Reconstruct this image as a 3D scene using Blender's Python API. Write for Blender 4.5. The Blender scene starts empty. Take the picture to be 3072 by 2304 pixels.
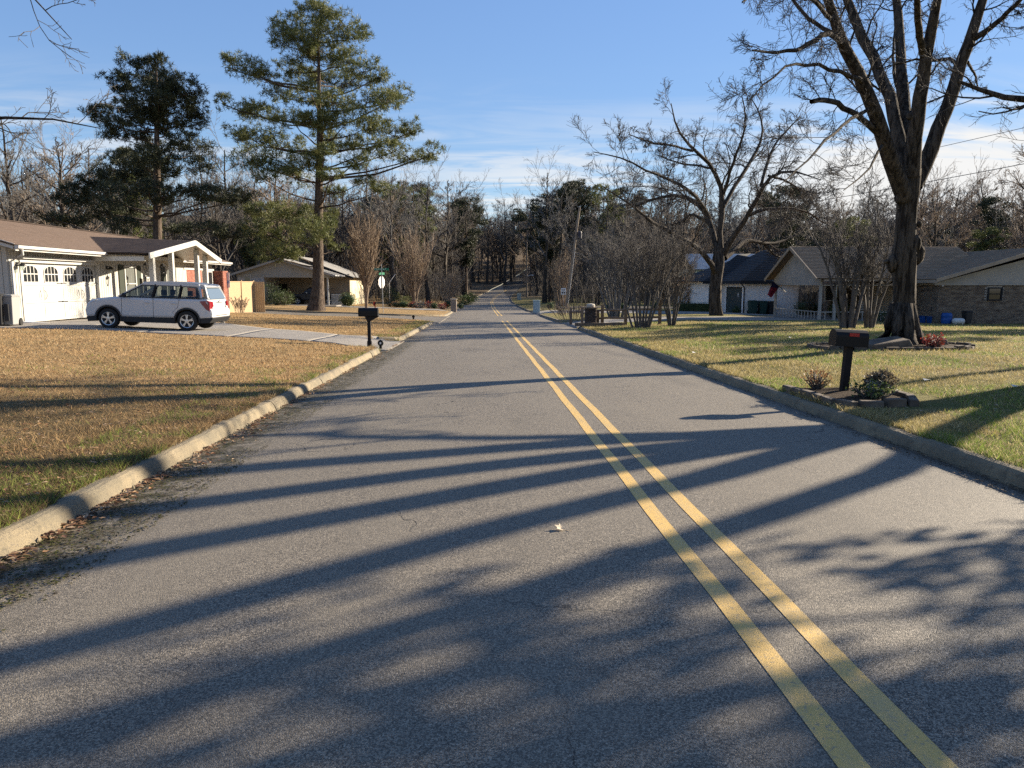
import bpy, math, random
import numpy as np
from mathutils import Vector, Matrix
rad = math.radians
S = bpy.context.scene
COL = S.collection

# ------------------------------------------------------------------ camera, sky, sun, exposure
FOC, PITCH, YAW, EYE = 2219.0, math.atan(302/2219.0), math.atan(72/2219.0), 1.6
cam = bpy.data.objects.new('camera', bpy.data.cameras.new('camera'))
COL.objects.link(cam)
cam.location = (0, 0, EYE)
cam.rotation_euler = (math.pi/2-PITCH, 0, -YAW)
cam.data.sensor_width = 36.0
cam.data.lens = 36.0*FOC/3072.0
cam.data.clip_start, cam.data.clip_end = 0.05, 3000
S.camera = cam
SUN_EL, SUN_AZ = rad(20.5), math.atan2(0.89, 0.455)      # azimuth from +Y (road ahead) towards +X (right)
SUNDIR = Vector((math.sin(SUN_AZ)*math.cos(SUN_EL), math.cos(SUN_AZ)*math.cos(SUN_EL), math.sin(SUN_EL)))
sl = bpy.data.lights.new('sun', 'SUN')
sl.energy, sl.angle, sl.color = 5.0, rad(0.53), (1.0, 0.87, 0.68)
so = bpy.data.objects.new('sun', sl); COL.objects.link(so)
so.rotation_euler = SUNDIR.to_track_quat('Z', 'Y').to_euler()
so.location = (40, 20, 40)
S.view_settings.view_transform = 'Standard'
S.view_settings.look = 'None'
S.view_settings.gamma = 1.0
S.view_settings.use_curve_mapping = False
S.view_settings.exposure = 1.55
S.render.engine = 'CYCLES'
S.cycles.use_denoising = False
S.cycles.max_bounces = 6
S.cycles.transparent_max_bounces = 12
S.cycles.caustics_reflective = S.cycles.caustics_refractive = False

def world():
    w = bpy.data.worlds.new('World'); S.world = w; w.use_nodes = True
    nt = w.node_tree; N, L = nt.nodes, nt.links
    N.clear()
    out = N.new('ShaderNodeOutputWorld'); bg = N.new('ShaderNodeBackground')
    L.new(bg.outputs[0], out.inputs[0]); bg.inputs[1].default_value = 0.066
    sky = N.new('ShaderNodeTexSky'); sky.sky_type = 'NISHITA'; sky.sun_disc = False
    sky.sun_elevation = SUN_EL; sky.sun_rotation = SUN_AZ
    sky.air_density, sky.dust_density, sky.ozone_density, sky.altitude = 1.0, 0.06, 3.2, 100
    tc = N.new('ShaderNodeTexCoord'); sep = N.new('ShaderNodeSeparateXYZ'); L.new(tc.outputs['Generated'], sep.inputs[0])
    def M(op, a, b=None, c=None, clamp=False):
        n = N.new('ShaderNodeMath'); n.operation = op; n.use_clamp = clamp
        for i, v in enumerate((a, b, c)):
            if v is None: continue
            if isinstance(v, (int, float)): n.inputs[i].default_value = v
            else: L.new(v, n.inputs[i])
        return n.outputs[0]
    X, Y, Z = sep.outputs
    zz = M('ADD', M('MAXIMUM', Z, 0.0), 0.09)
    px, py = M('DIVIDE', X, zz), M('DIVIDE', Y, zz)
    cmb = N.new('ShaderNodeCombineXYZ'); L.new(px, cmb.inputs[0]); L.new(py, cmb.inputs[1])
    mp = N.new('ShaderNodeMapping'); L.new(cmb.outputs[0], mp.inputs[0])
    mp.inputs['Rotation'].default_value = (0, 0, rad(38)); mp.inputs['Scale'].default_value = (0.6, 2.1, 1)
    n1 = N.new('ShaderNodeTexNoise'); L.new(mp.outputs[0], n1.inputs[0])
    n1.inputs['Scale'].default_value = 1.15; n1.inputs['Detail'].default_value = 10; n1.inputs['Roughness'].default_value = 0.6
    n1.inputs['Distortion'].default_value = 1.3
    n2 = N.new('ShaderNodeTexNoise'); L.new(cmb.outputs[0], n2.inputs[0])
    n2.inputs['Scale'].default_value = 0.33; n2.inputs['Detail'].default_value = 5; n2.inputs['Roughness'].default_value = 0.55
    def ramp(v, lo, hi):
        n = N.new('ShaderNodeMapRange'); n.interpolation_type = 'SMOOTHSTEP'
        L.new(v, n.inputs[0]); n.inputs[1].default_value = lo; n.inputs[2].default_value = hi
        return n.outputs[0]
    wisp = M('MULTIPLY', ramp(n1.outputs[0], 0.40, 0.62), ramp(n2.outputs[0], 0.36, 0.58))
    low = M('SUBTRACT', 1.0, ramp(Z, 0.10, 0.27))                    # cirrus thins out higher up
    wisp = M('MULTIPLY', M("MULTIPLY", wisp, low), 0.8)
    # bank of bright cloud low in the sky, towards the sun
    az = M('ARCTAN2', X, Y)
    bank = M('MULTIPLY', ramp(az, 0.20, 0.46), M('MULTIPLY', ramp(Z, -0.05, 0.05), M('SUBTRACT', 1.0, ramp(M('SUBTRACT', Z, M('MULTIPLY', n1.outputs[0], 0.16)), 0.065, 0.12))))
    bank = M('MULTIPLY', bank, ramp(n1.outputs[0], 0.20, 0.40))
    c = M('MAXIMUM', wisp, M('MULTIPLY', bank, 0.97), clamp=True)
    mix = N.new('ShaderNodeMix'); mix.data_type = 'RGBA'
    L.new(c, mix.inputs['Factor']); tn = N.new('ShaderNodeMix'); tn.data_type = 'RGBA'; tn.blend_type = 'MULTIPLY'; tn.inputs['Factor'].default_value = 1
    sc = N.new('ShaderNodeSeparateColor'); L.new(sky.outputs[0], sc.inputs[0])
    mx = M('MAXIMUM', M('MAXIMUM', sc.outputs[0], sc.outputs[1]), sc.outputs[2])
    k = M('DIVIDE', 2.15, M('ADD', 1.0, M('DIVIDE', mx, 3.2)))       # rolls the bright rim of the sky off, as a camera does
    kc = N.new('ShaderNodeCombineColor')
    for i, f in enumerate((.96, .96, 1.04)): L.new(M('MULTIPLY', k, f), kc.inputs[i])
    L.new(sky.outputs[0], tn.inputs['A']); L.new(kc.outputs[0], tn.inputs['B']); L.new(tn.outputs['Result'], mix.inputs['A'])
    mix.inputs['B'].default_value = (4.9, 4.85, 4.75, 1)
    L.new(mix.outputs['Result'], bg.inputs[0])
world()

# ------------------------------------------------------------------ pixel helper (photo pixel + distance ahead -> place in the scene)
_cp, _sp, _cy, _sy = math.cos(PITCH), math.sin(PITCH), math.cos(YAW), math.sin(YAW)
def at(u, v, Y):
    a, b = (u-1536)/FOC, (1152-v)/FOC
    x, y, z = a, _cp+b*_sp, -_sp+b*_cp
    rx, ry = x*_cy+y*_sy, y*_cy-x*_sy
    t = Y/ry
    return Vector((rx*t, Y, EYE+z*t))
def xat(u, Y): return at(u, 1000, Y).x

# ------------------------------------------------------------------ object helpers
def link(o, parent=None):
    COL.objects.link(o)
    if parent is not None: o.parent = parent
    return o
def tag(o, label=None, cat=None, group=None, kind=None):
    if label: o['label'] = label
    if cat: o['category'] = cat
    if group: o['group'] = group
    if kind: o['kind'] = kind
    return o
def thing(name, label, cat, loc=(0, 0, 0), rz=0, group=None):
    o = bpy.data.objects.new(name, None); o.empty_display_size = 0.2
    link(o); o.location = loc; o.rotation_euler = (0, 0, rz)
    return tag(o, label, cat, group)
def copy_tree(o, parent=None):
    c = o.copy(); COL.objects.link(c); c.parent = parent
    for ch in list(o.children):
        copy_tree(ch, c)
    return c

def mesh_np(name, V, F, m=None, smooth=False, uv=None, mi=None):
    """V (n,3), F list of arrays (k,3)/(k,4) or list of index lists"""
    me = bpy.data.meshes.new(name)
    V = np.asarray(V, np.float32)
    if isinstance(F, np.ndarray): F = [F]
    tot = np.concatenate([np.full(len(f), f.shape[1], np.int32) for f in F])
    loops = np.concatenate([f.ravel() for f in F]).astype(np.int32)
    start = np.concatenate(([0], np.cumsum(tot)[:-1])).astype(np.int32)
    me.vertices.add(len(V)); me.vertices.foreach_set('co', V.ravel())
    me.loops.add(len(loops)); me.loops.foreach_set('vertex_index', loops)
    me.polygons.add(len(tot)); me.polygons.foreach_set('loop_start', start); me.polygons.foreach_set('loop_total', tot)
    if smooth: me.polygons.foreach_set('use_smooth', np.ones(len(tot), bool))
    if mi is not None: me.polygons.foreach_set('material_index', np.asarray(mi, np.int32))
    if uv is not None:
        l = me.uv_layers.new(name='UVMap'); l.data.foreach_set('uv', np.asarray(uv, np.float32)[loops].ravel())
    me.update(calc_edges=True); me.validate()
    for x in (m if isinstance(m, (list, tuple)) else [m]):
        if x: me.materials.append(x)
    return me

class MB:
    """collects shapes into one mesh"""
    def __init__(s): s.v, s.f = [], []
    def add(s, vs, fs):
        b = len(s.v); s.v += [tuple(p) for p in vs]; s.f += [tuple(i+b for i in f) for f in fs]; return s
    def box(s, a, b, M=None, taper=None):
        x0, y0, z0 = a; x1, y1, z1 = b
        vs = [(x0, y0, z0), (x1, y0, z0), (x1, y1, z0), (x0, y1, z0), (x0, y0, z1), (x1, y0, z1), (x1, y1, z1), (x0, y1, z1)]
        if taper:
            cx, cy = (x0+x1)/2, (y0+y1)/2
            vs = vs[:4]+[(cx+(p[0]-cx)*taper, cy+(p[1]-cy)*taper, p[2]) for p in vs[4:]]
        if M: vs = [M @ Vector(p) for p in vs]
        return s.add(vs, [(0, 3, 2, 1), (4, 5, 6, 7), (0, 1, 5, 4), (1, 2, 6, 5), (2, 3, 7, 6), (3, 0, 4, 7)])
    def bar(s, p, q, w, h=None, up=(0, 0, 1)):
        p, q = Vector(p), Vector(q); d = (q-p).normalized(); up = Vector(up)
        if abs(d.dot(up)) > 0.98: up = Vector((1, 0, 0))
        a = d.cross(up).normalized()*w/2; c = a.cross(d).normalized()*(h or w)/2
        vs = [p-a-c, p+a-c, p+a+c, p-a+c, q-a-c, q+a-c, q+a+c, q-a+c]
        return s.add(vs, [(0, 1, 2, 3), (4, 7, 6, 5), (0, 4, 5, 1), (1, 5, 6, 2), (2, 6, 7, 3), (3, 7, 4, 0)])
    def tube(s, pts, r, n=8, cap=True):
        pts = [Vector(p) for p in pts]; m = len(pts)
        rs = r if isinstance(r, (list, tuple)) else [r]*m
        vs, fs = [], []
        for i, p in enumerate(pts):
            t = (pts[min(i+1, m-1)]-pts[max(i-1, 0)]).normalized()
            u = Vector((0, 0, 1)) if abs(t.z) < 0.9 else Vector((1, 0, 0))
            a = t.cross(u).normalized(); b = t.cross(a).normalized()
            for k in range(n):
                q = 2*math.pi*k/n
                vs.append(p+(a*math.cos(q)+b*math.sin(q))*rs[i])
        for i in range(m-1):
            for k in range(n):
                fs.append((i*n+k, i*n+(k+1) % n, (i+1)*n+(k+1) % n, (i+1)*n+k))
        if cap: fs += [tuple(range(n-1, -1, -1)), tuple((m-1)*n+k for k in range(n))]
        return s.add(vs, fs)
    def lathe(s, prof, n=16, c=(0, 0, 0), M=None):
        vs, fs = [], []
        for r, z in prof:
            for k in range(n):
                q = 2*math.pi*k/n
                p = Vector((c[0]+r*math.cos(q), c[1]+r*math.sin(q), c[2]+z)); vs.append(M @ p if M else p)
        m = len(prof)
        for i in range(m-1):
            for k in range(n):
                fs.append((i*n+k, i*n+(k+1) % n, (i+1)*n+(k+1) % n, (i+1)*n+k))
        fs += [tuple(range(n-1, -1, -1)), tuple((m-1)*n+k for k in range(n))]
        return s.add(vs, fs)
    def prism(s, poly, a, b, axis='y'):
        """poly of 2-D points extruded along axis from a to b"""
        def P(p, t):
            return {'x': (t, p[0], p[1]), 'y': (p[0], t, p[1]), 'z': (p[0], p[1], t)}[axis]
        n = len(poly)
        vs = [P(p, a) for p in poly]+[P(p, b) for p in poly]
        fs = [tuple(range(n)), tuple(range(2*n-1, n-1, -1))]+[(i, i+n, (i+1) % n+n, (i+1) % n) for i in range(n)]
        return s.add(vs, fs)
    def quad(s, *p): return s.add(p, [tuple(range(len(p)))])
    def ball(s, c, r, n=10, m=6, jit=0, rng=random):
        rx, ry, rz = r if isinstance(r, (tuple, list)) else (r, r, r)
        prof = []
        vs, fs = [], []
        for i in range(m+1):
            th = math.pi*i/m
            for k in range(n):
                q = 2*math.pi*k/n; j = 1+rng.uniform(-jit, jit)
                vs.append((c[0]+rx*j*math.sin(th)*math.cos(q), c[1]+ry*j*math.sin(th)*math.sin(q), c[2]+rz*j*math.cos(th)))
        for i in range(m):
            for k in range(n):
                fs.append((i*n+k, (i+1)*n+k, (i+1)*n+(k+1) % n, i*n+(k+1) % n))
        return s.add(vs, fs)
    def build(s, name, m, parent=None, smooth=False, bevel=0, loc=None):
        me = bpy.data.meshes.new(name); me.from_pydata(s.v, [], s.f); me.update()
        for x in (m if isinstance(m, (list, tuple)) else [m]): me.materials.append(x)
        if smooth:
            for p in me.polygons: p.use_smooth = True
        o = bpy.data.objects.new(name, me); link(o, parent)
        if loc: o.location = loc
        fixn(me)
        if bevel:
            b = o.modifiers.new('bevel', 'BEVEL'); b.width = bevel; b.segments = 2; b.limit_method = 'ANGLE'
        return o
import bmesh
def fixn(me):
    if len(me.polygons) > 4000: return
    bm = bmesh.new(); bm.from_mesh(me); bmesh.ops.recalc_face_normals(bm, faces=bm.faces); bm.to_mesh(me); bm.free()
def box(name, a, b, m, parent=None, bevel=0): return MB().box(a, b).build(name, m, parent, bevel=bevel)

# ------------------------------------------------------------------ materials
def mat(name, c1, c2=None, scale=6, rough=0.8, bump=0, bscale=None, spec=0.3, metal=0, detail=4, stretch=(1, 1, 1), trans=0, lo=0.35, hi=0.65, world=False):
    m = bpy.data.materials.new(name); m.use_nodes = True
    nt = m.node_tree; N, L = nt.nodes, nt.links; b = N['Principled BSDF']
    b.inputs['Roughness'].default_value = rough; b.inputs['Metallic'].default_value = metal
    b.inputs['Specular IOR Level'].default_value = spec
    b.inputs['Base Color'].default_value = (*c1, 1)
    if c2 or bump:
        tc = N.new('ShaderNodeTexCoord'); mp = N.new('ShaderNodeMapping'); L.new(N.new('ShaderNodeNewGeometry').outputs['Position'] if world else tc.outputs['Object'], mp.inputs[0])
        mp.inputs['Scale'].default_value = stretch
    if c2:
        n = N.new('ShaderNodeTexNoise'); L.new(mp.outputs[0], n.inputs[0]); n.inputs['Scale'].default_value = scale; n.inputs['Detail'].default_value = detail
        r = N.new('ShaderNodeMapRange'); L.new(n.outputs[0], r.inputs[0]); r.inputs[1].default_value = lo; r.inputs[2].default_value = hi
        x = N.new('ShaderNodeMix'); x.data_type = 'RGBA'; L.new(r.outputs[0], x.inputs['Factor'])
        x.inputs['A'].default_value = (*c1, 1); x.inputs['B'].default_value = (*c2, 1); L.new(x.outputs['Result'], b.inputs['Base Color'])
    if bump:
        n = N.new('ShaderNodeTexNoise'); L.new(mp.outputs[0], n.inputs[0]); n.inputs['Scale'].default_value = bscale or scale; n.inputs['Detail'].default_value = 5
        u = N.new('ShaderNodeBump'); u.inputs['Strength'].default_value = bump; u.inputs['Distance'].default_value = 0.02
        L.new(n.outputs[0], u.inputs['Height']); L.new(u.outputs[0], b.inputs['Normal'])
    if trans:
        t = N.new('ShaderNodeBsdfTranslucent'); s = N.new('ShaderNodeMixShader'); s.inputs[0].default_value = trans
        src = b.inputs['Base Color']
        if src.is_linked: L.new(src.links[0].from_socket, t.inputs[0])
        else: t.inputs[0].default_value = (*c1, 1)
        L.new(b.outputs[0], s.inputs[1]); L.new(t.outputs[0], s.inputs[2]); L.new(s.outputs[0], N['Material Output'].inputs[0])
    return m

def glass(name, tint, alpha, rough=0.02):
    """thin pane: mixes a see-through part with a dark glossy part"""
    m = bpy.data.materials.new(name); m.use_nodes = True
    nt = m.node_tree; N, L = nt.nodes, nt.links; b = N['Principled BSDF']
    b.inputs['Base Color'].default_value = (*tint, 1); b.inputs['Roughness'].default_value = rough
    b.inputs['Specular IOR Level'].default_value = 0.7
    t = N.new('ShaderNodeBsdfTransparent'); t.inputs[0].default_value = (0.82, 0.88, 0.86, 1)
    s = N.new('ShaderNodeMixShader'); s.inputs[0].default_value = alpha
    L.new(t.outputs[0], s.inputs[1]); L.new(b.outputs[0], s.inputs[2]); L.new(s.outputs[0], N['Material Output'].inputs[0])
    return m

def nodes_of(name):
    m = bpy.data.materials.new(name); m.use_nodes = True
    nt = m.node_tree; return m, nt.nodes, nt.links, nt.nodes['Principled BSDF']

class G:
    """small node-graph helper"""
    def __init__(s, N, L): s.N, s.L = N, L
    def setv(s, i, v):
        if hasattr(v, 'links') or hasattr(v, 'is_output'): s.L.new(v, i)
        elif isinstance(v, (tuple, list)): i.default_value = (*v, 1) if len(v) == 3 and len(i.default_value) == 4 else v
        else: i.default_value = v
    def math(s, op, a, b=None, clamp=False):
        n = s.N.new('ShaderNodeMath'); n.operation = op; n.use_clamp = clamp
        s.setv(n.inputs[0], a)
        if b is not None: s.setv(n.inputs[1], b)
        return n.outputs[0]
    def noise(s, vec, scale, detail=4, rough=0.5, dist=0):
        n = s.N.new('ShaderNodeTexNoise')
        if vec is not None: s.L.new(vec, n.inputs[0])
        n.inputs['Scale'].default_value = scale; n.inputs['Detail'].default_value = detail; n.inputs['Roughness'].default_value = rough; n.inputs['Distortion'].default_value = dist
        return n.outputs[0]
    def voro(s, vec, scale, feature='F1', out=0):
        n = s.N.new('ShaderNodeTexVoronoi'); n.feature = feature; s.L.new(vec, n.inputs[0]); n.inputs['Scale'].default_value = scale
        return n.outputs[out]
    def ramp(s, v, lo, hi, a=0.0, b=1.0):
        n = s.N.new('ShaderNodeMapRange'); n.interpolation_type = 'SMOOTHSTEP'; s.L.new(v, n.inputs[0])
        n.inputs[1].default_value = lo; n.inputs[2].default_value = hi; n.inputs[3].default_value = a; n.inputs[4].default_value = b
        return n.outputs[0]
    def mix(s, f, a, b, mode='MIX'):
        n = s.N.new('ShaderNodeMix'); n.data_type = 'RGBA'; n.blend_type = mode
        s.setv(n.inputs['Factor'], f); s.setv(n.inputs['A'], a); s.setv(n.inputs['B'], b)
        return n.outputs['Result']
    def scale(s, vec, sc, rot=(0, 0, 0)):
        n = s.N.new('ShaderNodeMapping'); s.L.new(vec, n.inputs[0]); n.inputs['Scale'].default_value = sc; n.inputs['Rotation'].default_value = rot
        return n.outputs[0]
    def pos(s):
        return s.N.new('ShaderNodeNewGeometry').outputs['Position']
    def bump(s, h, strength, dist, b):
        n = s.N.new('ShaderNodeBump'); n.inputs['Strength'].default_value = strength; n.inputs['Distance'].default_value = dist
        s.L.new(h, n.inputs['Height']); s.L.new(n.outputs[0], b.inputs['Normal'])
# ------------------------------------------------------------------ lie of the land
XL0, XR0, KH = -2.92, 4.42, 0.135
_zy = np.array([-60, 0, 40, 66, 80, 95, 120, 150, 175, 195, 210, 225, 240, 260, 290, 330, 500.])
_zz = np.array([.99, 0, -.66, -1.09, -1.26, -1.36, -1.42, -1.46, -1.30, -.72, -.02, 1.0, 2.4, 5.0, 10., 16., 34.])
_shy = np.array([-60, 0, 32, 62, 95, 120, 145, 175, 210, 240, 270, 400.])
_shs = np.array([0, 0, -.15, -.32, -.62, -.62, -.1, 1.0, 4.3, 9.5, 17., 60.])
def zr(y): return np.interp(y, _zy, _zz)
def sh(y): return np.interp(y, _shy, _shs)
def xl(y): return XL0+sh(y)
def xr(y): return XR0+sh(y)
# openings in the kerbs: (side, y0, y1, flare radius)
OPEN = [(-1, 21.6, 26.0, 1.0), (-1, 46.0, 55.0, 4.0), (-1, 71.2, 75.2, 1.2), (1, 36.6, 43.6, 1.6), (1, 62.0, 71.5, 2.0), (-1, 118, 122, 1.0), (1, 104, 108, 1.0)]
def smooth(t): t = np.clip(t, 0, 1); return t*t*(3-2*t)
def kerbk(e, y, side):
    """1 on lawns, 0 in the mouths of drives and of the side street"""
    k = np.ones(np.broadcast(e, y).shape)
    for s, a, b, r in OPEN:
        if s != side: continue
        c, hw = (a+b)/2, (b-a)/2
        fl = np.where(e < r, r-np.sqrt(np.maximum(r*r-(r-np.clip(e, 0, r))**2, 0)), 0)
        d = smooth((np.abs(y-c)-hw-fl)/0.25)
        if (s, a) != (-1, 46.0): d = np.maximum(d, smooth((e-0.4)/1.4))
        k = np.minimum(k, d)
    return k
def H(x, y):
    x, y = np.asarray(x, float), np.asarray(y, float)
    L = xl(y)-x; R = x-xr(y)
    zl = zr(y)+np.where(L > 0, KH*kerbk(L, y, -1)+.036*np.minimum(L, 16)+.02*np.clip(L-16, 0, 60)+.05*np.clip(L-60, 0, 200)*np.clip((y-40)/60, 0, 1), 0)
    rr = np.interp(R, [0, 6, 14, 20, 40, 100, 300], [0, .175, .15, -.01, -.05, .4, 6.])
    zR = zr(y)+KH*kerbk(R, y, 1)+rr
    z = np.where(L > 0, zl, np.where(R > 0, zR, zr(y)))
    und = .025*np.sin(x*.9+1.3*np.sin(y*.37))*np.sin(y*.7+x*.2)
    return z+np.where((L > 1) | (R > 1), und*np.clip(np.maximum(L, R)-1, 0, 1), 0)
def h(x, y): return float(H(x, y))
def on(u, Y, dz=0):
    x = xat(u, Y); return Vector((x, Y, h(x, Y)+dz))

# ------------------------------------------------------------------ ground materials
def m_asphalt():
    m, N, L, b = nodes_of('asphalt'); g = G(N, L); p = g.pos()
    sep = N.new('ShaderNodeSeparateXYZ'); L.new(p, sep.inputs[0])
    grain = g.voro(p, 165, 'F1'); grain2 = g.noise(p, 260, 3, .6); big = g.noise(p, .55, 5, .6); mid = g.noise(p, 5, 4, .6)
    speck = g.ramp(g.voro(p, 95, 'F1', 1), 0, 1)
    cell = N.new('ShaderNodeTexVoronoi'); L.new(p, cell.inputs[0]); cell.inputs['Scale'].default_value = 165
    sc = N.new('ShaderNodeSeparateColor'); L.new(cell.outputs['Color'], sc.inputs[0])
    base = g.mix(g.ramp(sc.outputs[0], .1, .95), (.05, .048, .046), (.40, .365, .32)); base = g.mix(g.math('MULTIPLY', g.ramp(sc.outputs[1], .93, .97), .8), base, (.62, .58, .52)); base = g.mix(g.math('MULTIPLY', g.ramp(sc.outputs[2], .90, .95), .8), base, (.02, .02, .02))
    base = g.mix(g.math('MULTIPLY', g.ramp(grain2, .35, .7), .35), base, (.19, .18, .165))
    base = g.mix(g.math('MULTIPLY', g.ramp(g.noise(g.scale(p, (1, .35, 1)), .9, 5, .65), .5, .72), .5), base, (.10, .095, .09)); base = g.mix(g.math('MULTIPLY', g.ramp(big, .35, .7), .45), base, (.26, .24, .21))
    base = g.mix(g.math('MULTIPLY', g.ramp(mid, .55, .75), .35), base, (.125, .12, .112))
    # wheel tracks: polished, paler
    st = g.scale(p, (1, .05, 1)); tr = g.noise(st, 1.3, 3)
    base = g.mix(g.math('MULTIPLY', g.ramp(tr, .45, .7), .3), base, (.24, .225, .20))
    # cracks
    wv = g.scale(p, (1, 1, 1)); nz = N.new('ShaderNodeTexNoise'); L.new(p, nz.inputs[0]); nz.inputs['Scale'].default_value = 1.8; nz.inputs['Detail'].default_value = 6
    vm = N.new('ShaderNodeVectorMath'); vm.operation = 'MULTIPLY_ADD'; L.new(nz.outputs['Color'], vm.inputs[0]); vm.inputs[1].default_value = (.9, .9, 0); L.new(p, vm.inputs[2])
    v2 = g.scale(vm.outputs[0], (1, .55, 0))
    cr = g.voro(v2, .33, 'DISTANCE_TO_EDGE'); crm = g.math('SUBTRACT', 1, g.ramp(cr, .0006, .002))
    crm = g.math('MULTIPLY', crm, g.ramp(g.noise(p, .35, 2), .50, .58))
    # mossy, leaf-stained gutter along the left kerb (a strip 0.75 m wide)
    ed = g.math('ADD', sep.outputs[0], g.math('MULTIPLY', mid, .5))
    moss = g.math('MULTIPLY', g.ramp(ed, XL0+.95, XL0+.45), g.ramp(g.noise(p, 7, 6, .7), .36, .6))
    moss = g.math('MULTIPLY', moss, g.ramp(sep.outputs[1], 34, 20))
    base = g.mix(moss, base, g.mix(g.ramp(g.noise(p, 30, 3), .4, .6), (.045, .05, .018), (.06, .045, .025)))
    ed2 = g.ramp(g.math('ADD', sep.outputs[0], g.math('MULTIPLY', mid, -.3)), XR0-.38, XR0-.12)
    base = g.mix(g.math('MULTIPLY', ed2, .8), base, (.06, .052, .042))
    base = g.mix(crm, base, (.012, .012, .012)); base = g.mix(1.0, base, (.72, .67, .585), 'MULTIPLY')
    L.new(base, b.inputs['Base Color'])
    hgt = g.math('SUBTRACT', g.math('ADD', g.math('MULTIPLY', grain, -1.0), g.math('MULTIPLY', grain2, .6)), g.math('MULTIPLY', crm, 2))
    g.bump(hgt, .42, .007, b)
    b.inputs['Roughness'].default_value = .68; b.inputs['Specular IOR Level'].default_value = .35
    return m
def m_yellow():
    m, N, L, b = nodes_of('yellow_paint'); g = G(N, L); p = g.pos()
    wear = g.ramp(g.noise(p, 55, 6, .78), .53, .62); w2 = g.ramp(g.noise(g.scale(p, (1, .25, 1)), 9, 4), .38, .7)
    c = g.mix(g.math('MULTIPLY', wear, .8), (.60, .385, .11), (.2, .18, .14))
    c = g.mix(g.math('MULTIPLY', w2, .45), c, (.42, .32, .16)); L.new(c, b.inputs['Base Color'])
    g.bump(g.noise(p, 220, 3), .6, .006, b); b.inputs['Roughness'].default_value = .6
    return m
def m_concrete(name, c1, c2, c3):
    m, N, L, b = nodes_of(name); g = G(N, L); p = g.pos()
    a = g.mix(g.ramp(g.noise(p, 2.2, 5, .65), .35, .65), c1, c2)
    a = g.mix(g.math('MULTIPLY', g.ramp(g.noise(p, 11, 6, .7), .5, .72), .7), a, c3)
    a = g.mix(g.math('MULTIPLY', g.ramp(g.noise(p, 110, 3), .52, .66), .65), a, (.09, .08, .07))
    L.new(a, b.inputs['Base Color']); g.bump(g.noise(p, 48, 7, .75), .9, .016, b); b.inputs['Roughness'].default_value = .9
    return m
def m_lawn(name, cols, scales=(.35, 2.2, 26), near=None):
    m, N, L, b = nodes_of(name); g = G(N, L); p = g.pos()
    a = g.mix(g.ramp(g.noise(p, scales[0], 6, .65), .40, .62), cols[0], cols[1])
    a = g.mix(g.math('MULTIPLY', g.ramp(g.noise(g.scale(p, (.7, 1, 1)), scales[1], 6, .7), .46, .68), .75), a, cols[2])
    a = g.mix(g.math('MULTIPLY', g.ramp(g.noise(p, scales[2], 4, .7), .45, .68), .7), a, cols[3])
    a = g.mix(g.math('MULTIPLY', g.ramp(g.noise(p, 75, 3, .7), .55, .7), .6), a, cols[4])
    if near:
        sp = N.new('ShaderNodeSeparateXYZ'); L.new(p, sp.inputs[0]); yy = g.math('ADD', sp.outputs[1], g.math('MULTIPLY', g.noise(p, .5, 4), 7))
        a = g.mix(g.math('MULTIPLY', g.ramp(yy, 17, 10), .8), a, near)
    sf = N.new('ShaderNodeSeparateXYZ'); L.new(p, sf.inputs[0])      # leaf litter under the distant wood
    a = g.mix(g.math('MULTIPLY', g.ramp(g.math('ADD', sf.outputs[1], g.math('MULTIPLY', g.noise(p, .05, 3), 60)), 150, 190), .85), a, g.mix(g.ramp(g.noise(p, .3, 4), .4, .6), (.075, .058, .042), (.12, .09, .06)))
    L.new(a, b.inputs['Base Color']); g.bump(g.noise(g.scale(p, (1, .8, 1)), 34, 6, .75), 1.0, .05, b); b.inputs['Roughness'].default_value = .95
    b.inputs['Specular IOR Level'].default_value = .1
    return m
M_ASPH, M_YEL = m_asphalt(), m_yellow()
M_KERB = m_concrete('kerb_concrete', (.25, .20, .125), (.16, .135, .09), (.08, .072, .05))
M_DRIVE = m_concrete('drive_concrete', (.26, .235, .205), (.21, .19, .165), (.155, .14, .12))
TAN = [(.385, .25, .12), (.285, .19, .09), (.15, .125, .055), (.11, .08, .045), (.48, .36, .20)]
GRN = [(.19, .17, .06), (.23, .18, .085), (.10, .13, .032), (.11, .085, .042), (.34, .29, .15)]
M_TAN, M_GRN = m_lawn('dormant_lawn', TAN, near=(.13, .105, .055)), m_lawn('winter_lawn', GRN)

# ------------------------------------------------------------------ ground sheets
def grid(name, ys, es, fx, fz, m, kind='structure', label=None):
    Y, E = np.meshgrid(ys, es, indexing='ij'); X = fx(E, Y); Z = fz(X, Y, E)
    V = np.stack([X, Y, Z], -1).reshape(-1, 3); a, b = Y.shape
    i = np.arange(a*b).reshape(a, b)
    F = np.stack([i[:-1, :-1], i[:-1, 1:], i[1:, 1:], i[1:, :-1]], -1).reshape(-1, 4)
    o = bpy.data.objects.new(name, mesh_np(name, V, F, m, smooth=True)); link(o)
    # make sure the sheet faces up
    n = o.data.polygons[len(o.data.polygons)//2].normal
    if n.z < 0: o.data.flip_normals()
    return tag(o, label, None, None, kind)
YS = np.concatenate([np.arange(-25, 0, 1.), np.arange(0, 80, .25), np.arange(80, 130, 1), np.arange(130, 300, 3), np.arange(300, 700, 20)])
es = np.concatenate([[.18, .21], np.arange(.3, 4.2, .25), np.arange(4.5, 20, .6), np.geomspace(21, 420, 30)])
grid('lawn', YS, es, lambda E, Y: xl(Y)-E, lambda X, Y, E: H(X, Y)-.018*(E < .24), M_TAN)
grid('lawn', YS, es, lambda E, Y: xr(Y)+E, lambda X, Y, E: H(X, Y)-.018*(E < .24), M_GRN)
crown = lambda X, Y, E: zr(Y)+.05*(1-E*E)
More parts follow.
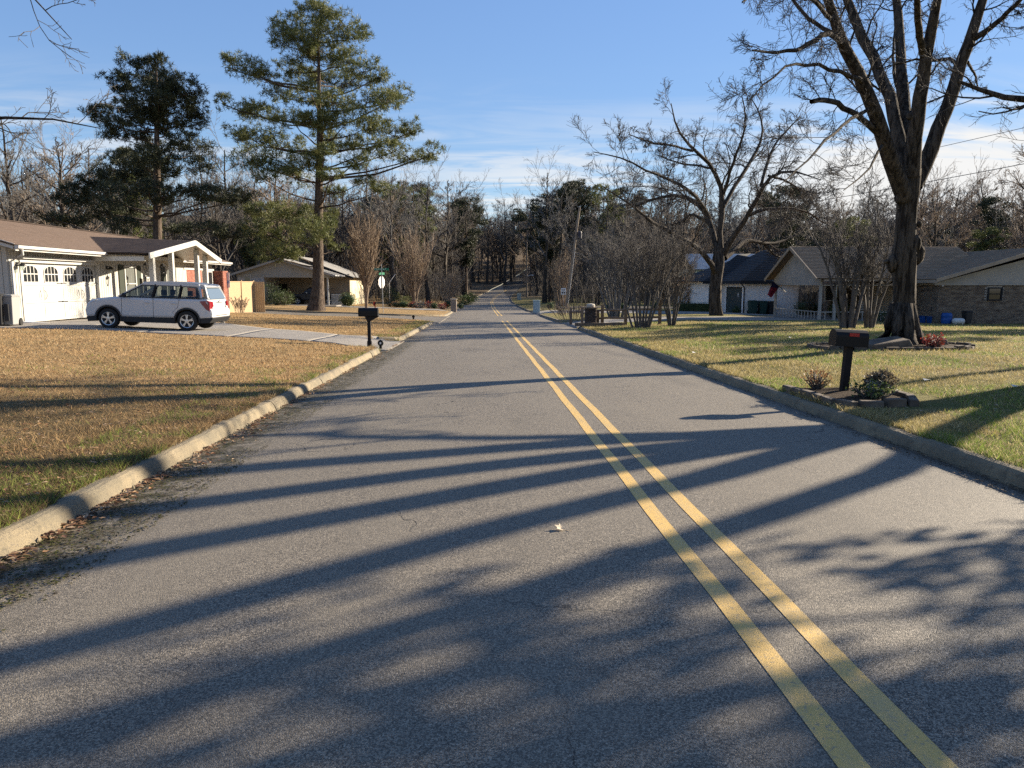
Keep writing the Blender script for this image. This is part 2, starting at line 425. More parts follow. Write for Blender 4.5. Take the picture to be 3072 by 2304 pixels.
grid('road', YS, np.linspace(-1, 1, 13), lambda E, Y: (xl(Y)+xr(Y))/2+E*(XR0-XL0+.3)/2, crown, M_ASPH)
def paved(name, pts_near, pts_far, m, lift, n=40):
    """sheet between two polylines (near edge, far edge) laid over the ground"""
    def res(pts, n):
        pts = np.array(pts, float); d = np.concatenate([[0], np.cumsum(np.hypot(*np.diff(pts, axis=0).T))]); t = np.linspace(0, d[-1], n)
        return np.stack([np.interp(t, d, pts[:, 0]), np.interp(t, d, pts[:, 1])], -1)
    A, B = res(pts_near, n), res(pts_far, n); w = np.linspace(0, 1, 22)[None, :, None]
    P = A[:, None]*(1-w)+B[:, None]*w; X, Y = P[..., 0], P[..., 1]
    Z = H(X, Y)+lift
    V = np.stack([X, Y, Z], -1).reshape(-1, 3); i = np.arange(X.size).reshape(X.shape)
    F = np.stack([i[:-1, :-1], i[:-1, 1:], i[1:, 1:], i[1:, :-1]], -1).reshape(-1, 4)
    rim = np.concatenate([i[:, 0], i[-1, 1:], i[::-1, -1][1:], i[0, ::-1][1:]])       # little skirt so that the slab has an edge
    V2 = V[rim]-np.array([0, 0, .09]); k = np.arange(len(rim)-1); nb = len(V)
    F2 = np.stack([rim[k], rim[k+1], nb+k+1, nb+k], -1)
    o = bpy.data.objects.new(name, mesh_np(name, np.concatenate([V, V2]), [F, F2], m)); link(o)
    if o.data.polygons[5].normal.z < 0: o.data.flip_normals()
    return tag(o, kind='structure')
DR1 = tag(bpy.data.objects.new('driveway', None), kind='structure'); link(DR1)
_nx, _ny, _fx, _fy = [2.9, 6, 9.2, 13, 17], [21.7, 22.7, 24, 24.4, 24.4], [2.9, 5, 8, 11, 13.5, 16.9], [25.9, 26.6, 28.5, 31.5, 32.6, 33.1]
_cut = [2.9, 5.4, 8.2, 11.2, 14.1, 16.88]
for a_, b_ in zip(_cut[:-1], _cut[1:]):                              # poured panels with open joints
    xs = np.linspace(a_+.018, b_-.018, 7)
    o = paved('concrete_panel', [(-x, np.interp(x, _nx, _ny)) for x in xs], [(-x, np.interp(x, _fx, _fy)) for x in xs], M_DRIVE, .02, 16)
    o.parent = DR1; del o['kind']
paved('side_street', [(-2.8, 42.0), (-3.0, 43.4), (-4.0, 45.0), (-5.5, 45.8), (-7.2, 46.05), (-60, 47)], [(-3.0, 59), (-3.2, 57.6), (-4.2, 56.0), (-5.7, 55.2), (-7.4, 54.95), (-60, 55)], M_ASPH, .022, 90)
paved('driveway', [(-3.3, 71.3), (-24, 71.6)], [(-3.3, 75.1), (-24, 75.1)], M_DRIVE, .02)
paved('driveway', [(4.3, 36.5), (6, 38.2), (9, 38.9), (14, 39.4), (18.2, 39.8), (24, 39.9)], [(4.3, 43.7), (6, 43.4), (10, 44.2), (14, 45.4), (18.2, 46.4), (24, 46.4)], M_DRIVE, .022)
paved('driveway', [(4.1, 62.2), (7.5, 59.5), (11.5, 53.5), (15, 51.6), (19, 50.6), (25, 50.2)], [(4.0, 71.3), (8, 70), (12.5, 67), (15, 61), (18.2, 60), (25, 59.5)], M_DRIVE, .022)
paved('driveway', [(7.6, 75.5), (16, 73.5), (24, 72)], [(7.6, 83), (16, 84), (24, 84)], M_ASPH, .03)
# double yellow line, broken at the side street
ctr = lambda Y: 1.37-.0075*np.minimum(Y, 62)+np.where(Y > 62, sh(Y)-sh(62), 0)
def stripe(off, y0, y1):
    ys = np.arange(y0, y1, .8); w = .054
    def fx(E, Y): return ctr(Y)+off+E*w+.006*np.sin(Y*2.1+off*40)*np.abs(E)
    def fz(X, Y, E): return zr(Y)+.05*(1-((X-(xl(Y)+xr(Y))/2)/((XR0-XL0+.3)/2))**2)+.0025
    o = grid('line_marking', ys, np.array([-1., 0, 1.]), fx, fz, M_YEL)
for off in (-.145, .145):
    stripe(off, -6, 46.3); stripe(off, 57.5, 205)

# ------------------------------------------------------------------ kerbs, in poured lengths
PROF = [(0, -.25), (.0, .0), (.022, .055), (.045, .10), (.075, KH-.008), (.11, KH), (.205, KH-.004), (.21, -.25)]
def kerb(paths):
    root = tag(bpy.data.objects.new('kerb', None), kind='structure'); link(root)
    rng = random.Random(5)
    for pts, hand in paths:
        pts = np.array(pts, float)
        d = np.concatenate([[0], np.cumsum(np.hypot(*np.diff(pts, axis=0).T))]); tot = d[-1]
        t0 = 0
        while t0 < tot-.2:
            ln = 3.05 if pts[:, 1].mean() < 60 else 6.1
            t1 = min(t0+ln, tot); ts = np.linspace(t0+.006, t1-.006, max(3, int((t1-t0)/(.18 if pts[:, 1].mean() < 25 else .5))))
            x, y = np.interp(ts, d, pts[:, 0]), np.interp(ts, d, pts[:, 1])
            tx, ty = np.gradient(x), np.gradient(y); l = np.hypot(tx, ty); nx, ny = -ty/l*hand, tx/l*hand
            dz = rng.uniform(-.008, .008); dn = rng.uniform(-.008, .008)
            m = MB(); vs = []; n = len(PROF)
            for i in range(len(ts)):
                # base level: road level at the kerb face
                L_, R_ = xl(y[i])-x[i], x[i]-xr(y[i]); e = max(L_, R_, 0)
                zb = zr(y[i])+(.036*min(L_, 16) if L_ > 0 else np.interp(max(R_, 0), [0, 6, 14], [0, .175, .15]))
                wob = .009*math.sin(ts[i]*2.3)+.006*math.sin(ts[i]*7.1+1)+rng.uniform(-.005, .005)
                for (o, z) in PROF: vs.append((x[i]+nx[i]*(o+dn+wob), y[i]+ny[i]*(o+dn+wob), zb+z+(dz+rng.uniform(-.004, .004) if z > 0 else 0)))
            fs = [(i*n+k, i*n+k+1, (i+1)*n+k+1, (i+1)*n+k) for i in range(len(ts)-1) for k in range(n-1)]
            fs += [tuple(range(n-1, -1, -1)), tuple((len(ts)-1)*n+k for k in range(n))]
            m.add(vs, fs).build('kerb_segment', M_KERB, root)
            t0 = t1
def line(fx, a, b): ys = np.arange(a, b+.01, .5); return [(float(fx(y)), y) for y in ys]
def arc(cx, cy, r, a0, a1): return [(cx+r*math.cos(rad(a)), cy+r*math.sin(rad(a))) for a in np.linspace(a0, a1, 10)]
kerb([
    (line(xl, -8, 20.6)+arc(xl(20.6)-1, 20.6, 1, 0, 75), 1),
    (arc(xl(27)-1, 27, 1, -75, 0)+line(xl, 27.2, 42)+arc(xl(42)-4, 42, 4, 5, 90)+[(-12, 46.05), (-30, 46.4)], 1),
    ([(-30, 54.95), (-12, 54.95)]+arc(xl(59)-4, 59, 4, -90, -5)+line(xl, 59, 70)+arc(xl(70)-1.2, 70, 1.2, 0, 80), 1),
    (arc(xl(76.4)-1.2, 76.4, 1.2, -80, 0)+line(xl, 76.5, 117), 1),
    (line(xr, -8, 35)+arc(xr(35)+1.6, 35, 1.6, 180, 110), -1),
    (arc(xr(45.2)+1.6, 45.2, 1.6, 250, 180)+line(xr, 45.4, 60)+arc(xr(60)+2, 60, 2, 180, 100), -1),
    (arc(xr(73.5)+2, 73.5, 2, 260, 180)+line(xr, 73.8, 103), -1),
    (line(xl, 123, 200), 1), (line(xr, 109, 200), -1),
])

# ------------------------------------------------------------------ grass, leaves (nobody could count them)
def attr_mat(name, trans=.35):
    m = bpy.data.materials.new(name); m.use_nodes = True; nt = m.node_tree; N, L = nt.nodes, nt.links; b = N['Principled BSDF']
    a = N.new('ShaderNodeAttribute'); a.attribute_name = 'tint'; L.new(a.outputs['Color'], b.inputs['Base Color'])
    b.inputs['Roughness'].default_value = .7; b.inputs['Specular IOR Level'].default_value = .15
    t = N.new('ShaderNodeBsdfTranslucent'); s = N.new('ShaderNodeMixShader'); s.inputs[0].default_value = trans
    L.new(a.outputs['Color'], t.inputs[0]); L.new(b.outputs[0], s.inputs[1]); L.new(t.outputs[0], s.inputs[2]); L.new(s.outputs[0], N['Material Output'].inputs[0])
    return m
M_BLADE = attr_mat('grass_blade', .4); M_DRYLEAF = attr_mat('dry_leaf', .3)
def tint(me, C):
    a = me.color_attributes.new('tint', 'FLOAT_COLOR', 'POINT')
    a.data.foreach_set('color', np.concatenate([C, np.ones((len(C), 1))], 1).astype(np.float32).ravel())
def vnoise(x, y, f, seed):
    """cheap smooth value noise"""
    r = np.random.RandomState(seed); T = r.rand(64, 64)
    X, Y = x*f, y*f; i, j = np.floor(X).astype(int), np.floor(Y).astype(int); u, v = smooth(X-i), smooth(Y-j)
    g = lambda a, b: T[a % 64, b % 64]
    return (g(i, j)*(1-u)+g(i+1, j)*u)*(1-v)+(g(i, j+1)*(1-u)+g(i+1, j+1)*u)*v
def fb(x, y, f, seed): return .5*vnoise(x, y, f, seed)+.3*vnoise(x, y, f*2.1, seed+1)+.2*vnoise(x, y, f*4.3, seed+2)
def in_drive(x, y, side):
    if side < 0:
        near = np.interp(-x, [2.9, 6, 9.2, 13, 17], [21.7, 22.7, 24, 24.4, 24.4]); far = np.interp(-x, [2.9, 5, 8, 11, 13.5, 17], [25.9, 26.6, 28.5, 31.5, 32.6, 32.9])
        return (y > near-.03) & (y < far)
    near = np.interp(x, [4.3, 6, 9, 14, 18.2], [36.5, 38.2, 38.9, 39.4, 39.8]); return y > near
BED = []      # (x, y, rx, ry) planting beds that grass keeps out of; filled below
BED += [(10.15, 18.35, 2.0, 1.15), (5.55, 10.05, .8, 1.15)]
def grass(name, side, n, pal, weights, seed, y0, y1, hgt, label, edge=0):
    r = np.random.RandomState(seed)
    y = y0*(y1/y0)**r.rand(n); e = .165+.05*r.rand(n)+22*r.rand(n)**1.6*np.clip(y/14, .35, 1)
    if edge: e = .13+edge*r.rand(n)**1.3; kk = fb(y, y*0, 1.3, seed) > .42; y, e = y[kk], e[kk]; n = len(y)
    x = xl(y)-e if side < 0 else xr(y)+e
    k = (~in_drive(x, y, side)) & (np.abs((x-1.5*0)/np.maximum(y, .1)-.03) < .80)
    for bx, by, ax, ay in BED: k &= ((x-bx)/ax)**2+((y-by)/ay)**2 > 1
    if side < 0: k &= (x > -17) | (y < 24)
    x, y = x[k], y[k]; n = len(x); z = H(x, y)
    clump = fb(x, y, 2.2, seed); patch = fb(x, y, .45, seed+9)
    s = np.clip(y/9, .8, 2.6)
    hh = hgt*(.4+1.1*r.rand(n)**1.5)*(.35+1.5*clump); w = .0042*s*(.7+.6*r.rand(n))
    a = r.rand(n)*6.283; lean = hh*(.4+.9*r.rand(n)); b = r.rand(n)*6.283
    P = np.stack([x, y, z-.005], 1); W = np.stack([np.cos(a)*w, np.sin(a)*w, 0*a], 1)
    T = P+np.stack([np.cos(b)*lean, np.sin(b)*lean, hh], 1)
    V = np.stack([P-W, P+W, T], 1).reshape(-1, 3); F = np.arange(3*n).reshape(-1, 3)
    pal = np.array(pal); wts = weights(clump, patch, e[k], y, r.rand(n))
    C = pal[wts]*(.75+.5*r.rand(n))[:, None]
    me = mesh_np(name, V, F, M_BLADE); tint(me, np.repeat(C, 3, 0))
    tag(link_new(name, me), label, None, None, 'stuff')
def link_new(name, me, parent=None):
    o = bpy.data.objects.new(name, me); link(o, parent); return o
def wl(cl, pa, e, y, r):
    g = (fb(e*1.0, y, .9, 77) > .56)
    near_kerb = (e < 1.0) & (r < .45) & (fb(e, y, .8, 3) > .45)
    w = np.where(r < .40, 0, np.where(r < .68, 1, np.where(r < .85, 2, 3)))
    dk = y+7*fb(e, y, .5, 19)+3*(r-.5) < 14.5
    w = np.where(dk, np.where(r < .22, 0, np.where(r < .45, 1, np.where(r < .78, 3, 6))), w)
    w = np.where((g & (r < .26) & (y < 16)) | near_kerb, 4+(r*1000 % 2).astype(int), w)
    return w
def wr(cl, pa, e, y, r):
    g = fb(e, y, .5, 31)
    w = np.where(r < .34, 0, np.where(r < .58, 1, np.where(r < .8, 2, 3)))
    return np.where((g > .50) & (r < .6), 4+(r*1000 % 2).astype(int), w)
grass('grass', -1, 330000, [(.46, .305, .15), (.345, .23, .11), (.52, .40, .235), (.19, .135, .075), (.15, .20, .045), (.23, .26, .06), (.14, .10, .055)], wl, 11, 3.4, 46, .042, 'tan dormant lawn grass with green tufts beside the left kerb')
grass('grass', 1, 260000, [(.32, .27, .10), (.40, .32, .155), (.25, .20, .095), (.50, .42, .24), (.16, .23, .045), (.23, .28, .06)], wr, 12, 5.0, 37, .045, 'yellow green winter lawn grass beyond the right kerb')
grass('grass', -1, 9000, [(.40, .29, .15), (.30, .21, .11), (.48, .37, .21), (.17, .12, .065), (.15, .20, .045), (.23, .26, .06), (.14, .10, .055)], wl, 51, 3.4, 30, .07, 'ragged grass growing over the top of the left kerb', .16)
grass('grass', 1, 7000, [(.32, .27, .10), (.40, .32, .155), (.25, .20, .095), (.50, .42, .24), (.16, .23, .045), (.23, .28, .06)], wr, 52, 5, 30, .065, 'ragged grass growing over the top of the right kerb', .16)
def leaves(name, x, y, size, pal, seed, label, lift=.012):
    r = np.random.RandomState(seed); n = len(x); z = H(x, y)+lift
    s = size*(.6+.8*r.rand(n)); a = r.rand(n)*6.283; tl = r.uniform(-.5, .5, n); fold = r.uniform(.1, .7, n)
    ca, sa = np.cos(a), np.sin(a)
    def P(u, v, w): return np.stack([x+s*(u*ca-v*sa), y+s*(u*sa+v*ca), z+s*w], 1)
    V = np.stack([P(-1, 0, .05+0*tl), P(-.2, -.55, fold), P(1, 0, .1+np.abs(tl)), P(-.2, .55, fold), P(.45, -.35, fold*.8), P(.45, .35, fold*.8)], 1).reshape(-1, 3)
    o = (np.arange(n)*6)[:, None]
    F4 = np.concatenate([o+np.array([[0, 1, 4, 2]]), o+np.array([[0, 2, 5, 3]])])
    me = mesh_np(name, V, F4, M_DRYLEAF); pal = np.array(pal)
    C = pal[r.randint(0, len(pal), n)]*(.7+.6*r.rand(n))[:, None]; tint(me, np.repeat(C, 6, 0))
    return tag(link_new(name, me), label, None, None, 'stuff')
LEAFPAL = [(.30, .17, .09), (.22, .12, .07), (.40, .26, .15), (.16, .09, .06), (.48, .35, .23)]
r = np.random.RandomState(21)
n = 6500; y = 3.6*(20/3.6)**r.rand(n); e = .2+9*r.rand(n)**1.3
leaves('fallen_leaves', xl(y)-e, y, .024, LEAFPAL, 22, 'small brown leaves scattered over the left lawn', .02)
n = 1500; y = 3.5*(40/3.5)**r.rand(n); e = -np.abs(r.normal(0, .075, n))*(1+1.6*(fb(y, y*0, .9, 5) > .5))-.012
k = fb(y, 0*y, .7, 8) > .40; y, e = y[k], e[k]
leaves('fallen_leaves', xl(y)-e, y, .026, LEAFPAL, 23, 'drift of dry brown leaves in the left gutter', .028)
n = 420; y = 6+5*r.rand(n)**1.5*4; e = .3+3.5*r.rand(n)
leaves('fallen_leaves', xr(y)+e, y, .022, LEAFPAL+[(.55, .45, .35)], 24, 'sparse dry leaves on the right lawn', .02)
def scurf(name, n, seed, y0, y1, w, side, pal, size, label):
    r = np.random.RandomState(seed); y = y0*(y1/y0)**r.rand(n); e = -w*r.rand(n)**1.3-.01
    x = xl(y)-e if side < 0 else xr(y)+e
    k = fb(x*2, y, 1.1, seed) > .38
    return leaves(name, x[k], y[k], size, pal, seed, label, .022)
scurf('gutter_debris', 9000, 41, 3.4, 30, .62, -1, [(.05, .055, .02), (.07, .06, .03), (.10, .10, .03), (.05, .04, .025)], .011, 'dark moss and twig litter along the left gutter')
scurf('gutter_debris', 2500, 42, 5.5, 30, .22, 1, [(.06, .05, .035), (.10, .08, .06), (.18, .14, .1)], .012, 'dark leaf crumbs along the right gutter')
# ------------------------------------------------------------------ trees
def m_bark(name, c1, c2, c3, sc=11, bump=1.0, st=(1, 1, .13)):
    m, N, L, b = nodes_of(name); g = G(N, L); tc = N.new('ShaderNodeTexCoord'); p = g.scale(tc.outputs['Object'], st)
    v = g.noise(p, sc, 5, .65, .6); n = g.noise(p, sc*1.7, 6, .7)
    a = g.mix(g.ramp(n, .35, .65), c1, c2); a = g.mix(g.ramp(v, .50, .40), a, c3); L.new(a, b.inputs['Base Color'])
    g.bump(g.math('ADD', g.ramp(v, .35, .6), g.math('MULTIPLY', n, .7)), bump, .035, b); b.inputs['Roughness'].default_value = .95; b.inputs['Specular IOR Level'].default_value = .15
    return m
M_BARK = m_bark('grey_bark', (.105, .088, .070), (.060, .050, .042), (.022, .018, .015))
M_PINEBARK = m_bark('pine_bark', (.135, .105, .082), (.09, .07, .056), (.05, .037, .03), 8, 1.0, (1, 1, .3))
M_TWIG = mat('twig', (.088, .080, .073), (.13, .115, .10), 3, .9)
M_TWIGTAN = mat('twig_tan', (.30, .23, .165), (.19, .145, .11), 2, .9)
M_TWIGDARK = mat('twig_dark', (.050, .043, .038), (.075, .064, .055), 3, .9)
M_TWIGGREY = mat('twig_grey', (.165, .158, .15), (.115, .11, .105), 2, .9)
M_CRAPE = mat('crape_bark', (.12, .105, .09), (.07, .06, .053), 4, .8)
def needle_mat(name, c1, c2, trans=.25):
    m, N, L, b = nodes_of(name); g = G(N, L); p = N.new('ShaderNodeTexCoord').outputs['Object']
    a = g.mix(g.ramp(g.noise(p, 1.1, 5, .7), .35, .65), c1, c2); L.new(a, b.inputs['Base Color']); b.inputs['Roughness'].default_value = .55
    b.inputs['Specular IOR Level'].default_value = .3
    t = N.new('ShaderNodeBsdfTranslucent'); s = N.new('ShaderNodeMixShader'); s.inputs[0].default_value = trans
    L.new(a, t.inputs[0]); L.new(b.outputs[0], s.inputs[1]); L.new(t.outputs[0], s.inputs[2]); L.new(s.outputs[0], N['Material Output'].inputs[0])
    return m
M_NEEDLE = needle_mat('pine_needles', (.085, .105, .034), (.16, .165, .055))
M_NEEDLED = needle_mat('dark_pine_needles', (.028, .036, .017), (.055, .062, .028), .12)  # darkened so the colour itself carries the backlit shade of the left pine
M_LEAFD = needle_mat('evergreen_leaf', (.03, .05, .018), (.06, .085, .03))
M_LEAFG = needle_mat('boxwood_leaf', (.05, .075, .022), (.10, .13, .04))
M_LEAFY = needle_mat('yellow_green_leaf', (.17, .19, .06), (.24, .25, .09))
M_LEAFR = needle_mat('red_leaf', (.30, .05, .04), (.16, .05, .03))
M_LEAFB = needle_mat('brown_leaf', (.24, .13, .06), (.34, .20, .10))

def norm(a): return a/np.maximum(np.linalg.norm(a, axis=-1, keepdims=True), 1e-9)
def tubes(P, R, sides):
    """P (B,n,3) R (B,n) -> verts, quads"""
    B, n, _ = P.shape
    T = norm(np.gradient(P, axis=1))
    up = np.where(np.abs(T[..., 2:3]) < .9, np.array([0, 0, 1.]), np.array([1., 0, 0]))
    up = np.broadcast_to(up[:, :1], T.shape)
    a = norm(np.cross(T, up)); b = np.cross(T, a)
    q = np.arange(sides)*2*np.pi/sides
    ring = P[:, :, None]+R[:, :, None, None]*(np.cos(q)[:, None]*a[:, :, None]+np.sin(q)[:, None]*b[:, :, None])
    V = ring.reshape(-1, 3); i = np.arange(B*n*sides).reshape(B, n, sides); j = np.roll(i, -1, 2)
    F = np.stack([i[:, :-1], j[:, :-1], j[:, 1:], i[:, 1:]], -1).reshape(-1, 4)
    return V, F
def spawn(r, P, R, k, n, lf, ang, up, wig, rf, tmin=.25, tmax=1., rmin=.002, droop=0):
    """k children on each branch of P; returns their polylines"""
    B, m, _ = P.shape; idx = np.repeat(np.arange(B), k); N = len(idx)
    t = np.clip(tmin+(tmax-tmin)*((np.tile(np.arange(k), B)+r.rand(N))/k), 0, .999)*(m-1)
    i = t.astype(int); f = (t-i)[:, None]
    p = P[idx, i]*(1-f)+P[idx, np.minimum(i+1, m-1)]*f
    T = norm(P[idx, np.minimum(i+1, m-1)]-P[idx, i])
    plen = np.linalg.norm(np.diff(P, axis=1), axis=2).sum(1)[idx]
    ln = plen*r.uniform(lf[0], lf[1], N)*(1.15-.6*t/(m-1))
    rnd = norm(r.normal(size=(N, 3))); perp = norm(np.cross(T, rnd))
    a = np.radians(r.uniform(ang[0], ang[1], N))[:, None]
    d = norm(T*np.cos(a)+perp*np.sin(a)+np.array([0, 0, up]))
    out = np.empty((N, n, 3)); out[:, 0] = p; st = (ln/(n-1))[:, None]
    for s in range(1, n):
        out[:, s] = out[:, s-1]+d*st
        d = norm(d+r.normal(size=(N, 3))*wig+np.array([0, 0, up*.25-droop]))
    r0 = np.maximum((R[idx, i]*(1-f[:, 0])+R[idx, np.minimum(i+1, m-1)]*f[:, 0])*rf, rmin*1.3)
    rr = r0[:, None]*np.linspace(1, .35, n)[None]
    return out, np.maximum(rr, rmin)
def resample(pts, n, r=None, jit=0):
    pts = np.array(pts, float); d = np.concatenate([[0], np.cumsum(np.linalg.norm(np.diff(pts[:, :3], axis=0), axis=1))]); t = np.linspace(0, d[-1], n)
    # Catmull-like smoothing through dense interpolation
    out = np.stack([np.interp(t, d, pts[:, c]) for c in range(pts.shape[1])], -1)
    for _ in range(2): out[1:-1] = .25*out[:-2]+.5*out[1:-1]+.25*out[2:]
    if jit and r is not None: out[1:-1, :3] += r.normal(size=(n-2, 3))*jit
    return out
def cat(parts):
    V, F, o = [], [], 0
    for v, f in parts: V.append(v); F.append(f+o); o += len(v)
    return np.concatenate(V), np.concatenate(F)
def bare_tree(r, limbs, levels, base, skip=0):
    """limbs: list of (n,4) arrays x,y,z,r ; levels: list of spawn kwargs with sides. Returns trunk mesh data and crown mesh data, relative to base"""
    trunk, crown = [], []
    n = 12; P = np.stack([resample(l, n, r, .02*np.linalg.norm(l[-1][:3]-l[0][:3])/n*2)[:, :3] for l in limbs])-np.array(base)
    R = np.stack([resample(l, n)[:, 3] for l in limbs])
    if skip:                                                          # fluted bole, finely divided
        q = resample(limbs[0], 44); v, f = tubes(q[None, :, :3]-np.array(base), q[None, :, 3], 26); th = np.tile(np.arange(26)*2*np.pi/26, 44); zz = v[:, 2]
        ax = np.repeat(q[:, :3]-np.array(base), 26, 0); w = 1+.07*np.sin(3*th+zz*.9+1)+.05*np.sin(5*th-zz*1.4)+.035*np.sin(8*th+zz*2.1)+.10*np.exp(-np.maximum(zz, 0)*2.2)*np.sin(5*th+.5)+r.normal(size=len(v))*.008
        trunk.append((ax+(v-ax)*w[:, None], f)); trunk.append(tubes(P[1:], R[1:], 10))
    else: trunk.append(tubes(P, R, 9))
    if skip: P, R = P[skip:], R[skip:]
    for i, lv in enumerate(levels):
        lv = dict(lv); sides = lv.pop('sides')
        P, R = spawn(r, P, R, **lv)
        (trunk if sides >= 5 else crown).append(tubes(P, R, sides))
    return cat(trunk), cat(crown)
def tree_obj(name, label, cat_, base, tr, cr, mt, mc, group=None):
    t = thing(name, label, cat_, base, 0, group)
    link_new('trunk', mesh_np('trunk', tr[0], tr[1], mt, smooth=True), t)
    if cr is not None: link_new('crown', mesh_np('crown', cr[0], cr[1], mc), t)
    return t
DEEP = 1.25
def px_limbs(paths, sc, ox, oy, Y, rng, spread):
    """limb paths traced in crop pixels (x, y, radius px, depth offset m)"""
    out = []
    for path in paths:
        d = rng.uniform(-spread, spread); L = []
        for i, p in enumerate(path):
            yy = Y+(p[3]*DEEP if len(p) > 3 else d*i/(len(path)-1))
            q = at(ox+p[0]*sc, oy+p[1]*sc, yy); L.append((q.x, q.y, q.z, p[2]*sc*yy/FOC))
        out.append(np.array(L))
    return out

# --- the big right-hand tree, several stems from one trunk
rng = random.Random(3); r = np.random.RandomState(3)
YT = 18.3; base = on(2702, YT, -.06)
T = [
    [(1640, 1710, 80, 0), (1638, 1680, 60, 0), (1633, 1600, 50, 0), (1632, 1480, 49, 0), (1632, 1330, 52, 0), (1635, 1240, 57, 0), (1640, 1150, 45, 0), (1648, 1000, 44, 0), (1655, 900, 50, 0), (1662, 820, 52, 0)],
    [(1640, 960, 42, -.05), (1600, 840, 38, -.2), (1545, 700, 35, -.5), (1500, 600, 33, -.7), (1450, 420, 29, -1.0), (1390, 300, 27, -1.2), (1330, 200, 25, -1.4), (1265, 60, 21, -1.7), (1225, -60, 18, -1.9), (1180, -260, 10, -2.2)],
    [(1645, 900, 36, .05), (1615, 760, 32, .3), (1570, 500, 28, .7), (1500, 300, 25, 1.1), (1430, 160, 23, 1.3), (1350, 0, 20, 1.6), (1300, -200, 11, 2)],
    [(1655, 860, 34, .1), (1640, 680, 29, .5), (1625, 450, 26, 1), (1612, 220, 22, 1.5), (1600, 0, 19, 1.8), (1570, -240, 9, 2.2)],
    [(1668, 850, 40, -.1), (1690, 640, 34, -.3), (1712, 450, 31, -.5), (1745, 230, 26, -.7), (1765, 120, 23, -.9), (1800, -20, 19, -1.1), (1860, -260, 9, -1.4)],
    [(1735, 290, 18, -.6), (1705, 170, 16, -1.1), (1690, 60, 15, -1.6), (1710, -80, 12, -2), (1690, -220, 8, -2.4)],
    [(1680, 900, 40, .1), (1725, 800, 36, .2), (1780, 680, 33, .2), (1850, 500, 30, .1), (1905, 340, 28, 0), (1950, 190, 25, 0), (1985, 80, 23, -.1), (2035, -60, 18, -.2), (2100, -260, 9, -.4)],
    [(1965, 190, 15, 0), (2030, 150, 13, -.4), (2100, 95, 12, -.8), (2150, 40, 10, -1.1), (2215, -20, 8, -1.5)],
    [(1345, 215, 14, -1.4), (1270, 150, 12, -1.8), (1190, 190, 12, -2.3), (1130, 248, 10, -2.7), (1000, 250, 7, -3.3), (900, 243, 4, -3.6)],
    [(1310, 180, 11, -1.4), (1210, 120, 9, -1.2), (1140, 70, 8, -1), (1080, -20, 6, -.8), (1040, -120, 4, -.6)],
    [(1500, 640, 15, -.6), (1450, 590, 14, -.9), (1380, 540, 13, -1.3), (1290, 490, 12, -1.7), (1215, 478, 12, -2.1), (1185, 492, 11, -2.2)],
    [(1440, 400, 12, -1), (1340, 350, 9, -1.8), (1180, 300, 8, -2.5), (1080, 290, 6, -3), (960, 400, 4, -3.5), (900, 470, 2.5, -3.8)],
    [(1470, 520, 9, -.8), (1400, 560, 8, -1.6), (1290, 640, 7, -2.4), (1180, 760, 5, -3.2), (1080, 860, 3, -3.8), (990, 920, 2, -4.2)],
    [(1290, 100, 10, -1.6), (1150, -40, 8, -2.6), (950, -60, 6, -3.6), (850, 10, 4, -4.1)],
    [(1530, 680, 8, -.4), (1500, 760, 6, -1.2), (1440, 850, 4, -1.8), (1340, 920, 2.5, -2.4)],
    [(1905, 340, 10, .1), (1860, 280, 8, .6), (1800, 290, 7, 1.2), (1720, 300, 5, 1.8)],
    [(1940, 300, 7, 0), (1975, 360, 5, .5), (1990, 430, 3, .9)],
    [(1240, 40, 10, -1.8), (1100, -120, 8, -2.4), (900, -200, 6, -3), (790, -150, 4, -3.3)],
    [(1620, 560, 9, .9), (1590, 380, 8, 1.8), (1580, 240, 6, 2.6), (1590, 120, 4, 3.2)],
]
limbs = px_limbs(T, .6202, 1700, 0, YT, rng, 1)
LV = [dict(k=7, n=7, lf=(.15, .36), ang=(35, 80), up=.04, wig=.22, rf=.22, tmin=.36, rmin=.0055, sides=5),
      dict(k=8, n=6, lf=(.35, .8), ang=(25, 60), up=-.02, wig=.22, rf=.5, tmin=.15, rmin=.004, sides=4, droop=.02),
      dict(k=10, n=4, lf=(.30, .65), ang=(25, 60), up=-.04, wig=.25, rf=.6, tmin=.2, rmin=.003, sides=3, droop=.05)]
tr, cr = bare_tree(r, limbs, LV, base, 1)
# burls, root flare
mbs = []
def b_rel(x, y, dy, rx, rz): q = at(1700+x*.6202, y*.6202, YT+dy)-base; mbs.append(MB()); mbs[-1].ball((q.x, q.y, q.z), (rx, rx, rz), 10, 6, .12, rng)
for a in ((1575, 1275, -.05, .13, .22), (1700, 1230, -.05, .15, .26), (1720, 1215, -.1, .07, .06), (1545, 1265, -.08, .07, .05), (1602, 960, -.1, .09, .12), (1705, 1085, -.1, .07, .08), (1690, 1180, -.2, .12, .22), (1660, 560, -.7, .08, .1)): b_rel(*a)
for k in range(7):
    a = k*.9+.3; mbs.append(MB()); mbs[-1].tube([(.16*math.cos(a), .16*math.sin(a), 1.15), (.27*math.cos(a), .27*math.sin(a), .6), (.42*math.cos(a), .42*math.sin(a), .22), (.62*math.cos(a), .62*math.sin(a), .06), (.86*math.cos(a), .86*math.sin(a), -.08)], [.14, .155, .15, .11, .07], 9)
big = tree_obj('shade_tree', 'huge leafless shade tree whose dark stems fan above the flower ring', 'tree', base, tr, cr, M_BARK, M_TWIGDARK)
for i, q in enumerate(mbs): q.build('burl' if i < 8 else 'root', M_BARK, big, smooth=True)

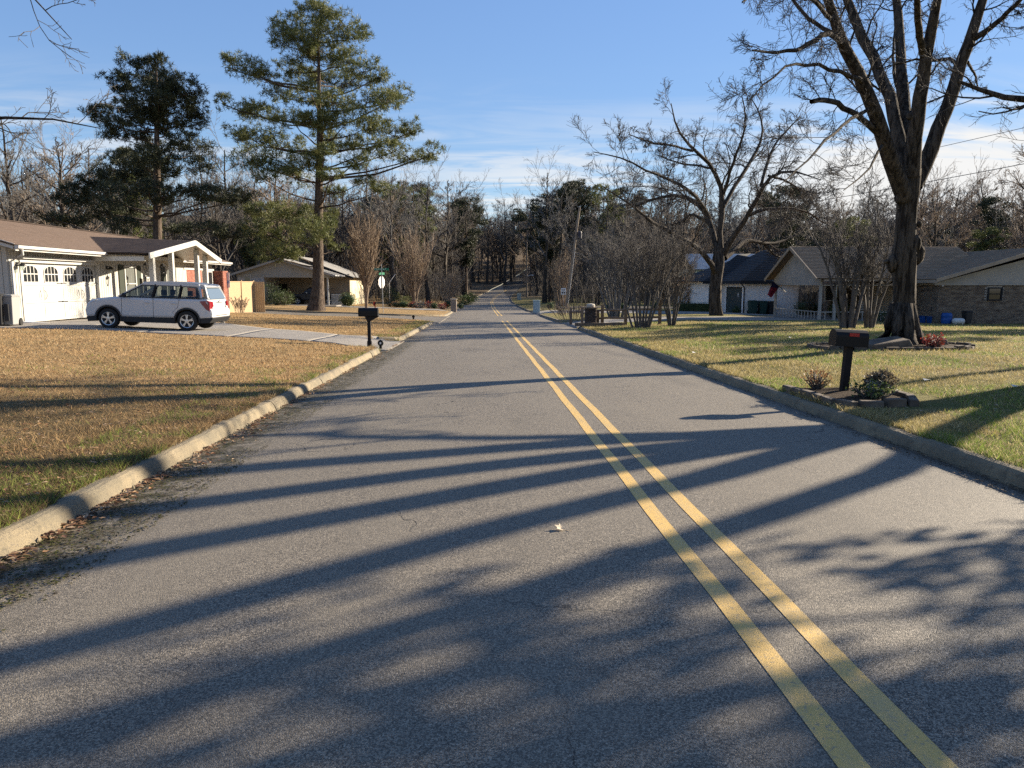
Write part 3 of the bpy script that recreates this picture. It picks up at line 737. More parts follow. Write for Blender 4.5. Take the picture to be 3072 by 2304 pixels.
# --- spreading tree in front of the white garage house
rng = random.Random(8); r = np.random.RandomState(8)
YB = 48.; base = on(2152, YB, -.05)
T = [
    [(722, 1545, 34, 0), (718, 1480, 27, 0), (722, 1380, 26, 0), (735, 1270, 30, 0), (740, 1200, 22, 0)],
    [(725, 1330, 15, 0), (690, 1260, 13, -.6), (640, 1190, 12, -1.5), (560, 1150, 10, -2.3), (480, 1128, 9, -3), (430, 1060, 8, -3.6), (320, 1000, 6, -4.2), (250, 950, 4, -4.6), (170, 900, 2, -5)],
    [(738, 1230, 15, 0), (705, 1130, 13, .6), (690, 1050, 12, 1.2), (625, 960, 11, 1.8), (560, 938, 9, 2.4), (480, 940, 7, 3), (380, 980, 5, 3.6), (290, 1010, 3, 4.2)],
    [(692, 1055, 9, 1), (640, 950, 9, .2), (570, 900, 8, -.6), (500, 868, 7, -1.3), (390, 830, 5, -2), (300, 770, 4, -2.7), (230, 740, 3, -3.2), (130, 735, 1.8, -3.8)],
    [(745, 1200, 14, .1), (748, 1060, 13, .3), (758, 900, 11, .4), (735, 830, 10, .3), (690, 780, 9, 0), (610, 730, 7, -.5), (545, 660, 6, -1), (520, 590, 4, -1.3), (505, 500, 2, -1.6)],
    [(758, 1000, 10, .2), (830, 870, 9, 1), (890, 780, 8, 1.8), (940, 700, 6, 2.4), (960, 600, 5, 2.9), (920, 520, 3, 3.2), (890, 470, 2, 3.4)],
    [(760, 1230, 15, 0), (830, 1110, 12, -.8), (900, 1010, 11, -1.6), (940, 900, 10, -2.2), (975, 850, 8, -2.7), (1060, 805, 6, -3.3), (1150, 840, 4, -3.9), (1230, 870, 2, -4.4)],
    [(765, 1250, 13, 0), (820, 1190, 11, .8), (880, 1140, 10, 1.6), (960, 1185, 8, 2.4), (1040, 1180, 7, 3), (1110, 1150, 5, 3.6), (1140, 1100, 4, 4), (1220, 1010, 2, 4.4)],
    [(885, 1040, 9, -1.3), (960, 1010, 8, -1), (1040, 1005, 7, -.6), (1150, 1012, 5, -.2), (1230, 1070, 4, .3), (1300, 1110, 2, .7)],
    [(940, 900, 8, -2.2), (970, 780, 7, -1.6), (1000, 700, 5, -1), (1080, 620, 4, -.5), (1130, 560, 2, 0)],
    [(755, 950, 8, .4), (800, 800, 7, -.8), (850, 680, 5, -1.6), (870, 560, 4, -2.2), (850, 470, 2, -2.6)],
    [(610, 730, 6, -.5), (500, 700, 5, -1.4), (400, 690, 3.5, -2.2), (300, 650, 2, -3)],
    [(700, 1090, 8, .8), (600, 1020, 7, 1.8), (560, 1080, 5, 2.6), (480, 1100, 3.5, 3.2), (400, 1060, 2, 3.8)],
    [(975, 850, 6, -2.7), (1060, 870, 5, -2.2), (1140, 930, 4, -1.6), (1200, 960, 2, -1)],
    [(720, 820, 6, .2), (640, 800, 5, 1.2), (540, 790, 4, 2.2), (440, 750, 2.5, 3)],
    [(960, 1185, 6, 2.4), (1000, 1230, 5, 3), (1060, 1260, 3, 3.6)],
]
limbs = px_limbs(T, .6202, 1700, 0, YB, rng, 1)
LV2 = [dict(k=12, n=6, lf=(.16, .38), ang=(30, 70), up=.04, wig=.22, rf=.42, tmin=.28, rmin=.010, sides=5),
       dict(k=8, n=5, lf=(.35, .65), ang=(25, 60), up=.05, wig=.22, rf=.5, tmin=.2, rmin=.009, sides=3),
       dict(k=9, n=3, lf=(.35, .7), ang=(20, 55), up=.10, wig=.25, rf=.6, tmin=.2, rmin=.0075, sides=3)]
tr, cr = bare_tree(r, limbs, LV2, base, 1)
tree_obj('spreading_tree', 'wide spreading leafless tree in front of the white garage house', 'tree', base, tr, cr, M_BARK, M_TWIGDARK)

# --- generic bare tree (own space, base at origin)
def gen_tree(seed, Ht, r0, nl, spread, lv, fork=.35, sides0=8, upb=.3):
    r = np.random.RandomState(seed); limbs = []
    top = np.array([r.normal()*.04*Ht, r.normal()*.04*Ht, Ht*.95])
    tp = [(0, 0, -.2, r0*1.5), (0, 0, .35, r0*1.05)]+[(top[0]*t+r.normal()*.012*Ht, top[1]*t+r.normal()*.012*Ht, Ht*t, r0*(1-.85*t)) for t in (.15, .3, .45, .6, .8, .97)]
    limbs.append(np.array(tp))
    for i in range(nl):
        t = fork+(.9-fork)*(i+r.rand())/nl; a = i*2.4+r.rand(); L = Ht*spread*(1.15-t)*r.uniform(.75, 1.2)
        p = np.array([top[0]*t, top[1]*t, Ht*t]); d = np.array([math.cos(a), math.sin(a), r.uniform(.25, .7)]); rr = r0*(1-.85*t)*.6
        P = [(*p, rr)]
        for s in range(1, 6):
            d = norm(d+np.array([0, 0, upb*.35])+r.normal(size=3)*.12); p = p+d*L/5; P.append((*p, rr*(1-.16*s)))
        limbs.append(np.array(P))
    return bare_tree(r, limbs, lv, (0, 0, 0))
LVF = [dict(k=7, n=5, lf=(.25, .55), ang=(25, 60), up=.25, wig=.16, rf=.5, tmin=.25, rmin=.022, sides=4),
       dict(k=6, n=4, lf=(.35, .75), ang=(20, 55), up=.2, wig=.2, rf=.55, tmin=.2, rmin=.017, sides=3),
       dict(k=4, n=3, lf=(.35, .7), ang=(20, 55), up=.1, wig=.2, rf=.6, tmin=.2, rmin=.013, sides=3)]
FOREST = []
for s, (Ht, nl, spr) in enumerate([(19, 13, .42), (16, 11, .5), (21, 12, .36), (14, 12, .55), (18, 14, .45)]):
    tr, cr = gen_tree(60+s, Ht, .22+.01*Ht*.5, nl, spr, LVF)
    FOREST.append((mesh_np('trunk', tr[0], tr[1], M_BARK, smooth=True), mesh_np('crown', cr[0], cr[1], [M_TWIGGREY, M_TWIG, M_TWIGGREY, M_TWIG, M_TWIGTAN][s])))
def put(meshes, name, label, cat_, loc, sc=1, rz=0, group=None):
    t = thing(name, label, cat_, loc, rz, group); t.scale = (sc, sc, sc)
    link_new('trunk', meshes[0], t); link_new('crown', meshes[1], t)
    return t

# --- trees that stand outside the frame on the right: their boughs reach in and their shadows cross the road
r = np.random.RandomState(14); rng = random.Random(14)
base = Vector((13.9, 13.4, h(13.9, 13.4)-.05)); bx, by, bz = base
def loc_limbs(data): return [np.array([(bx+p[0], by+p[1], bz+p[2], p[3]) for p in l]) for l in data]
D = [
    [(0, 0, 0, .55), (0, 0, .6, .40), (.05, .05, 2, .36), (0, .1, 3.4, .38), (0, .1, 4.2, .34)],
    [(0, .1, 3.6, .24), (.3, 1.0, 5.4, .20), (.2, 2.3, 7.8, .17), (-.3, 3.2, 10.5, .12), (-.6, 3.8, 13.2, .06)],
    [(0, .1, 3.8, .24), (.1, .4, 6, .20), (.3, .9, 8.4, .16), (.2, 1.3, 11, .12), (.4, 1.6, 14, .05)],
    [(0, 0, 3.7, .24), (-.2, -.5, 5.8, .20), (.1, -1.1, 8.2, .17), (.3, -1.5, 11, .12), (0, -2.2, 13.8, .05)],
    [(0, 0, 3.5, .22), (.1, -1.1, 5.2, .18), (0, -2.4, 7.2, .15), (-.2, -3.7, 9.8, .11), (-.5, -4.6, 12.2, .05)],
    [(0, 0, 2.6, .2), (.6, -1.3, 4.2, .17), (1.2, -2.3, 6.4, .14), (1.3, -2.7, 8.5, .1), (1.2, -3.2, 11, .05)],
    [(-.1, .2, 4.2, .13), (-1.2, .7, 5.0, .10), (-2.4, 1.2, 5.2, .08), (-3.6, 1.5, 5.1, .06), (-4.4, 1.9, 5.6, .03)],
    [(0, 2.1, 7.6, .09), (-1.2, 2.4, 8.4, .07), (-2.5, 2.8, 8.5, .05), (-3.8, 3.0, 8.2, .03)],
    [(.2, -1.0, 8, .10), (-1.3, -1.6, 9.5, .07), (-2.5, -2.2, 10.4, .05), (-3.4, -2.4, 11.6, .03)],
    [(0, -2.2, 7, .10), (1, -3.2, 8.6, .08), (2, -4.2, 10.2, .05), (2.6, -5, 11.6, .03)],
    [(0, .6, 6.8, .10), (1.4, 1.2, 8.3, .08), (2.8, 1.6, 10.2, .05), (3.3, 1.9, 12, .03)],
]
LVR = [dict(k=6, n=6, lf=(.22, .5), ang=(30, 65), up=.08, wig=.2, rf=.45, tmin=.35, rmin=.007, sides=5),
       dict(k=6, n=5, lf=(.35, .75), ang=(25, 60), up=.0, wig=.22, rf=.5, tmin=.2, rmin=.005, sides=4),
       dict(k=5, n=4, lf=(.3, .65), ang=(25, 60), up=-.02, wig=.25, rf=.6, tmin=.2, rmin=.0035, sides=3)]
tr, cr = bare_tree(r, loc_limbs(D), LVR, base, 1)
tree_obj('shade_tree', 'leafless tree just outside the frame whose twigs reach in at the right edge', 'tree', base, tr, cr, M_BARK, M_TWIG)
# leafless tree on the left lawn beside the camera; its twigs hang into the top left corner
r = np.random.RandomState(15)
base = Vector((-11.8, 10.2, h(-11.8, 10.2)-.05)); bx, by, bz = base
q1, q2, q3 = [at(*a) for a in ((-60, 345, 10.6), (130, 340, 10.8), (300, 385, 11))]
w1 = [at(*a) for a in ((-300, -200, 9.6), (-50, -160, 9.5), (90, -60, 9.4), (150, 50, 9.4), (215, 118, 9.4))]
D = [
    [(0, 0, 0, .42), (0, 0, .5, .30), (.05, 0, 2.4, .26), (0, .1, 5, .22), (-.2, .1, 8, .15), (-.3, 0, 11, .05)],
    [(0, 0, 3, .12)]+[(q.x-bx, q.y-by, q.z-bz, w) for q, w in ((q1, .022), (q2, .015), (q3, .006))],
    [(0, .1, 5, .12)]+[(q.x-bx, q.y-by, q.z-bz, w) for q, w in zip(w1, (.022, .016, .011, .008, .004))],
    [(0, 0, 4.4, .14), (-1.4, .8, 6.2, .1), (-2.6, 1.6, 8, .06), (-3.4, 2.2, 10, .03)],
    [(0, 0, 5.2, .14), (-.4, -1.6, 7, .1), (-.8, -2.8, 9, .06), (-1, -3.4, 11, .03)],
]
LVL = [dict(k=9, n=6, lf=(.08, .22), ang=(30, 70), up=.10, wig=.25, rf=.45, tmin=.45, rmin=.0045, sides=5),
       dict(k=6, n=5, lf=(.35, .7), ang=(25, 60), up=.0, wig=.25, rf=.5, tmin=.2, rmin=.003, sides=4),
       dict(k=4, n=4, lf=(.25, .5), ang=(25, 60), up=.0, wig=.25, rf=.6, tmin=.2, rmin=.003, sides=3)]
tr, cr = bare_tree(r, loc_limbs(D), LVL, base)
tree_obj('bare_tree', 'leafless tree at the left edge with thin twigs hanging into the sky', 'tree', base, tr, cr, M_BARK, M_TWIG)

# ---- foliage: leaf or needle clumps
def tufts(r, C, n, ln, wd, k, up=.5, flat=1.0):
    """needle tufts at centres C (N,3); k needles each"""
    N = len(C); d = r.normal(size=(N, k, 3)); d[..., 2] = d[..., 2]*flat+up; d = norm(d)
    c = np.repeat(C[:, None], k, 1); L = ln*r.uniform(.7, 1.2, (N, k, 1)); s = norm(np.cross(d, r.normal(size=(N, k, 3))))*wd
    b = c+d*L*.12
    V = np.stack([b-s*.5, b+s*.5, c+d*L], 2).reshape(-1, 3)
    return V, np.arange(len(V)).reshape(-1, 3)
def leafcloud(r, C, ln, wd):
    N = len(C); d = norm(r.normal(size=(N, 3))+np.array([0, 0, .3])); s = norm(np.cross(d, r.normal(size=(N, 3))))
    V = np.stack([C, C+d*ln*.5+s*wd, C+d*ln, C+d*ln*.5-s*wd], 1).reshape(-1, 3)
    return V, np.arange(4*N).reshape(-1, 4)
def inell(r, n, shell=.35):
    d = norm(r.normal(size=(n, 3))); return d*(shell+(1-shell)*r.rand(n, 1))**.6
def pine(name, label, seed, Y, ubase, trunkpx, clumps, sc, mneedle, wide, dens, ln, wd):
    r = np.random.RandomState(seed); base = on(ubase, Y, -.1) if not isinstance(ubase, Vector) else ubase
    bz = np.array(base)
    tp = np.array([(*(np.array(at(x*sc, y*sc, Y))-bz), w*sc*Y/FOC) for x, y, w in trunkpx])
    tp = resample(np.concatenate([[[0, 0, 0, tp[0, 3]*1.75], [0, 0, .35, tp[0, 3]*1.25]], tp]), 22)
    B = [tubes(tp[None, :, :3], tp[None, :, 3], 12)]; P, R = [], []; cents = []; zs = tp[:, 2]
    for cx, cy, rx, ry in clumps:
        q0 = np.array(at(cx*sc, cy*sc, Y))-bz; ax = np.array([np.interp(q0[2], zs, tp[:, 0]), np.interp(q0[2], zs, tp[:, 1])]); dx = q0[0]-ax[0]
        dy = r.uniform(-1, 1)*math.sqrt(max(wide**2*max(.15, min(1, (zs[-1]+1-q0[2])/6))-dx*dx, .8)); q = np.array(at(cx*sc, cy*sc, Y+dy))-bz
        m = sc*Y/FOC; rad_ = np.array([rx*m*1.12, (rx+ry)*.45*m, ry*m*1.05])
        nn = int(dens*rx*ry*m*m*9)+14
        ns = max(4, int(4.5*rx*ry*m*m)+4); sub = q+inell(r, ns, .45)*rad_*(1+.25*r.normal(size=(ns, 1))); rs = .50*math.sqrt(rx*ry)*m*r.uniform(.5, 1.25, ns)
        j = r.randint(0, ns, nn); cc = np.where(r.rand(nn, 1) < .42, q+inell(r, nn)*rad_*1.04, sub[j]+inell(r, nn, .15)*rs[j][:, None]*np.array([1.25, 1.25, .8])); cents.append(cc)
        hd = math.hypot(q[0]-ax[0], q[1]-ax[1]); zt = min(max(q[2]-.22*hd-.2, 1.5), zs[-1]-.3)
        st = np.array([np.interp(zt, zs, tp[:, 0]), np.interp(zt, zs, tp[:, 1]), zt]); mid = st*.5+q*.5+np.array([0, 0, -.08*hd]); q2 = q-np.array([0, 0, rad_[2]*.4])
        w = .022+.011*hd
        pl = resample(np.array([(*st, w), (*(st*.75+mid*.25), w*.9), (*mid, w*.7), (*(mid*.4+q2*.6), w*.5), (*q2, w*.3)]), 7, r, .05); P.append(pl[:, :3]); R.append(pl[:, 3])
        for _ in range(5):                                        # twigs inside the clump
            e = q+inell(r, 1)[0]*rad_*.9; pl = resample(np.array([(*q2, w*.4), (*(q2*.5+e*.5), w*.3), (*e, w*.15)]), 7, r, .04); P.append(pl[:, :3]); R.append(np.maximum(pl[:, 3], .008))
    P, R = np.array(P), np.array(R); B.append(tubes(P, R, 5))
    tr = cat(B); C = np.concatenate(cents)
    cr = tufts(r, C, 0, ln, wd, 10, .45)
    return tree_obj(name, label, 'tree', base, tr, cr, M_PINEBARK, mneedle)
PB = [(1530,50,75,45),(1480,30,40,25),(1400,110,105,55),(1600,110,105,55),(1680,160,65,50),(1340,180,65,60),(1480,160,110,50),(1560,240,120,50),(1420,250,80,45),(1660,280,80,45),(1720,330,70,35),(1800,355,55,35),(1380,320,60,30),(1180,330,85,50),(1110,310,40,45),(1260,370,65,45),(1450,370,100,45),(1580,380,110,45),(1700,390,80,30),(1900,440,55,50),(1830,470,65,40),(1740,470,90,40),(1330,440,80,35),(1460,460,90,35),(1600,480,100,40),(1060,480,40,30),(1170,510,80,40),(1250,540,100,45),(1380,560,100,40),(1520,570,100,35),(1640,570,110,45),(1760,590,90,40),(1870,630,90,40),(1950,610,45,35),(1130,630,65,35),(1230,650,110,50),(1360,680,100,45),(1200,745,90,50),(1320,775,110,50),(1450,760,75,45),(1620,670,110,45),(1750,690,100,40),(1860,705,80,40),(1950,740,75,35),(2040,720,45,45),(1690,760,80,35),(1400,840,70,35),(1250,835,60,30),(1560,900,55,25),(1800,890,55,30),(1720,860,40,20),
      (1250,1000,110,45),(1380,1010,120,45),(1530,1010,70,40),(1200,1080,70,45),(1330,1110,105,45),(1480,1100,95,50),(1540,1050,55,45),(1270,1190,80,45),(1380,1190,70,35),(1600,1170,55,15)]
_rp = random.Random(4); PB += [(1510+_rp.uniform(-75, 75), 170+k*60, _rp.uniform(40, 65), _rp.uniform(24, 34)) for k in range(12)]
pine('pine_tree', 'tallest green pine with open layered crown beside the crossing street', 31, 57., 950, [(1510,1410,27),(1508,1280,25),(1508,1100,23),(1512,900,18),(1515,700,13),(1512,500,10),(1512,300,7),(1505,120,3)], PB, .6329, M_NEEDLE, 6.0, 21.0, .33, .04)
PD = [(740,300,65,40),(690,310,45,45),(600,330,55,50),(560,390,45,45),(660,400,95,50),(790,370,80,50),(880,420,75,60),(700,480,120,60),(820,490,105,55),(580,500,75,35),(480,530,55,45),(440,545,25,25),(930,510,60,55),(640,560,110,40),(780,570,100,40),(900,580,75,40),(560,590,60,30),(560,640,80,32),(670,640,60,25),(860,660,60,32),(650,740,120,40),(540,790,90,50),(680,800,120,50),(850,725,75,32),(945,715,80,50),(900,790,110,40),(480,850,100,42),(420,910,110,50),(340,940,80,40),(560,930,110,50),(450,990,130,42),(330,1040,100,32),(600,1010,95,42),(1000,920,110,40),(1100,930,80,40),(930,900,80,30),(970,1080,95,25),(1090,1110,85,30),(860,1090,75,25),(560,1060,95,25),(250,1030,50,22),(780,940,60,25),(700,880,70,30),(620,850,80,30)]
PD += [(745+_rp.uniform(-70, 70), 380+k*42, _rp.uniform(45, 70), _rp.uniform(28, 38)) for k in range(14)]
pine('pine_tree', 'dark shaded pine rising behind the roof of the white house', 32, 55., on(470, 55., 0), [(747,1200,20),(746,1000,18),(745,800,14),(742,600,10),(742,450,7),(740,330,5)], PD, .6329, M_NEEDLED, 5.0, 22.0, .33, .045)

# ---- background pines (shared meshes)
def gen_pine(seed, Ht, crown0, wide, mn, dens=1.0):
    r = np.random.RandomState(seed); tp = resample(np.array([(0, 0, -.2, .34), (0, 0, .4, .26), (.1, 0, Ht*.3, .22), (0, .1, Ht*.65, .15), (0, 0, Ht, .03)]), 14)
    B = [tubes(tp[None, :, :3], tp[None, :, 3], 7)]; P, R, C = [], [], []
    for i in range(46):
        t = crown0+(1-crown0)*(i+r.rand())/46; z = Ht*t; w = wide*math.sin(math.pi*min(1, .22+.8*(1-t)/(1-crown0)))**.8*r.uniform(.35, 1); a = r.rand()*6.283
        q = np.array([w*math.cos(a), w*math.sin(a), z+.1*w]); st = np.array([0, 0, z-.2*w])
        pl = resample(np.array([(*st, .06), (*(st*.5+q*.5-np.array([0, 0, .05*w])), .04), (*q, .02)]), 5); P.append(pl[:, :3]); R.append(pl[:, 3])
        C.append(q+inell(r, int(60*dens))*np.array([1.25, 1.25, .65]))
    B.append(tubes(np.array(P), np.array(R), 4)); tr = cat(B); cr = tufts(r, np.concatenate(C), 0, .42, .085, 10, .3)
    return (mesh_np('trunk', tr[0], tr[1], M_PINEBARK, smooth=True), mesh_np('crown', cr[0], cr[1], mn))
PINES = [gen_pine(41, 20, .35, 3.6, M_NEEDLED), gen_pine(42, 17, .25, 4.0, M_NEEDLE), gen_pine(43, 22, .5, 4.4, M_NEEDLED)]
# ------------------------------------------------------------------ building materials
M_WHITE = mat('white_paint', (.44, .425, .385), (.38, .37, .335), 2.2, .55, .08, 30)
M_TRIM = mat('white_trim', (.47, .46, .43), (.42, .41, .385), 3, .45)
M_GUT = mat('gutter_metal', (.50, .49, .47), (.45, .44, .43), 5, .35)
M_DARKGLASS = mat('window_glass', (.02, .022, .025), rough=.06, spec=.9)
M_CURTAIN = mat('curtain_glass', (.16, .165, .15), (.10, .105, .10), 3, .12, spec=.7, stretch=(1, 4, .3))
M_BLACK = mat('black_metal', (.012, .012, .013), rough=.45, spec=.5)
M_MORTAR = mat('mortar', (.42, .38, .33), (.34, .31, .27), 12, .95)
M_BRICKR = mat('red_brick', (.20, .055, .035), (.28, .095, .06), 3.1, .9, .3, 40, stretch=(1, 1, 3), detail=1, world=True, lo=.3, hi=.7)
M_BRICKM = mat('mixed_brick', (.055, .038, .03), (.21, .16, .11), 2.6, .9, .3, 40, stretch=(1, 1, 3), detail=3, world=True, lo=.3, hi=.7)
M_BRICKP = mat('pale_brick', (.48, .45, .42), (.40, .37, .35), 4, .9, .3, 40, stretch=(1, 1, 3), detail=1, world=True, lo=.3, hi=.7)
M_SHUT = mat('shutter_green', (.022, .028, .018), rough=.6)
M_GRYP = mat('grey_paint', (.34, .32, .285), (.29, .275, .245), 1.5, .7)  # grey paint; on the carport railing it stands for white in shade
M_CREAM = mat('cream_paint', (.62, .53, .36), (.56, .48, .33), 2, .7)
M_TANW = mat('tan_board', (.33, .27, .20), (.27, .22, .165), 2, .8)
M_SOFF = mat('soffit', (.52, .50, .45), (.46, .44, .40), 2, .7)
M_WALLW = mat('rendered_wall', (.80, .78, .74), (.74, .72, .68), 1.2, .8, .15, 50)
M_INT = mat('dark_interior', (.02, .02, .02), rough=.9)
M_DOORG = mat('green_door', (.035, .055, .055), rough=.45)
def m_shingle(name, cs, w=.33, hgt=.145):
    m, N, L, b = nodes_of(name); g = G(N, L); uv = N.new('ShaderNodeUVMap').outputs[0]
    br = N.new('ShaderNodeTexBrick'); L.new(uv, br.inputs[0]); br.inputs['Scale'].default_value = 1; br.inputs['Brick Width'].default_value = w; br.inputs['Row Height'].default_value = hgt
    br.inputs['Mortar Size'].default_value = .006; br.inputs['Color1'].default_value = (*cs[0], 1); br.inputs['Color2'].default_value = (*cs[1], 1); br.inputs['Mortar'].default_value = (*[c*.35 for c in cs[0]], 1); br.inputs['Bias'].default_value = 0
    a = g.mix(g.math('MULTIPLY', g.ramp(g.noise(uv, .7, 6, .7), .38, .62), .6), br.outputs['Color'], cs[2]); a = g.mix(g.math('MULTIPLY', g.ramp(g.noise(uv, 60, 3), .5, .7), .4), a, [c*1.5 for c in cs[1]])
    L.new(a, b.inputs['Base Color']); g.bump(g.noise(uv, 90, 3), .5, .01, b); b.inputs['Roughness'].default_value = .95
    return m
M_SHB = m_shingle('brown_shingle', [(.10, .066, .050), (.145, .098, .075), (.07, .05, .04)])
M_SHG = m_shingle('grey_shingle', [(.17, .165, .155), (.24, .23, .215), (.13, .125, .12)])
M_SHD = m_shingle('charcoal_shingle', [(.028, .032, .038), (.045, .05, .058), (.022, .025, .03)])
M_SHT = m_shingle('weathered_shingle', [(.25, .165, .10), (.34, .235, .15), (.19, .135, .09)])

def roof(name, P, n, m, parent, th=.05):
    """stepped shingle courses between eave edge P[0]->P[1] and ridge edge P[3]->P[2] (numpy points); real laps, one mesh"""
    A, B, C, D = [np.array(p, float) for p in P]; nrm = norm(np.cross(B-A, D-A))
    if nrm[2] < 0: nrm = -nrm
    V, U, F = [], [], []; hgt = np.linalg.norm((D+C)/2-(A+B)/2)/n; run = norm(B-A)
    for i in range(n):
        t0, t1 = i/n, (i+1)/n+.001
        for (t, off) in ((t0, -.004), (t0, .016), (t1, .0)):
            for e0, e1 in ((A, D), (B, C)):
                p = e0*(1-t)+e1*t+nrm*off; V.append(p); U.append((float((p-A) @ run), t*n*.145))
        b = i*6; F += [(b, b+1, b+3, b+2), (b+2, b+3, b+5, b+4)]
    # deck under the shingles
    b = len(V); dk = [A, B, C, D]
    for p in dk: V.append(p-nrm*.006); U.append((0, 0))
    for p in dk: V.append(p-nrm*th); U.append((0, 0))
    F += [(b+4, b+5, b+6, b+7), (b, b+4, b+7, b+3), (b+1, b+2, b+6, b+5), (b, b+1, b+5, b+4), (b+3, b+7, b+6, b+2)]
    me = mesh_np(name, np.array(V), np.array(F), m, uv=np.array(U)); fixn(me)
    return link_new(name, me, parent)
def tri_roof(name, P, n, m, parent):
    """triangular (hip) or trapezoid slope"""
    return roof(name, P, n, m, parent)

def boards(parent, m, x, ya, yb, za, zb, w=.20, axis='y', out=1, name='siding_board', rng=random.Random(4)):
    """board-and-batten run: every board an object sharing one mesh. axis y: wall plane x=const, facing +x when out=1"""
    n = max(1, int(round(abs(yb-ya)/w))); ww = (yb-ya)/n; me = None
    for i in range(n):
        g = .016
        if me is None:
            o = MB().box((0, g, 0), (.022*out, ww-g, zb-za)).build(name, m, parent) if axis == 'y' else MB().box((g, -.022*out, 0), (ww-g, 0, zb-za)).build(name, m, parent)
            me = o.data
        else: o = link_new(name, me, parent)
        o.location = (x+rng.uniform(0, .003)*out, ya+i*ww, za) if axis == 'y' else (ya+i*ww, x-rng.uniform(0, .003)*out, za)
def bricks(parent, m, O, U, wid, hgt, nrm_, bw=.203, bh=.0677, maxn=300, holes=(), name='brick', seed=1, cap=10**6):
    """running-bond brick skin: nearest 'maxn' as objects, the rest one joined part. O origin, U unit along wall, nrm_ outward"""
    r = np.random.RandomState(seed); O, U, Nn = np.array(O, float), np.array(U, float), np.array(nrm_, float); Z = np.array([0, 0, 1.])
    rows = int(hgt/bh); V, F = [], []; cnt = 0; shared = {}
    for j in range(rows):
        off = -(j % 2)*bw/2; k = 0
        while off+k*bw < wid:
            a, b = max(0, off+k*bw)+.005, min(wid, off+(k+1)*bw)-.005; k += 1
            if b-a < .03: continue
            z0, z1 = j*bh+.005, (j+1)*bh-.005
            if any(a < h1 and b > h0 and z0 < hz1 and z1 > hz0 for h0, h1, hz0, hz1 in holes): continue
            d = r.uniform(.008, .016)
            if cnt < maxn:
                key = round(b-a, 2)
                o = shared.get(key)
                if o is None:
                    L = b-a; vs = [U*u+Nn*w+Z*z for z in (0, bh-.01) for u, w in ((0, 0), (L, 0), (L, .02), (0, .02))]
                    me = mesh_np(name, np.array(vs), np.array([(4, 5, 6, 7), (0, 1, 5, 4), (1, 2, 6, 5), (2, 3, 7, 6), (3, 0, 4, 7)]), m); fixn(me); shared[key] = me; o = me
                ob = link_new(name, o, parent); ob.location = O+U*a+Z*z0+Nn*(d-.018); cnt += 1
            else:
                bb = len(V); V += [O+U*u+Nn*w+Z*z for z in (z0, z1) for u, w in ((a, -.002), (b, -.002), (b, d), (a, d))]
                F += [(bb+4, bb+5, bb+6, bb+7), (bb, bb+1, bb+5, bb+4), (bb+1, bb+2, bb+6, bb+5), (bb+2, bb+3, bb+7, bb+6), (bb+3, bb, bb+4, bb+7)]
    if V:
        me = mesh_np(name, np.array(V), np.array(F), m); o = link_new(name, me, parent); o['kind'] = 'stuff'
def window(parent, x0, x1, z0, z1, P, fr=.06, mg=None, mf=None, mull=(), rails=(), arch=False, name='window', sill=True):
    """window in wall plane; P(u, d, z) maps along-wall, outward, height"""
    mf = mf or M_TRIM; f = MB()
    def bx(a, b, c, d, o0, o1): f.add([P(a, o0, c), P(b, o0, c), P(b, o1, c), P(a, o1, c), P(a, o0, d), P(b, o0, d), P(b, o1, d), P(a, o1, d)], [(0, 3, 2, 1), (4, 5, 6, 7), (0, 1, 5, 4), (1, 2, 6, 5), (2, 3, 7, 6), (3, 0, 4, 7)])
    bx(x0, x0+fr, z0, z1, 0, .06); bx(x1-fr, x1, z0, z1, 0, .06); bx(x0+fr, x1-fr, z1-fr, z1, 0, .058); bx(x0+fr, x1-fr, z0, z0+fr, 0, .058)
    for u in mull: bx(u-.012, u+.012, z0+fr, z1-fr, .012, .045)
    for z in rails: bx(x0+fr, x1-fr, z-.025, z+.025, .011, .048)
    w = f.build(name, mf, parent)
    MB().add([P(x0+fr, .010, z0+fr), P(x1-fr, .010, z0+fr), P(x1-fr, .010, z1-fr), P(x0+fr, .010, z1-fr)], [(0, 1, 2, 3)]).build('pane', mg or M_DARKGLASS, w)
    return w

# ------------------------------------------------------------------ white house with the garage (left)
HX = -16.9; gz = .22
H1 = thing('white_house', 'white board-and-batten ranch house with brown shingle roof and arched-window garage door', 'house', (0, .65, 0))
MB().box((-25, 26.36, -.4), (HX-.12, 27.0, 2.92)).box((-25, 27.0, 2.37), (HX-.12, 32.4, 2.92)).box((-25, 32.4, -.4), (HX-.025, 45.9, 2.92)).box((HX-.12, 26.36, -.4), (HX-.025, 27.02, 2.92)).box((HX-.12, 27.02, 2.42), (HX-.025, 32.38, 2.92)).build('wall', M_WHITE, H1)
MB().prism([(-25.05, 2.92), (HX-.02, 2.92), (-20.75, 4.12)], 26.36, 45.8, 'y').build('gable_wall', M_WHITE, H1)
boards(H1, M_WHITE, HX-.025, 26.36, 27.0, gz-.3, 2.86, .16)
boards(H1, M_WHITE, HX-.025, 27.02, 32.38, 2.44, 2.86, .16)
boards(H1, M_WHITE, HX-.025, 32.4, 41.9, gz-.3, 2.86, .19)
boards(H1, M_WHITE, 26.36, -20.6, HX-.03, gz-.3, 2.86, .19, 'x', 1)
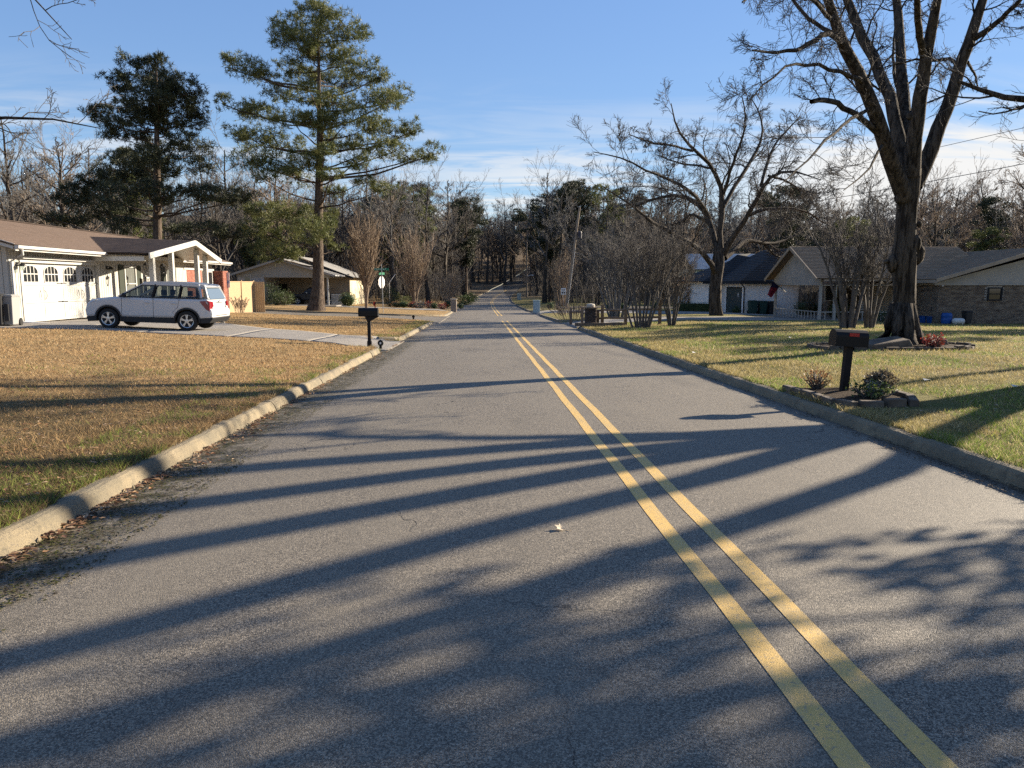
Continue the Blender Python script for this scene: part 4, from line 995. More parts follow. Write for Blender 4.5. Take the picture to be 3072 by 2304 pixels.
# garage door: recessed, four columns of panels
GD = MB().box((HX-.15, 27.02, gz-.05), (HX-.11, 32.38, 2.42)).build('garage_door', M_TRIM, H1)
MB().box((HX-.10, 26.94, gz-.05), (HX+.03, 27.06, 2.42)).box((HX-.10, 32.34, gz-.05), (HX+.03, 32.46, 2.42)).box((HX-.10, 26.94, 2.36), (HX+.035, 32.46, 2.50)).build('door_frame', M_TRIM, H1)
MB().box((HX-.01, 26.95, 2.49), (HX+.16, 32.45, 2.57)).build('drip_ledge', M_TRIM, H1)
PW = (32.34-27.06)/4
me = None
for c in range(4):                                                   # grooved lower panels, sections lapped
    for (z0, z1) in ((gz, .86), (.90, 1.52)):
        for k in range(7):
            a = 27.06+c*PW+.10+k*(PW-.2)/7
            if me is None: o = MB().box((0, 0, 0), (.018, (PW-.2)/7-.016, z1-z0-.1)).build('door_plank', M_TRIM, GD); me = o.data
            else: o = link_new('door_plank', me, GD); o.scale = (1, 1, (z1-z0-.1)/(.86-gz-.1))
            o.location = (HX-.112, a, z0+.05)
MB().box((HX-.112, 27.06, .868), (HX-.094, 32.34, .90)).box((HX-.112, 27.06, 1.54), (HX-.094, 32.34, 1.60)).build('door_rail', M_TRIM, GD)
MB().box((HX-.112, 27.06, .855), (HX-.1085, 32.34, .867)).box((HX-.112, 27.06, 1.525), (HX-.1085, 32.34, 1.538)).build('section_seam', M_INT, GD)
for c in range(4):
    y0 = 27.06+c*PW+.22; y1 = 27.06+(c+1)*PW-.22; yc = (y0+y1)/2; z0, zs, zt = 1.66, 2.02, 2.25
    arc_ = [(y0, z0), (y1, z0), (y1, zs)]+[(yc+(y1-y0)/2*math.cos(a), zs+(zt-zs)*math.sin(a)) for a in np.linspace(0.12, math.pi-.12, 12)]+[(y0, zs)]
    fo = MB(); out_ = [(yc+(p[0]-yc)*1.10, 1.955+(p[1]-1.955)*1.12) for p in arc_]; n_ = len(arc_)
    vs = [(HX-.112, *p) for p in out_]+[(HX-.085, *p) for p in out_]+[(HX-.085, *p) for p in arc_]+[(HX-.105, *p) for p in arc_]
    fo.add(vs, [(r_*n_+i, r_*n_+(i+1) % n_, (r_+1)*n_+(i+1) % n_, (r_+1)*n_+i) for r_ in range(3) for i in range(n_)])
    for k in (1, 2, 3):
        yy = y0+(y1-y0)*k/4; fo.box((HX-.105, yy-.018, z0), (HX-.088, yy+.018, zs+(zt-zs)*math.sqrt(max(0, 1-((yy-yc)/((y1-y0)/2))**2))))
    fo.box((HX-.105, y0, 1.93), (HX-.0875, y1, 1.965))
    w = fo.build('window', M_TRIM, GD)
    MB().add([(HX-.1065, *p) for p in arc_], [tuple(range(n_))]).build('pane', M_DARKGLASS, GD)
for yy in (27.06+PW*1, 27.06+PW*3):
    for dy in (-.14, .14):
        MB().tube([(HX-.09, yy+dy, .98), (HX-.04, yy+dy+.05*(dy/.14), 1.10), (HX-.04, yy+dy+.05*(dy/.14), 1.20), (HX-.09, yy+dy, 1.34)], .010, 5).build('pull_handle', M_BLACK, GD)
for yy, zz in ((29.7, 1.60), (29.7, .885), (27.1, 1.6), (32.3, 1.6), (27.1, .885), (32.3, .885)):
    d = .34 if yy == 29.7 else .16; MB().box((HX-.094, yy-d, zz-.014), (HX-.086, yy+d, zz+.014)).box((HX-.094, yy-.03, zz-.03), (HX-.083, yy+.03, zz+.03)).build('strap_hinge', M_BLACK, GD)
# barn lamps either side of the garage door
for yy in (26.80, 33.1):
    l = MB().box((HX-.01, yy-.06, 2.22), (HX+.03, yy+.06, 2.36)).tube([(HX+.02, yy, 2.3), (HX+.12, yy, 2.36), (HX+.19, yy, 2.33)], .014, 6).lathe([(.03, .0), (.14, -.10), (.145, -.12), (.0, -.10)], 12, (HX+.19, yy, 2.33)).build('wall_lamp', M_BLACK, H1)
    MB().lathe([(.07, 0), (.075, -.13), (.05, -.17)], 10, (HX+.19, yy, 2.22)).build('lamp_cage', glass('lamp_glass', (.6, .6, .55), .25), l)
# roof
EX, EZ, RX, RZ, BX = -16.28, 2.93, -20.75, 4.27, -25.3
roof('roof', [(EX, 25.75, EZ), (EX, 47.3, EZ), (RX, 47.3, RZ), (RX, 25.75, RZ)], 30, M_SHB, H1)
roof('roof', [(BX, 25.75, EZ), (BX, 47.3, EZ), (RX+.001, 47.3, RZ), (RX+.001, 25.75, RZ)], 10, M_SHB, H1)
MB().bar((RX, 25.7, RZ+.02), (RX, 47.35, RZ+.02), .22, .035).build('ridge_cap', M_SHB, H1)
MB().box((HX-.02, 26.36, 2.80), (EX+.02, 45.9, 2.82)).box((EX+.0, 25.75, 2.72), (EX+.03, 47.3, 2.90)).build('soffit', M_TRIM, H1)
MB().bar((EX-.05, 25.80, EZ-.06), (RX, 25.80, RZ-.06), .035, .19).bar((BX, 25.80, EZ-.06), (RX, 25.80, RZ-.06), .035, .19).build('barge_board', M_TRIM, H1)
gp = [(0, 0), (.11, .02), (.12, .12), (.0, .12)]
for a, b in ((25.75, 32.6), (40.4, 47.3)):
    MB().prism([(EX+.03+p[0], 2.78+p[1]) for p in gp], a, b, 'y').build('gutter', M_GUT, H1)
MB().tube([(EX+.09, 26.0, 2.78), (EX+.05, 26.1, 2.60), (HX+.06, 26.42, 2.38), (HX+.06, 26.42, .55), (HX+.06, 26.42, .30), (HX+.30, 26.5, .20), (HX+1.0, 26.75, .14)], .045, 8).build('downspout', M_GUT, H1)
# windows, shutters
Px = lambda u, d, z: (HX-.003+d, u, z)
window(H1, 34.65, 35.8, .75, 2.42, Px, .09, M_CURTAIN, rails=(1.58,))
window(H1, 39.1, 39.9, .85, 2.42, Px, .08, M_CURTAIN, rails=(1.58,))
sh_me = None
for y0 in (34.15, 35.84, 38.6, 39.94):
    s = MB().box((0, 0, 0), (.035, .46, 1.72)).build('shutter', M_SHUT, H1) if sh_me is None else link_new('shutter', sh_me, H1)
    sh_me = s.data; s.location = (HX, y0, .72)
# brick panel, dark glazed door, brick end pier
bricks(H1, M_BRICKR, (HX-.02, 41.95, gz-.1), (0, 1, 0), 2.25, 2.45, (1, 0, 0), maxn=240, seed=3)
MB().box((HX-.024, 41.95, gz-.2), (HX-.018, 44.2, 2.35)).box((HX-.024, 44.2, gz-.2), (HX-.016, 46, .45)).build('mortar_bed', M_MORTAR, H1)
MB().box((HX-.03, 41.55, 2.36), (HX+.03, 46.05, 2.52)).build('frieze_board', M_TRIM, H1)
window(H1, 44.3, 45.7, .35, 2.33, Px, .07, M_DARKGLASS, mull=(45.0,), name='glazed_door')
MB().box((HX-.2, 46.0, -.4), (HX+.58, 46.9, 2.36)).build('pier_core', M_MORTAR, H1)
bricks(H1, M_BRICKR, (HX-.02, 45.999, gz-.3), (1, 0, 0), .6, 2.5, (0, -1, 0), maxn=60, seed=5)
bricks(H1, M_BRICKR, (HX+.58, 46.0, gz-.3), (0, 1, 0), .9, 2.5, (1, 0, 0), maxn=0, seed=6)
# porch: cross gable on posts
PX, PY0, PYP, PY1, PZ, PK = -14.35, 31.67, 36.7, 40.07, 2.87, 3.66
PR = thing('porch', None, None); PR.parent = H1
roof('porch_roof', [(PX, PY0, PZ), (EX-.6, PY0, PZ+.06), (-20.2, PYP, PK+.24), (PX, PYP, PK)], 14, M_SHB, PR)
roof('porch_roof', [(PX, PY1, PZ), (EX-.6, PY1, PZ+.06), (-20.2, PYP, PK+.24), (PX, PYP, PK)], 12, M_SHB, PR)
MB().quad((PX-.02, PY0+.05, PZ-.075), (HX, PY0+.05, PZ-.06), (HX, PYP, PK-.04), (PX-.02, PYP, PK-.08)).quad((PX-.02, PY1-.05, PZ-.075), (HX, PY1-.05, PZ-.06), (HX, PYP, PK-.04), (PX-.02, PYP, PK-.08)).build('porch_ceiling', M_TRIM, PR)
MB().bar((PX+.03, PY0-.05, PZ-.11), (PX+.03, PYP, PK-.09), .06, .24).bar((PX+.03, PY1+.05, PZ-.11), (PX+.03, PYP, PK-.09), .06, .24).build('barge_board', M_TRIM, PR)
MB().prism([(PY0+.4, 2.9), (PY1-.4, 2.9), (PYP, 3.5)], HX-.03, HX-.01, 'x').build('gable_wall', M_WHITE, PR)
MB().box((HX, PY0+.15, PZ-.32), (PX-.3, PY0+.30, PZ-.13)).build('beam', M_TRIM, PR)
MB().box((HX, PY0+.1, -.3), (PX-.1, PY1-.1, .20)).build('porch_floor', M_DRIVE, PR)
pm = None
for yy in (32.75, 34.77, 37.82, 38.95):
    zt = (PZ+(PK-PZ)*(yy-PY0)/(PYP-PY0) if yy < PYP else PZ+(PK-PZ)*(PY1-yy)/(PY1-PYP))-.11
    p = MB().box((-.10, -.10, 0), (.10, .10, 1)).box((-.125, -.125, 0), (.125, .125, .05)).build('post', M_TRIM, PR) if pm is None else link_new('post', pm, PR)
    pm = p.data; p.location = (PX-.39, yy, .20); p.scale = (1, 1, zt-.2)
for yy in (33.85, 35.6):                                            # hanging coach lanterns
    l = MB().tube([(-15.5, yy, 3.1), (-15.5, yy, 2.52)], .008, 5).lathe([(.02, .14), (.05, .10), (.16, .0), (.15, -.02), (.02, -.02)], 6, (-15.5, yy, 2.42)).lathe([(.05, 0), (.07, -.04), (.02, -.07)], 6, (-15.5, yy, 2.13)).build('lantern', M_BLACK, H1)
    for k in range(6): a = k*math.pi/3; MB().bar((-15.5+.14*math.cos(a), yy+.14*math.sin(a), 2.40), (-15.5+.07*math.cos(a), yy+.07*math.sin(a), 2.12), .018).build('lantern_bar', M_BLACK, l)
# welcome board leaning on the porch wall
WS = thing('welcome_board', 'tall white board with black upright letters leaning on the white house porch', 'sign', (HX+.28, 37.1, .2))
MB().box((-.012, -.17, 0), (.012, .17, 1.72)).build('board', M_TRIM, WS)
MB().box((-.02, -.20, 0), (.02, -.17, 1.74)).box((-.02, .17, 0), (.02, .20, 1.74)).box((-.02, -.17, 1.71), (.02, .17, 1.74)).build('frame', M_BLACK, WS)
def text(s, size, m, parent, loc, rot, name='lettering', ext=.002):
    c = bpy.data.curves.new(name, 'FONT'); c.body = s; c.size = size; c.align_x = 'CENTER'; c.align_y = 'CENTER'; c.extrude = ext
    o = bpy.data.objects.new(name, c); me = bpy.data.meshes.new_from_object(o); bpy.data.objects.remove(o); o = bpy.data.objects.new(name, me)
    me.materials.clear(); me.materials.append(m); link(o, parent); o.location = loc; o.rotation_euler = rot; return o
for i, ch in enumerate('WELCOME'):
    text(ch, .25, M_BLACK, WS, (.016, 0, 1.56-i*.225), (math.pi/2, 0, math.pi/2))

# ------------------------------------------------------------------ grey house with the open carport (left, beyond the street)
Y2 = 74.; g2 = h(-20, 76)
def w2(u, v, Y=Y2): return at(u, v, Y)
H2 = thing('carport_house', 'low grey house with double gable and a dark truck in its carport', 'house', (0, 0, 0))
lx, rx2, px2 = w2(692, 815).x, w2(1006, 828).x, w2(842, 775).x
ez, pz = w2(692, 818).z-.1, w2(842, 775).z
zb = w2(800, 832).z                                                 # bottom of the carport beam
xo = w2(792, 850).x                                                  # left end of the opening
MB().prism([(lx+.5, ez), (rx2-.5, ez-.1), (rx2-.5, zb), (lx+.5, zb+.25)] if False else [(lx+.55, zb), (rx2-.55, zb), (rx2-.5, ez-.05), (px2, pz-.16), (lx+.5, ez-.02)], Y2, Y2+.12, 'y').build('gable_wall', M_GRYP, H2)
MB().box((lx+.6, Y2+.02, g2-.4), (xo, Y2+6, zb)).build('wall', M_BRICKP, H2)
MB().box((xo, Y2+5.4, g2-.4), (rx2+.4, Y2+5.6, zb+.4)).build('carport_wall', M_TANW, H2)
MB().box((xo, Y2+.1, zb-.02), (rx2-.6, Y2+5.4, zb+.05)).build('carport_ceiling', M_SOFF, H2)
MB().box((xo-.3, Y2-1.5, g2-.5), (rx2+.3, Y2+6, g2-.02)).build('carport_floor', M_DRIVE, H2)
MB().box((w2(837, 850, Y2+5.4).x, Y2+5.33, g2), (w2(862, 850, Y2+5.4).x, Y2+5.38, g2+2.05)).build('doorway', M_INT, H2)
Pn = lambda Y0: (lambda u, d, z: (u, Y0-d, z))
window(H2, w2(732, 850).x, w2(754, 850).x, w2(740, 846).z, w2(740, 824).z, Pn(Y2+.02), .08, M_DARKGLASS)
bricks(H2, M_BRICKP, (w2(756, 850).x, Y2+.02, g2-.2), (1, 0, 0), xo-w2(756, 850).x, zb-g2+.2, (0, -1, 0), maxn=0, seed=8)
YB2 = Y2+16
roof('roof', [(rx2, Y2-.5, ez-.12), (rx2, Y2+5.0, ez-.12), (px2, Y2+5.0, pz), (px2, Y2-.5, pz)], 16, M_SHG, H2)
roof('roof', [(lx, Y2-.5, ez-.05), (lx, Y2+5.0, ez-.05), (px2, Y2+5.0, pz), (px2, Y2-.5, pz)], 16, M_SHG, H2)
p3, r3, l3 = at(892, 768, Y2+5).x, at(1062, 832, Y2+5).x, at(720, 800, Y2+5).x
pz3, ez3 = at(892, 768, Y2+5).z, at(1062, 832, Y2+5).z
roof('roof', [(r3, Y2+4.5, ez3), (r3, YB2, ez3), (p3, YB2, pz3), (p3, Y2+4.5, pz3)], 18, M_SHG, H2)
roof('roof', [(l3, Y2+4.5, ez3), (l3, YB2, ez3), (p3, YB2, pz3), (p3, Y2+4.5, pz3)], 18, M_SHG, H2)
MB().prism([(l3+.4, ez3-.05), (r3-.6, ez3-.05), (p3, pz3-.12)], Y2+5.02, Y2+5.12, 'y').build('gable_wall', M_GRYP, H2)
MB().bar((lx, Y2-.5, ez-.14), (px2, Y2-.5, pz-.09), .05, .2).bar((rx2, Y2-.5, ez-.21), (px2, Y2-.5, pz-.09), .05, .2).build('barge_board', M_GRYP, H2)
MB().bar((r3, Y2+4.5, ez3-.09), (p3, Y2+4.5, pz3-.09), .05, .2).build('barge_board', M_SHD, H2)
MB().box((rx2+.02, Y2-.5, ez-.24), (rx2+.10, Y2+5, ez-.10)).build('gutter', M_GUT, H2)
MB().box((l3+.6, Y2+5.6, g2-.4), (r3-.7, YB2-.5, ez3-.02)).build('wall', M_CREAM, H2)
boards(H2, M_CREAM, r3-.7, Y2+5.6, YB2-.5, g2-.3, ez3-.05, .4)
MB().box((rx2-.85, Y2, g2-.1), (rx2-.70, Y2+.15, zb)).build('post', M_TRIM, H2)
Q = thing('porch_screen', None, None); Q.parent = H2
xa, xb = at(994, 850, Y2+1).x, at(1022, 850, Y2+1).x
for k in range(9):
    xx = xa+(xb-xa)*k/8; MB().box((xx-.03, Y2+1, g2), (xx+.03, Y2+1.05, g2+1.05)).build('picket', M_TRIM, Q)
MB().box((xa, Y2+.99, g2+.95), (xb, Y2+1.06, g2+1.05)).box((xa, Y2+.99, g2+.2), (xb, Y2+1.06, g2+.28)).build('rail', M_TRIM, Q)

# ------------------------------------------------------------------ brick house with open carport gable (right)
g4 = h(18, 43)+.03
H4 = thing('brick_house', 'tan-roofed brick ranch house with open gabled carport and thin posts', 'house', (0, 0, 0))
CX, cy0, cy1, cyr = 18.0, 39.9, 46.3, 43.1
eb, pk = 1.92, 3.72
roof('roof', [(CX-.45, cy0-.55, eb-.05), (27.5, cy0-.55, eb-.05), (27.5, cyr, pk), (CX-.45, cyr, pk)], 22, M_SHT, H4)
roof('roof', [(CX-.45, cy1+.55, eb-.05), (27.5, cy1+.55, eb-.05), (27.5, cyr, pk), (CX-.45, cyr, pk)], 22, M_SHT, H4)
MB().prism([(cy0-.1, eb-.02), (cy0-.1, eb-.42), (cy1+.1, eb-.42), (cy1+.1, eb-.02), (cyr, pk-.2)], CX, CX+.08, 'x').build('gable_wall', M_GRYP, H4)
MB().bar((CX-.45, cy0-.55, eb-.12), (CX-.45, cyr, pk-.08), .05, .17).bar((CX-.45, cy1+.55, eb-.12), (CX-.45, cyr, pk-.08), .05, .17).build('barge_board', M_TANW, H4)
MB().box((CX, cy0-.5, eb-.2), (27, cy0-.46, eb-.06)).build('fascia', M_TANW, H4)
gv = MB()
for k in range(5): gv.box((CX-.02, cyr-.16+.02*k*0, 2.75+k*.07), (CX, cyr+.16, 2.79+k*.07))
gv.build('gable_vent', M_GRYP, H4)
MB().box((CX+.08, cy0, eb-.44), (26, cy1, eb-.40)).build('carport_ceiling', M_SOFF, H4)
pm = None
for xx, yy in ((CX+.08, cy0+.05), (CX+.08, cy1-.05), (CX+.9, cy0+.08), (CX+4.2, cy0+.08)):
    p = MB().box((-.065, -.065, 0), (.065, .065, eb-.42-g4+.02)).build('post', M_GRYP, H4) if pm is None else link_new('post', pm, H4)
    pm = p.data; p.location = (xx, yy, g4-.02)
MB().box((CX-.1, cy0-.1, g4-.3), (26, cy1+.1, g4-.02)).build('carport_floor', M_DRIVE, H4)
RL = thing('railing', None, None); RL.parent = H4  # white railing; its shade is put into the colour as grey
bl = None
for k in range(22):
    xx, yy = (CX+.1, cy0+.3+k*.42) if k < 14 else (CX+.4+(k-14)*.52, cy0+.08)
    if 3 < k < 6 and k < 14: pass
    b_ = MB().box((-.022, -.022, 0), (.022, .022, .42)).build('baluster', M_GRYP, RL) if bl is None else link_new('baluster', bl, RL)
    bl = b_.data; b_.location = (CX+.1 if k < 14 else xx, yy, g4)
MB().box((CX+.07, cy0+.2, g4+.42), (CX+.13, cy1-.1, g4+.47)).box((CX+.14, cy0+.05, g4+.42), (CX+4.1, cy0+.11, g4+.47)).build('rail', M_GRYP, RL)
# body of the house behind the carport and the wing that comes forward
MB().box((22.8, cy1+.0, g4-.4), (40, 54, eb-.05)).build('wall', M_BRICKM, H4)
MB().box((24.1, 40.9, g4-.4), (27, cy1, eb-.3)).build('porch_wall', M_GRYP, H4)
WY = 38.0; WX0, WX1, WPX, WPZ = 23.45, 33.5, 28.5, 3.45
MB().box((WX0, WY+.03, g4-.5), (WX1, 54, 1.60)).build('wall', M_MORTAR, H4)
wz0, wz1 = at(2965, 902, WY).z, at(2965, 862, WY).z; wx0, wx1 = at(2962, 880, WY).x, at(3006, 880, WY).x
bricks(H4, M_BRICKM, (WX0, WY+.03, g4-.45), (1, 0, 0), 5.6, 1.60-g4+.42, (0, -1, 0), maxn=300, holes=((wx0-WX0, wx1-WX0, wz0-g4+.45, wz1-g4+.45),), seed=12)
bricks(H4, M_BRICKM, (WX0, WY+.03, g4-.45), (0, 1, 0), 3, 1.60-g4+.42, (-1, 0, 0), maxn=0, seed=13)
window(H4, wx0, wx1, wz0, wz1, Pn(WY+.0), .07, M_DARKGLASS, M_SHD, rails=((wz0+wz1)/2,))
MB().prism([(WX0-.45, 1.58), (WX1+.45, 1.58), (WPX, WPZ-.45)], WY-.04, WY+.06, 'y').build('gable_wall', M_GRYP, H4)
MB().box((WX0-.3, WY-.07, 1.50), (WX1, WY-.03, 1.60)).build('frieze_board', M_GRYP, H4)
roof('roof', [(WX0-.55, WY-.6, 1.82), (WX0-.55, 54, 1.82), (WPX, 54, WPZ), (WPX, WY-.6, WPZ)], 26, M_SHT, H4)
roof('roof', [(WX1+.55, WY-.6, 1.82), (WX1+.55, 54, 1.82), (WPX, 54, WPZ), (WPX, WY-.6, WPZ)], 10, M_SHT, H4)
MB().bar((WX0-.55, WY-.6, 1.75), (WPX, WY-.6, WPZ-.08), .05, .18).bar((WX1+.55, WY-.6, 1.75), (WPX, WY-.6, WPZ-.08), .05, .18).build('barge_board', M_TANW, H4)
MB().box((WX0-.54, WY-.6, 1.62), (WX0-.50, cy0-.5, 1.80)).build('fascia', M_TANW, H4)
MB().tube([(at(2985, 760, 44).x, 44, 2.9), (at(2985, 760, 44).x, 44, 2.9)], .12, 8).box((at(2985, 760, 44).x-.45, 43.6, 3.45), (at(2985, 760, 44).x+.55, 44.4, 3.57)).build('roof_vent', M_SHD, H4)
# front door with oval light, in the grey porch wall
dx0, dx1 = at(2783, 880, 40.9).x, at(2809, 880, 40.9).x
DR = MB().box((dx0, 40.84, g4+.1), (dx1, 40.89, 1.62)).build('front_door', M_CREAM, H4)
MB().box((dx0-.08, 40.86, g4+.1), (dx0, 40.898, 1.70)).box((dx1, 40.86, g4+.1), (dx1+.08, 40.898, 1.70)).box((dx0-.08, 40.86, 1.62), (dx1+.08, 40.897, 1.72)).build('door_frame', M_TANW, H4)
dc = (dx0+dx1)/2
MB().add([(dc+.13*math.cos(a), 40.835, .75+.45*math.sin(a)) for a in np.linspace(0, 6.28, 20)[:-1]], [tuple(range(19))]).build('oval_light', M_DARKGLASS, DR)
MB().ball((WX0+.0, WY-.25, 1.47), .055, 10, 6).build('porch_lamp', M_TRIM, H4)
MB().box((at(2500, 850, 45.9).x, cy1-.02, g4), (22.8, cy1+.2, eb-.42)).build('wall', M_BRICKM, H4)
window(H4, 21.2, 22.0, g4+.9, g4+1.9, Pn(cy1-.03), .06, M_DARKGLASS)

# ------------------------------------------------------------------ white garage house with the dark hip roof (right, further on)
g3 = h(20, 58)+.0
H3 = thing('garage_house', 'white-walled house with dark hip roof and a dark green door', 'house', (0, 0, 0))
ax0, ax1, ay0, ay1, ew = 19.15, 31., 55.0, 66., 1.78
MB().box((ax0, ay0, g3-.5), (ax1, ay1, ew)).box((18.0, 60.3, g3-.5), (ax0, 70, ew)).build('wall', M_WALLW, H3)
RP = (25.1, 60.5, 4.75)
hz = ew-.02
roof('roof', [(ax0-.5, ay0-.5, hz), (ax0-.5, ay1, hz), (22.8, 61.5, 4.3), (22.8, 58.4, 4.3)], 18, M_SHD, H3)
roof('roof', [(ax0-.5, ay0-.5, hz), (ax1+.5, ay0-.5, hz), (28.5, 58.4, 4.3), (22.8, 58.4, 4.3)], 18, M_SHD, H3)
roof('roof', [(ax1+.5, ay0-.5, hz), (ax1+.5, ay1, hz), (28.5, 61.5, 4.3), (28.5, 58.4, 4.3)], 8, M_SHD, H3)
roof('roof', [(17.4, 59.8, hz), (17.4, 70.5, hz), (23, 65, 4.2), (21, 62.5, 4.0)], 14, M_SHD, H3)
roof('roof', [(17.4, 59.8, hz), (22, 59.8, hz), (23, 62.0, 3.6), (21, 62.5, 4.0)], 14, M_SHD, H3)
MB().box((ax0-.5, ay0-.52, hz-.2), (ax1+.5, ay0-.48, hz)).box((ax0-.52, ay0-.5, hz-.2), (ax0-.48, 59.8, hz)).box((17.38, 59.78, hz-.2), (ax0-.5, 59.82, hz)).build('fascia', M_SHD, H3)
MB().box((ax0-.49, ay0-.47, hz-.19), (ax1+.4, ay0, hz-.15)).box((ax0-.47, ay0, hz-.19), (ax0, 60.2, hz-.15)).build('soffit', M_TRIM, H3)
MB().box((ax0-.03, 55.7, g3-.05), (ax0+.02, 59.0, g3+1.95)).build('garage_door', M_DOORG, H3)
MB().box((ax0-.05, 55.6, g3-.05), (ax0-.01, 55.7, g3+2.03)).box((ax0-.05, 59.0, g3-.05), (ax0-.01, 59.1, g3+2.03)).box((ax0-.05, 55.6, g3+1.95), (ax0-.01, 59.1, g3+2.05)).build('door_frame', M_SHD, H3)
for k in range(1, 4): MB().box((ax0-.036, 55.72, g3+k*.48), (ax0-.028, 58.98, g3+k*.48+.015)).build('section_seam', M_INT, H3)
sw = MB(); c = Vector((ax0-.035, 56.3, g3+1.45))                     # hanging star ornament
st_ = [(c.x-.01, c.y+(.26 if k % 2 == 0 else .10)*math.cos(math.pi/2+k*math.pi/5), c.z+(.26 if k % 2 == 0 else .10)*math.sin(math.pi/2+k*math.pi/5)) for k in range(10)]
sw.add(st_+[(c.x-.05, c.y, c.z)], [(k, (k+1) % 10, 10) for k in range(10)]).build('door_star', M_TRIM, H3)
MB().tube([(ax0-.42, ay0-.42, hz-.16), (ax0-.06, ay0-.06, hz-.5), (ax0-.06, ay0-.06, g3)], .05, 6).build('downspout', M_BLACK, H3)
window(H3, 18.25, 18.75, g3+.7, g3+2.1, Pn(60.29), .07, M_DARKGLASS, rails=(g3+1.4,))
MB().box((18.05, 60.24, g3+.65), (18.2, 60.29, g3+2.15)).build('shutter', M_BLACK, H3)

# ------------------------------------------------------------------ pale green house far behind
H5 = thing('green_house', 'pale green clapboard house glimpsed behind the spreading tree', 'house', (0, 0, 0))
q0, q1 = at(2085, 797, 92), at(2150, 797, 92); g5 = h(26, 92)
M_PGRN = mat('green_siding', (.42, .52, .45), (.36, .45, .40), 2, .7)
MB().box((q0.x, 92, g5-.3), (q0.x+9, 100, q0.z-.4)).build('wall', M_PGRN, H5)
sb = None
for k in range(16):
    o = MB().box((0, -.03, 0), (4.5, 0, .17)).build('clapboard', M_PGRN, H5) if sb is None else link_new('clapboard', sb, H5)
    sb = o.data; o.location = (q0.x, 92, g5+.1+k*.19); o.rotation_euler = (rad(-4), 0, 0)
roof('roof', [(q0.x-.4, 91.5, q0.z-.45), (q0.x+9.4, 91.5, q0.z-.45), (q0.x+9.4, 96, q0.z+1.6), (q0.x-.4, 96, q0.z+1.6)], 14, m_shingle('pale_shingle', [(.36, .40, .44), (.44, .48, .52), (.30, .34, .38)]), H5)
# ------------------------------------------------------------------ vehicles
M_SILVER = mat('silver_paint', (.50, .50, .50), rough=.3, spec=.6)
M_TYRE = mat('tyre_rubber', (.018, .018, .018), (.028, .027, .026), 30, .9)
M_RIM = mat('alloy', (.55, .55, .55), rough=.3, metal=.8)
M_CLAD = mat('black_plastic', (.02, .02, .021), rough=.6)
M_CARGL = glass('car_glass', (.015, .018, .02), .55)
M_RED = mat('tail_red', (.20, .006, .012), rough=.2, spec=.7)
M_LAMP = mat('headlamp', (.65, .66, .66), rough=.15, spec=.8)
M_SEAT = mat('seat_fabric', (.035, .035, .038), rough=.9)
M_TRUCK = mat('truck_paint', (.018, .02, .03), rough=.3, spec=.6)
M_WHT = mat('white_plate', (.75, .75, .74), rough=.4)
def pillow(outline, hw, bev, m_in=None, tumble=None, n=1):
    """closed side outline (x,z) given width; edges rolled over. Returns MB. tumble(z)->extra inset of the side"""
    o = np.array(outline, float); k = len(o)
    nx = np.roll(o, -1, 0)-np.roll(o, 1, 0); nn = np.stack([nx[:, 1], -nx[:, 0]], 1); nn /= np.maximum(np.linalg.norm(nn, axis=1, keepdims=True), 1e-6)
    area = .5*np.sum(o[:, 0]*np.roll(o[:, 1], -1)-np.roll(o[:, 0], -1)*o[:, 1])
    if area < 0: nn = -nn                                             # nn points outward
    rings = []
    tz = (lambda z: 0) if tumble is None else tumble
    for side in (-1, 1):
        for f, ins in ((1, bev), (.72, bev*.35), (0, 0)) if side < 0 else ((0, 0), (.72, bev*.35), (1, bev)):
            p = o-nn*ins
            rings.append([(q[0], side*(hw-bev+bev*f-tz(q[1])), q[1]) for q in p])
    m = MB(); vs = [v for r_ in rings for v in r_]; R = len(rings)
    fs = [(r_*k+i, r_*k+(i+1) % k, (r_+1)*k+(i+1) % k, (r_+1)*k+i) for r_ in range(R-1) for i in range(k)]
    fs += [tuple(range(k)), tuple((R-1)*k+i for i in range(k-1, -1, -1))]
    return m.add(vs, fs)
def wheel(parent, x, y, z, R, side):
    rot = Matrix.Rotation(math.pi/2, 4, 'X'); T = Matrix.Translation((x, y, z))
    w = MB().lathe([(R*.66, -.10), (R*.93, -.105), (R, -.07), (R, .07), (R*.93, .105), (R*.66, .10)], 28, (0, 0, 0), T @ rot).build('wheel', M_TYRE, parent, smooth=False)
    rim = MB(); yo = side*.098
    rim.lathe([(R*.66, -.02), (R*.68, .012), (R*.60, .0), (R*.58, -.05), (R*.15, -.06)], 28, (0, 0, 0), T @ Matrix.Translation((0, yo, 0)) @ (rot if side < 0 else Matrix.Rotation(-math.pi/2, 4, 'X')))
    for s in range(5):
        a = s*2*math.pi/5+.3
        for da in (-.13, .13):
            rim.bar((x+R*.14*math.cos(a), y+yo-side*.01, z+R*.14*math.sin(a)), (x+R*.62*math.cos(a+da), y+yo-side*.012, z+R*.62*math.sin(a+da)), .035, .05, (0, 1, 0))
    rim.lathe([(.075, -.02), (.07, .012), (.02, .016)], 12, (0, 0, 0), T @ Matrix.Translation((0, yo, 0)) @ (rot if side < 0 else Matrix.Rotation(-math.pi/2, 4, 'X')))
    rim.build('rim', M_RIM, w)
def archpts(cx, R, z0, n=12, up=True): 
    a0 = math.asin(max(-1, min(1, (z0-.34)/R)))
    return [(cx+R*math.cos(a), .34+R*math.sin(a)) for a in np.linspace(math.pi-a0, a0, n)]
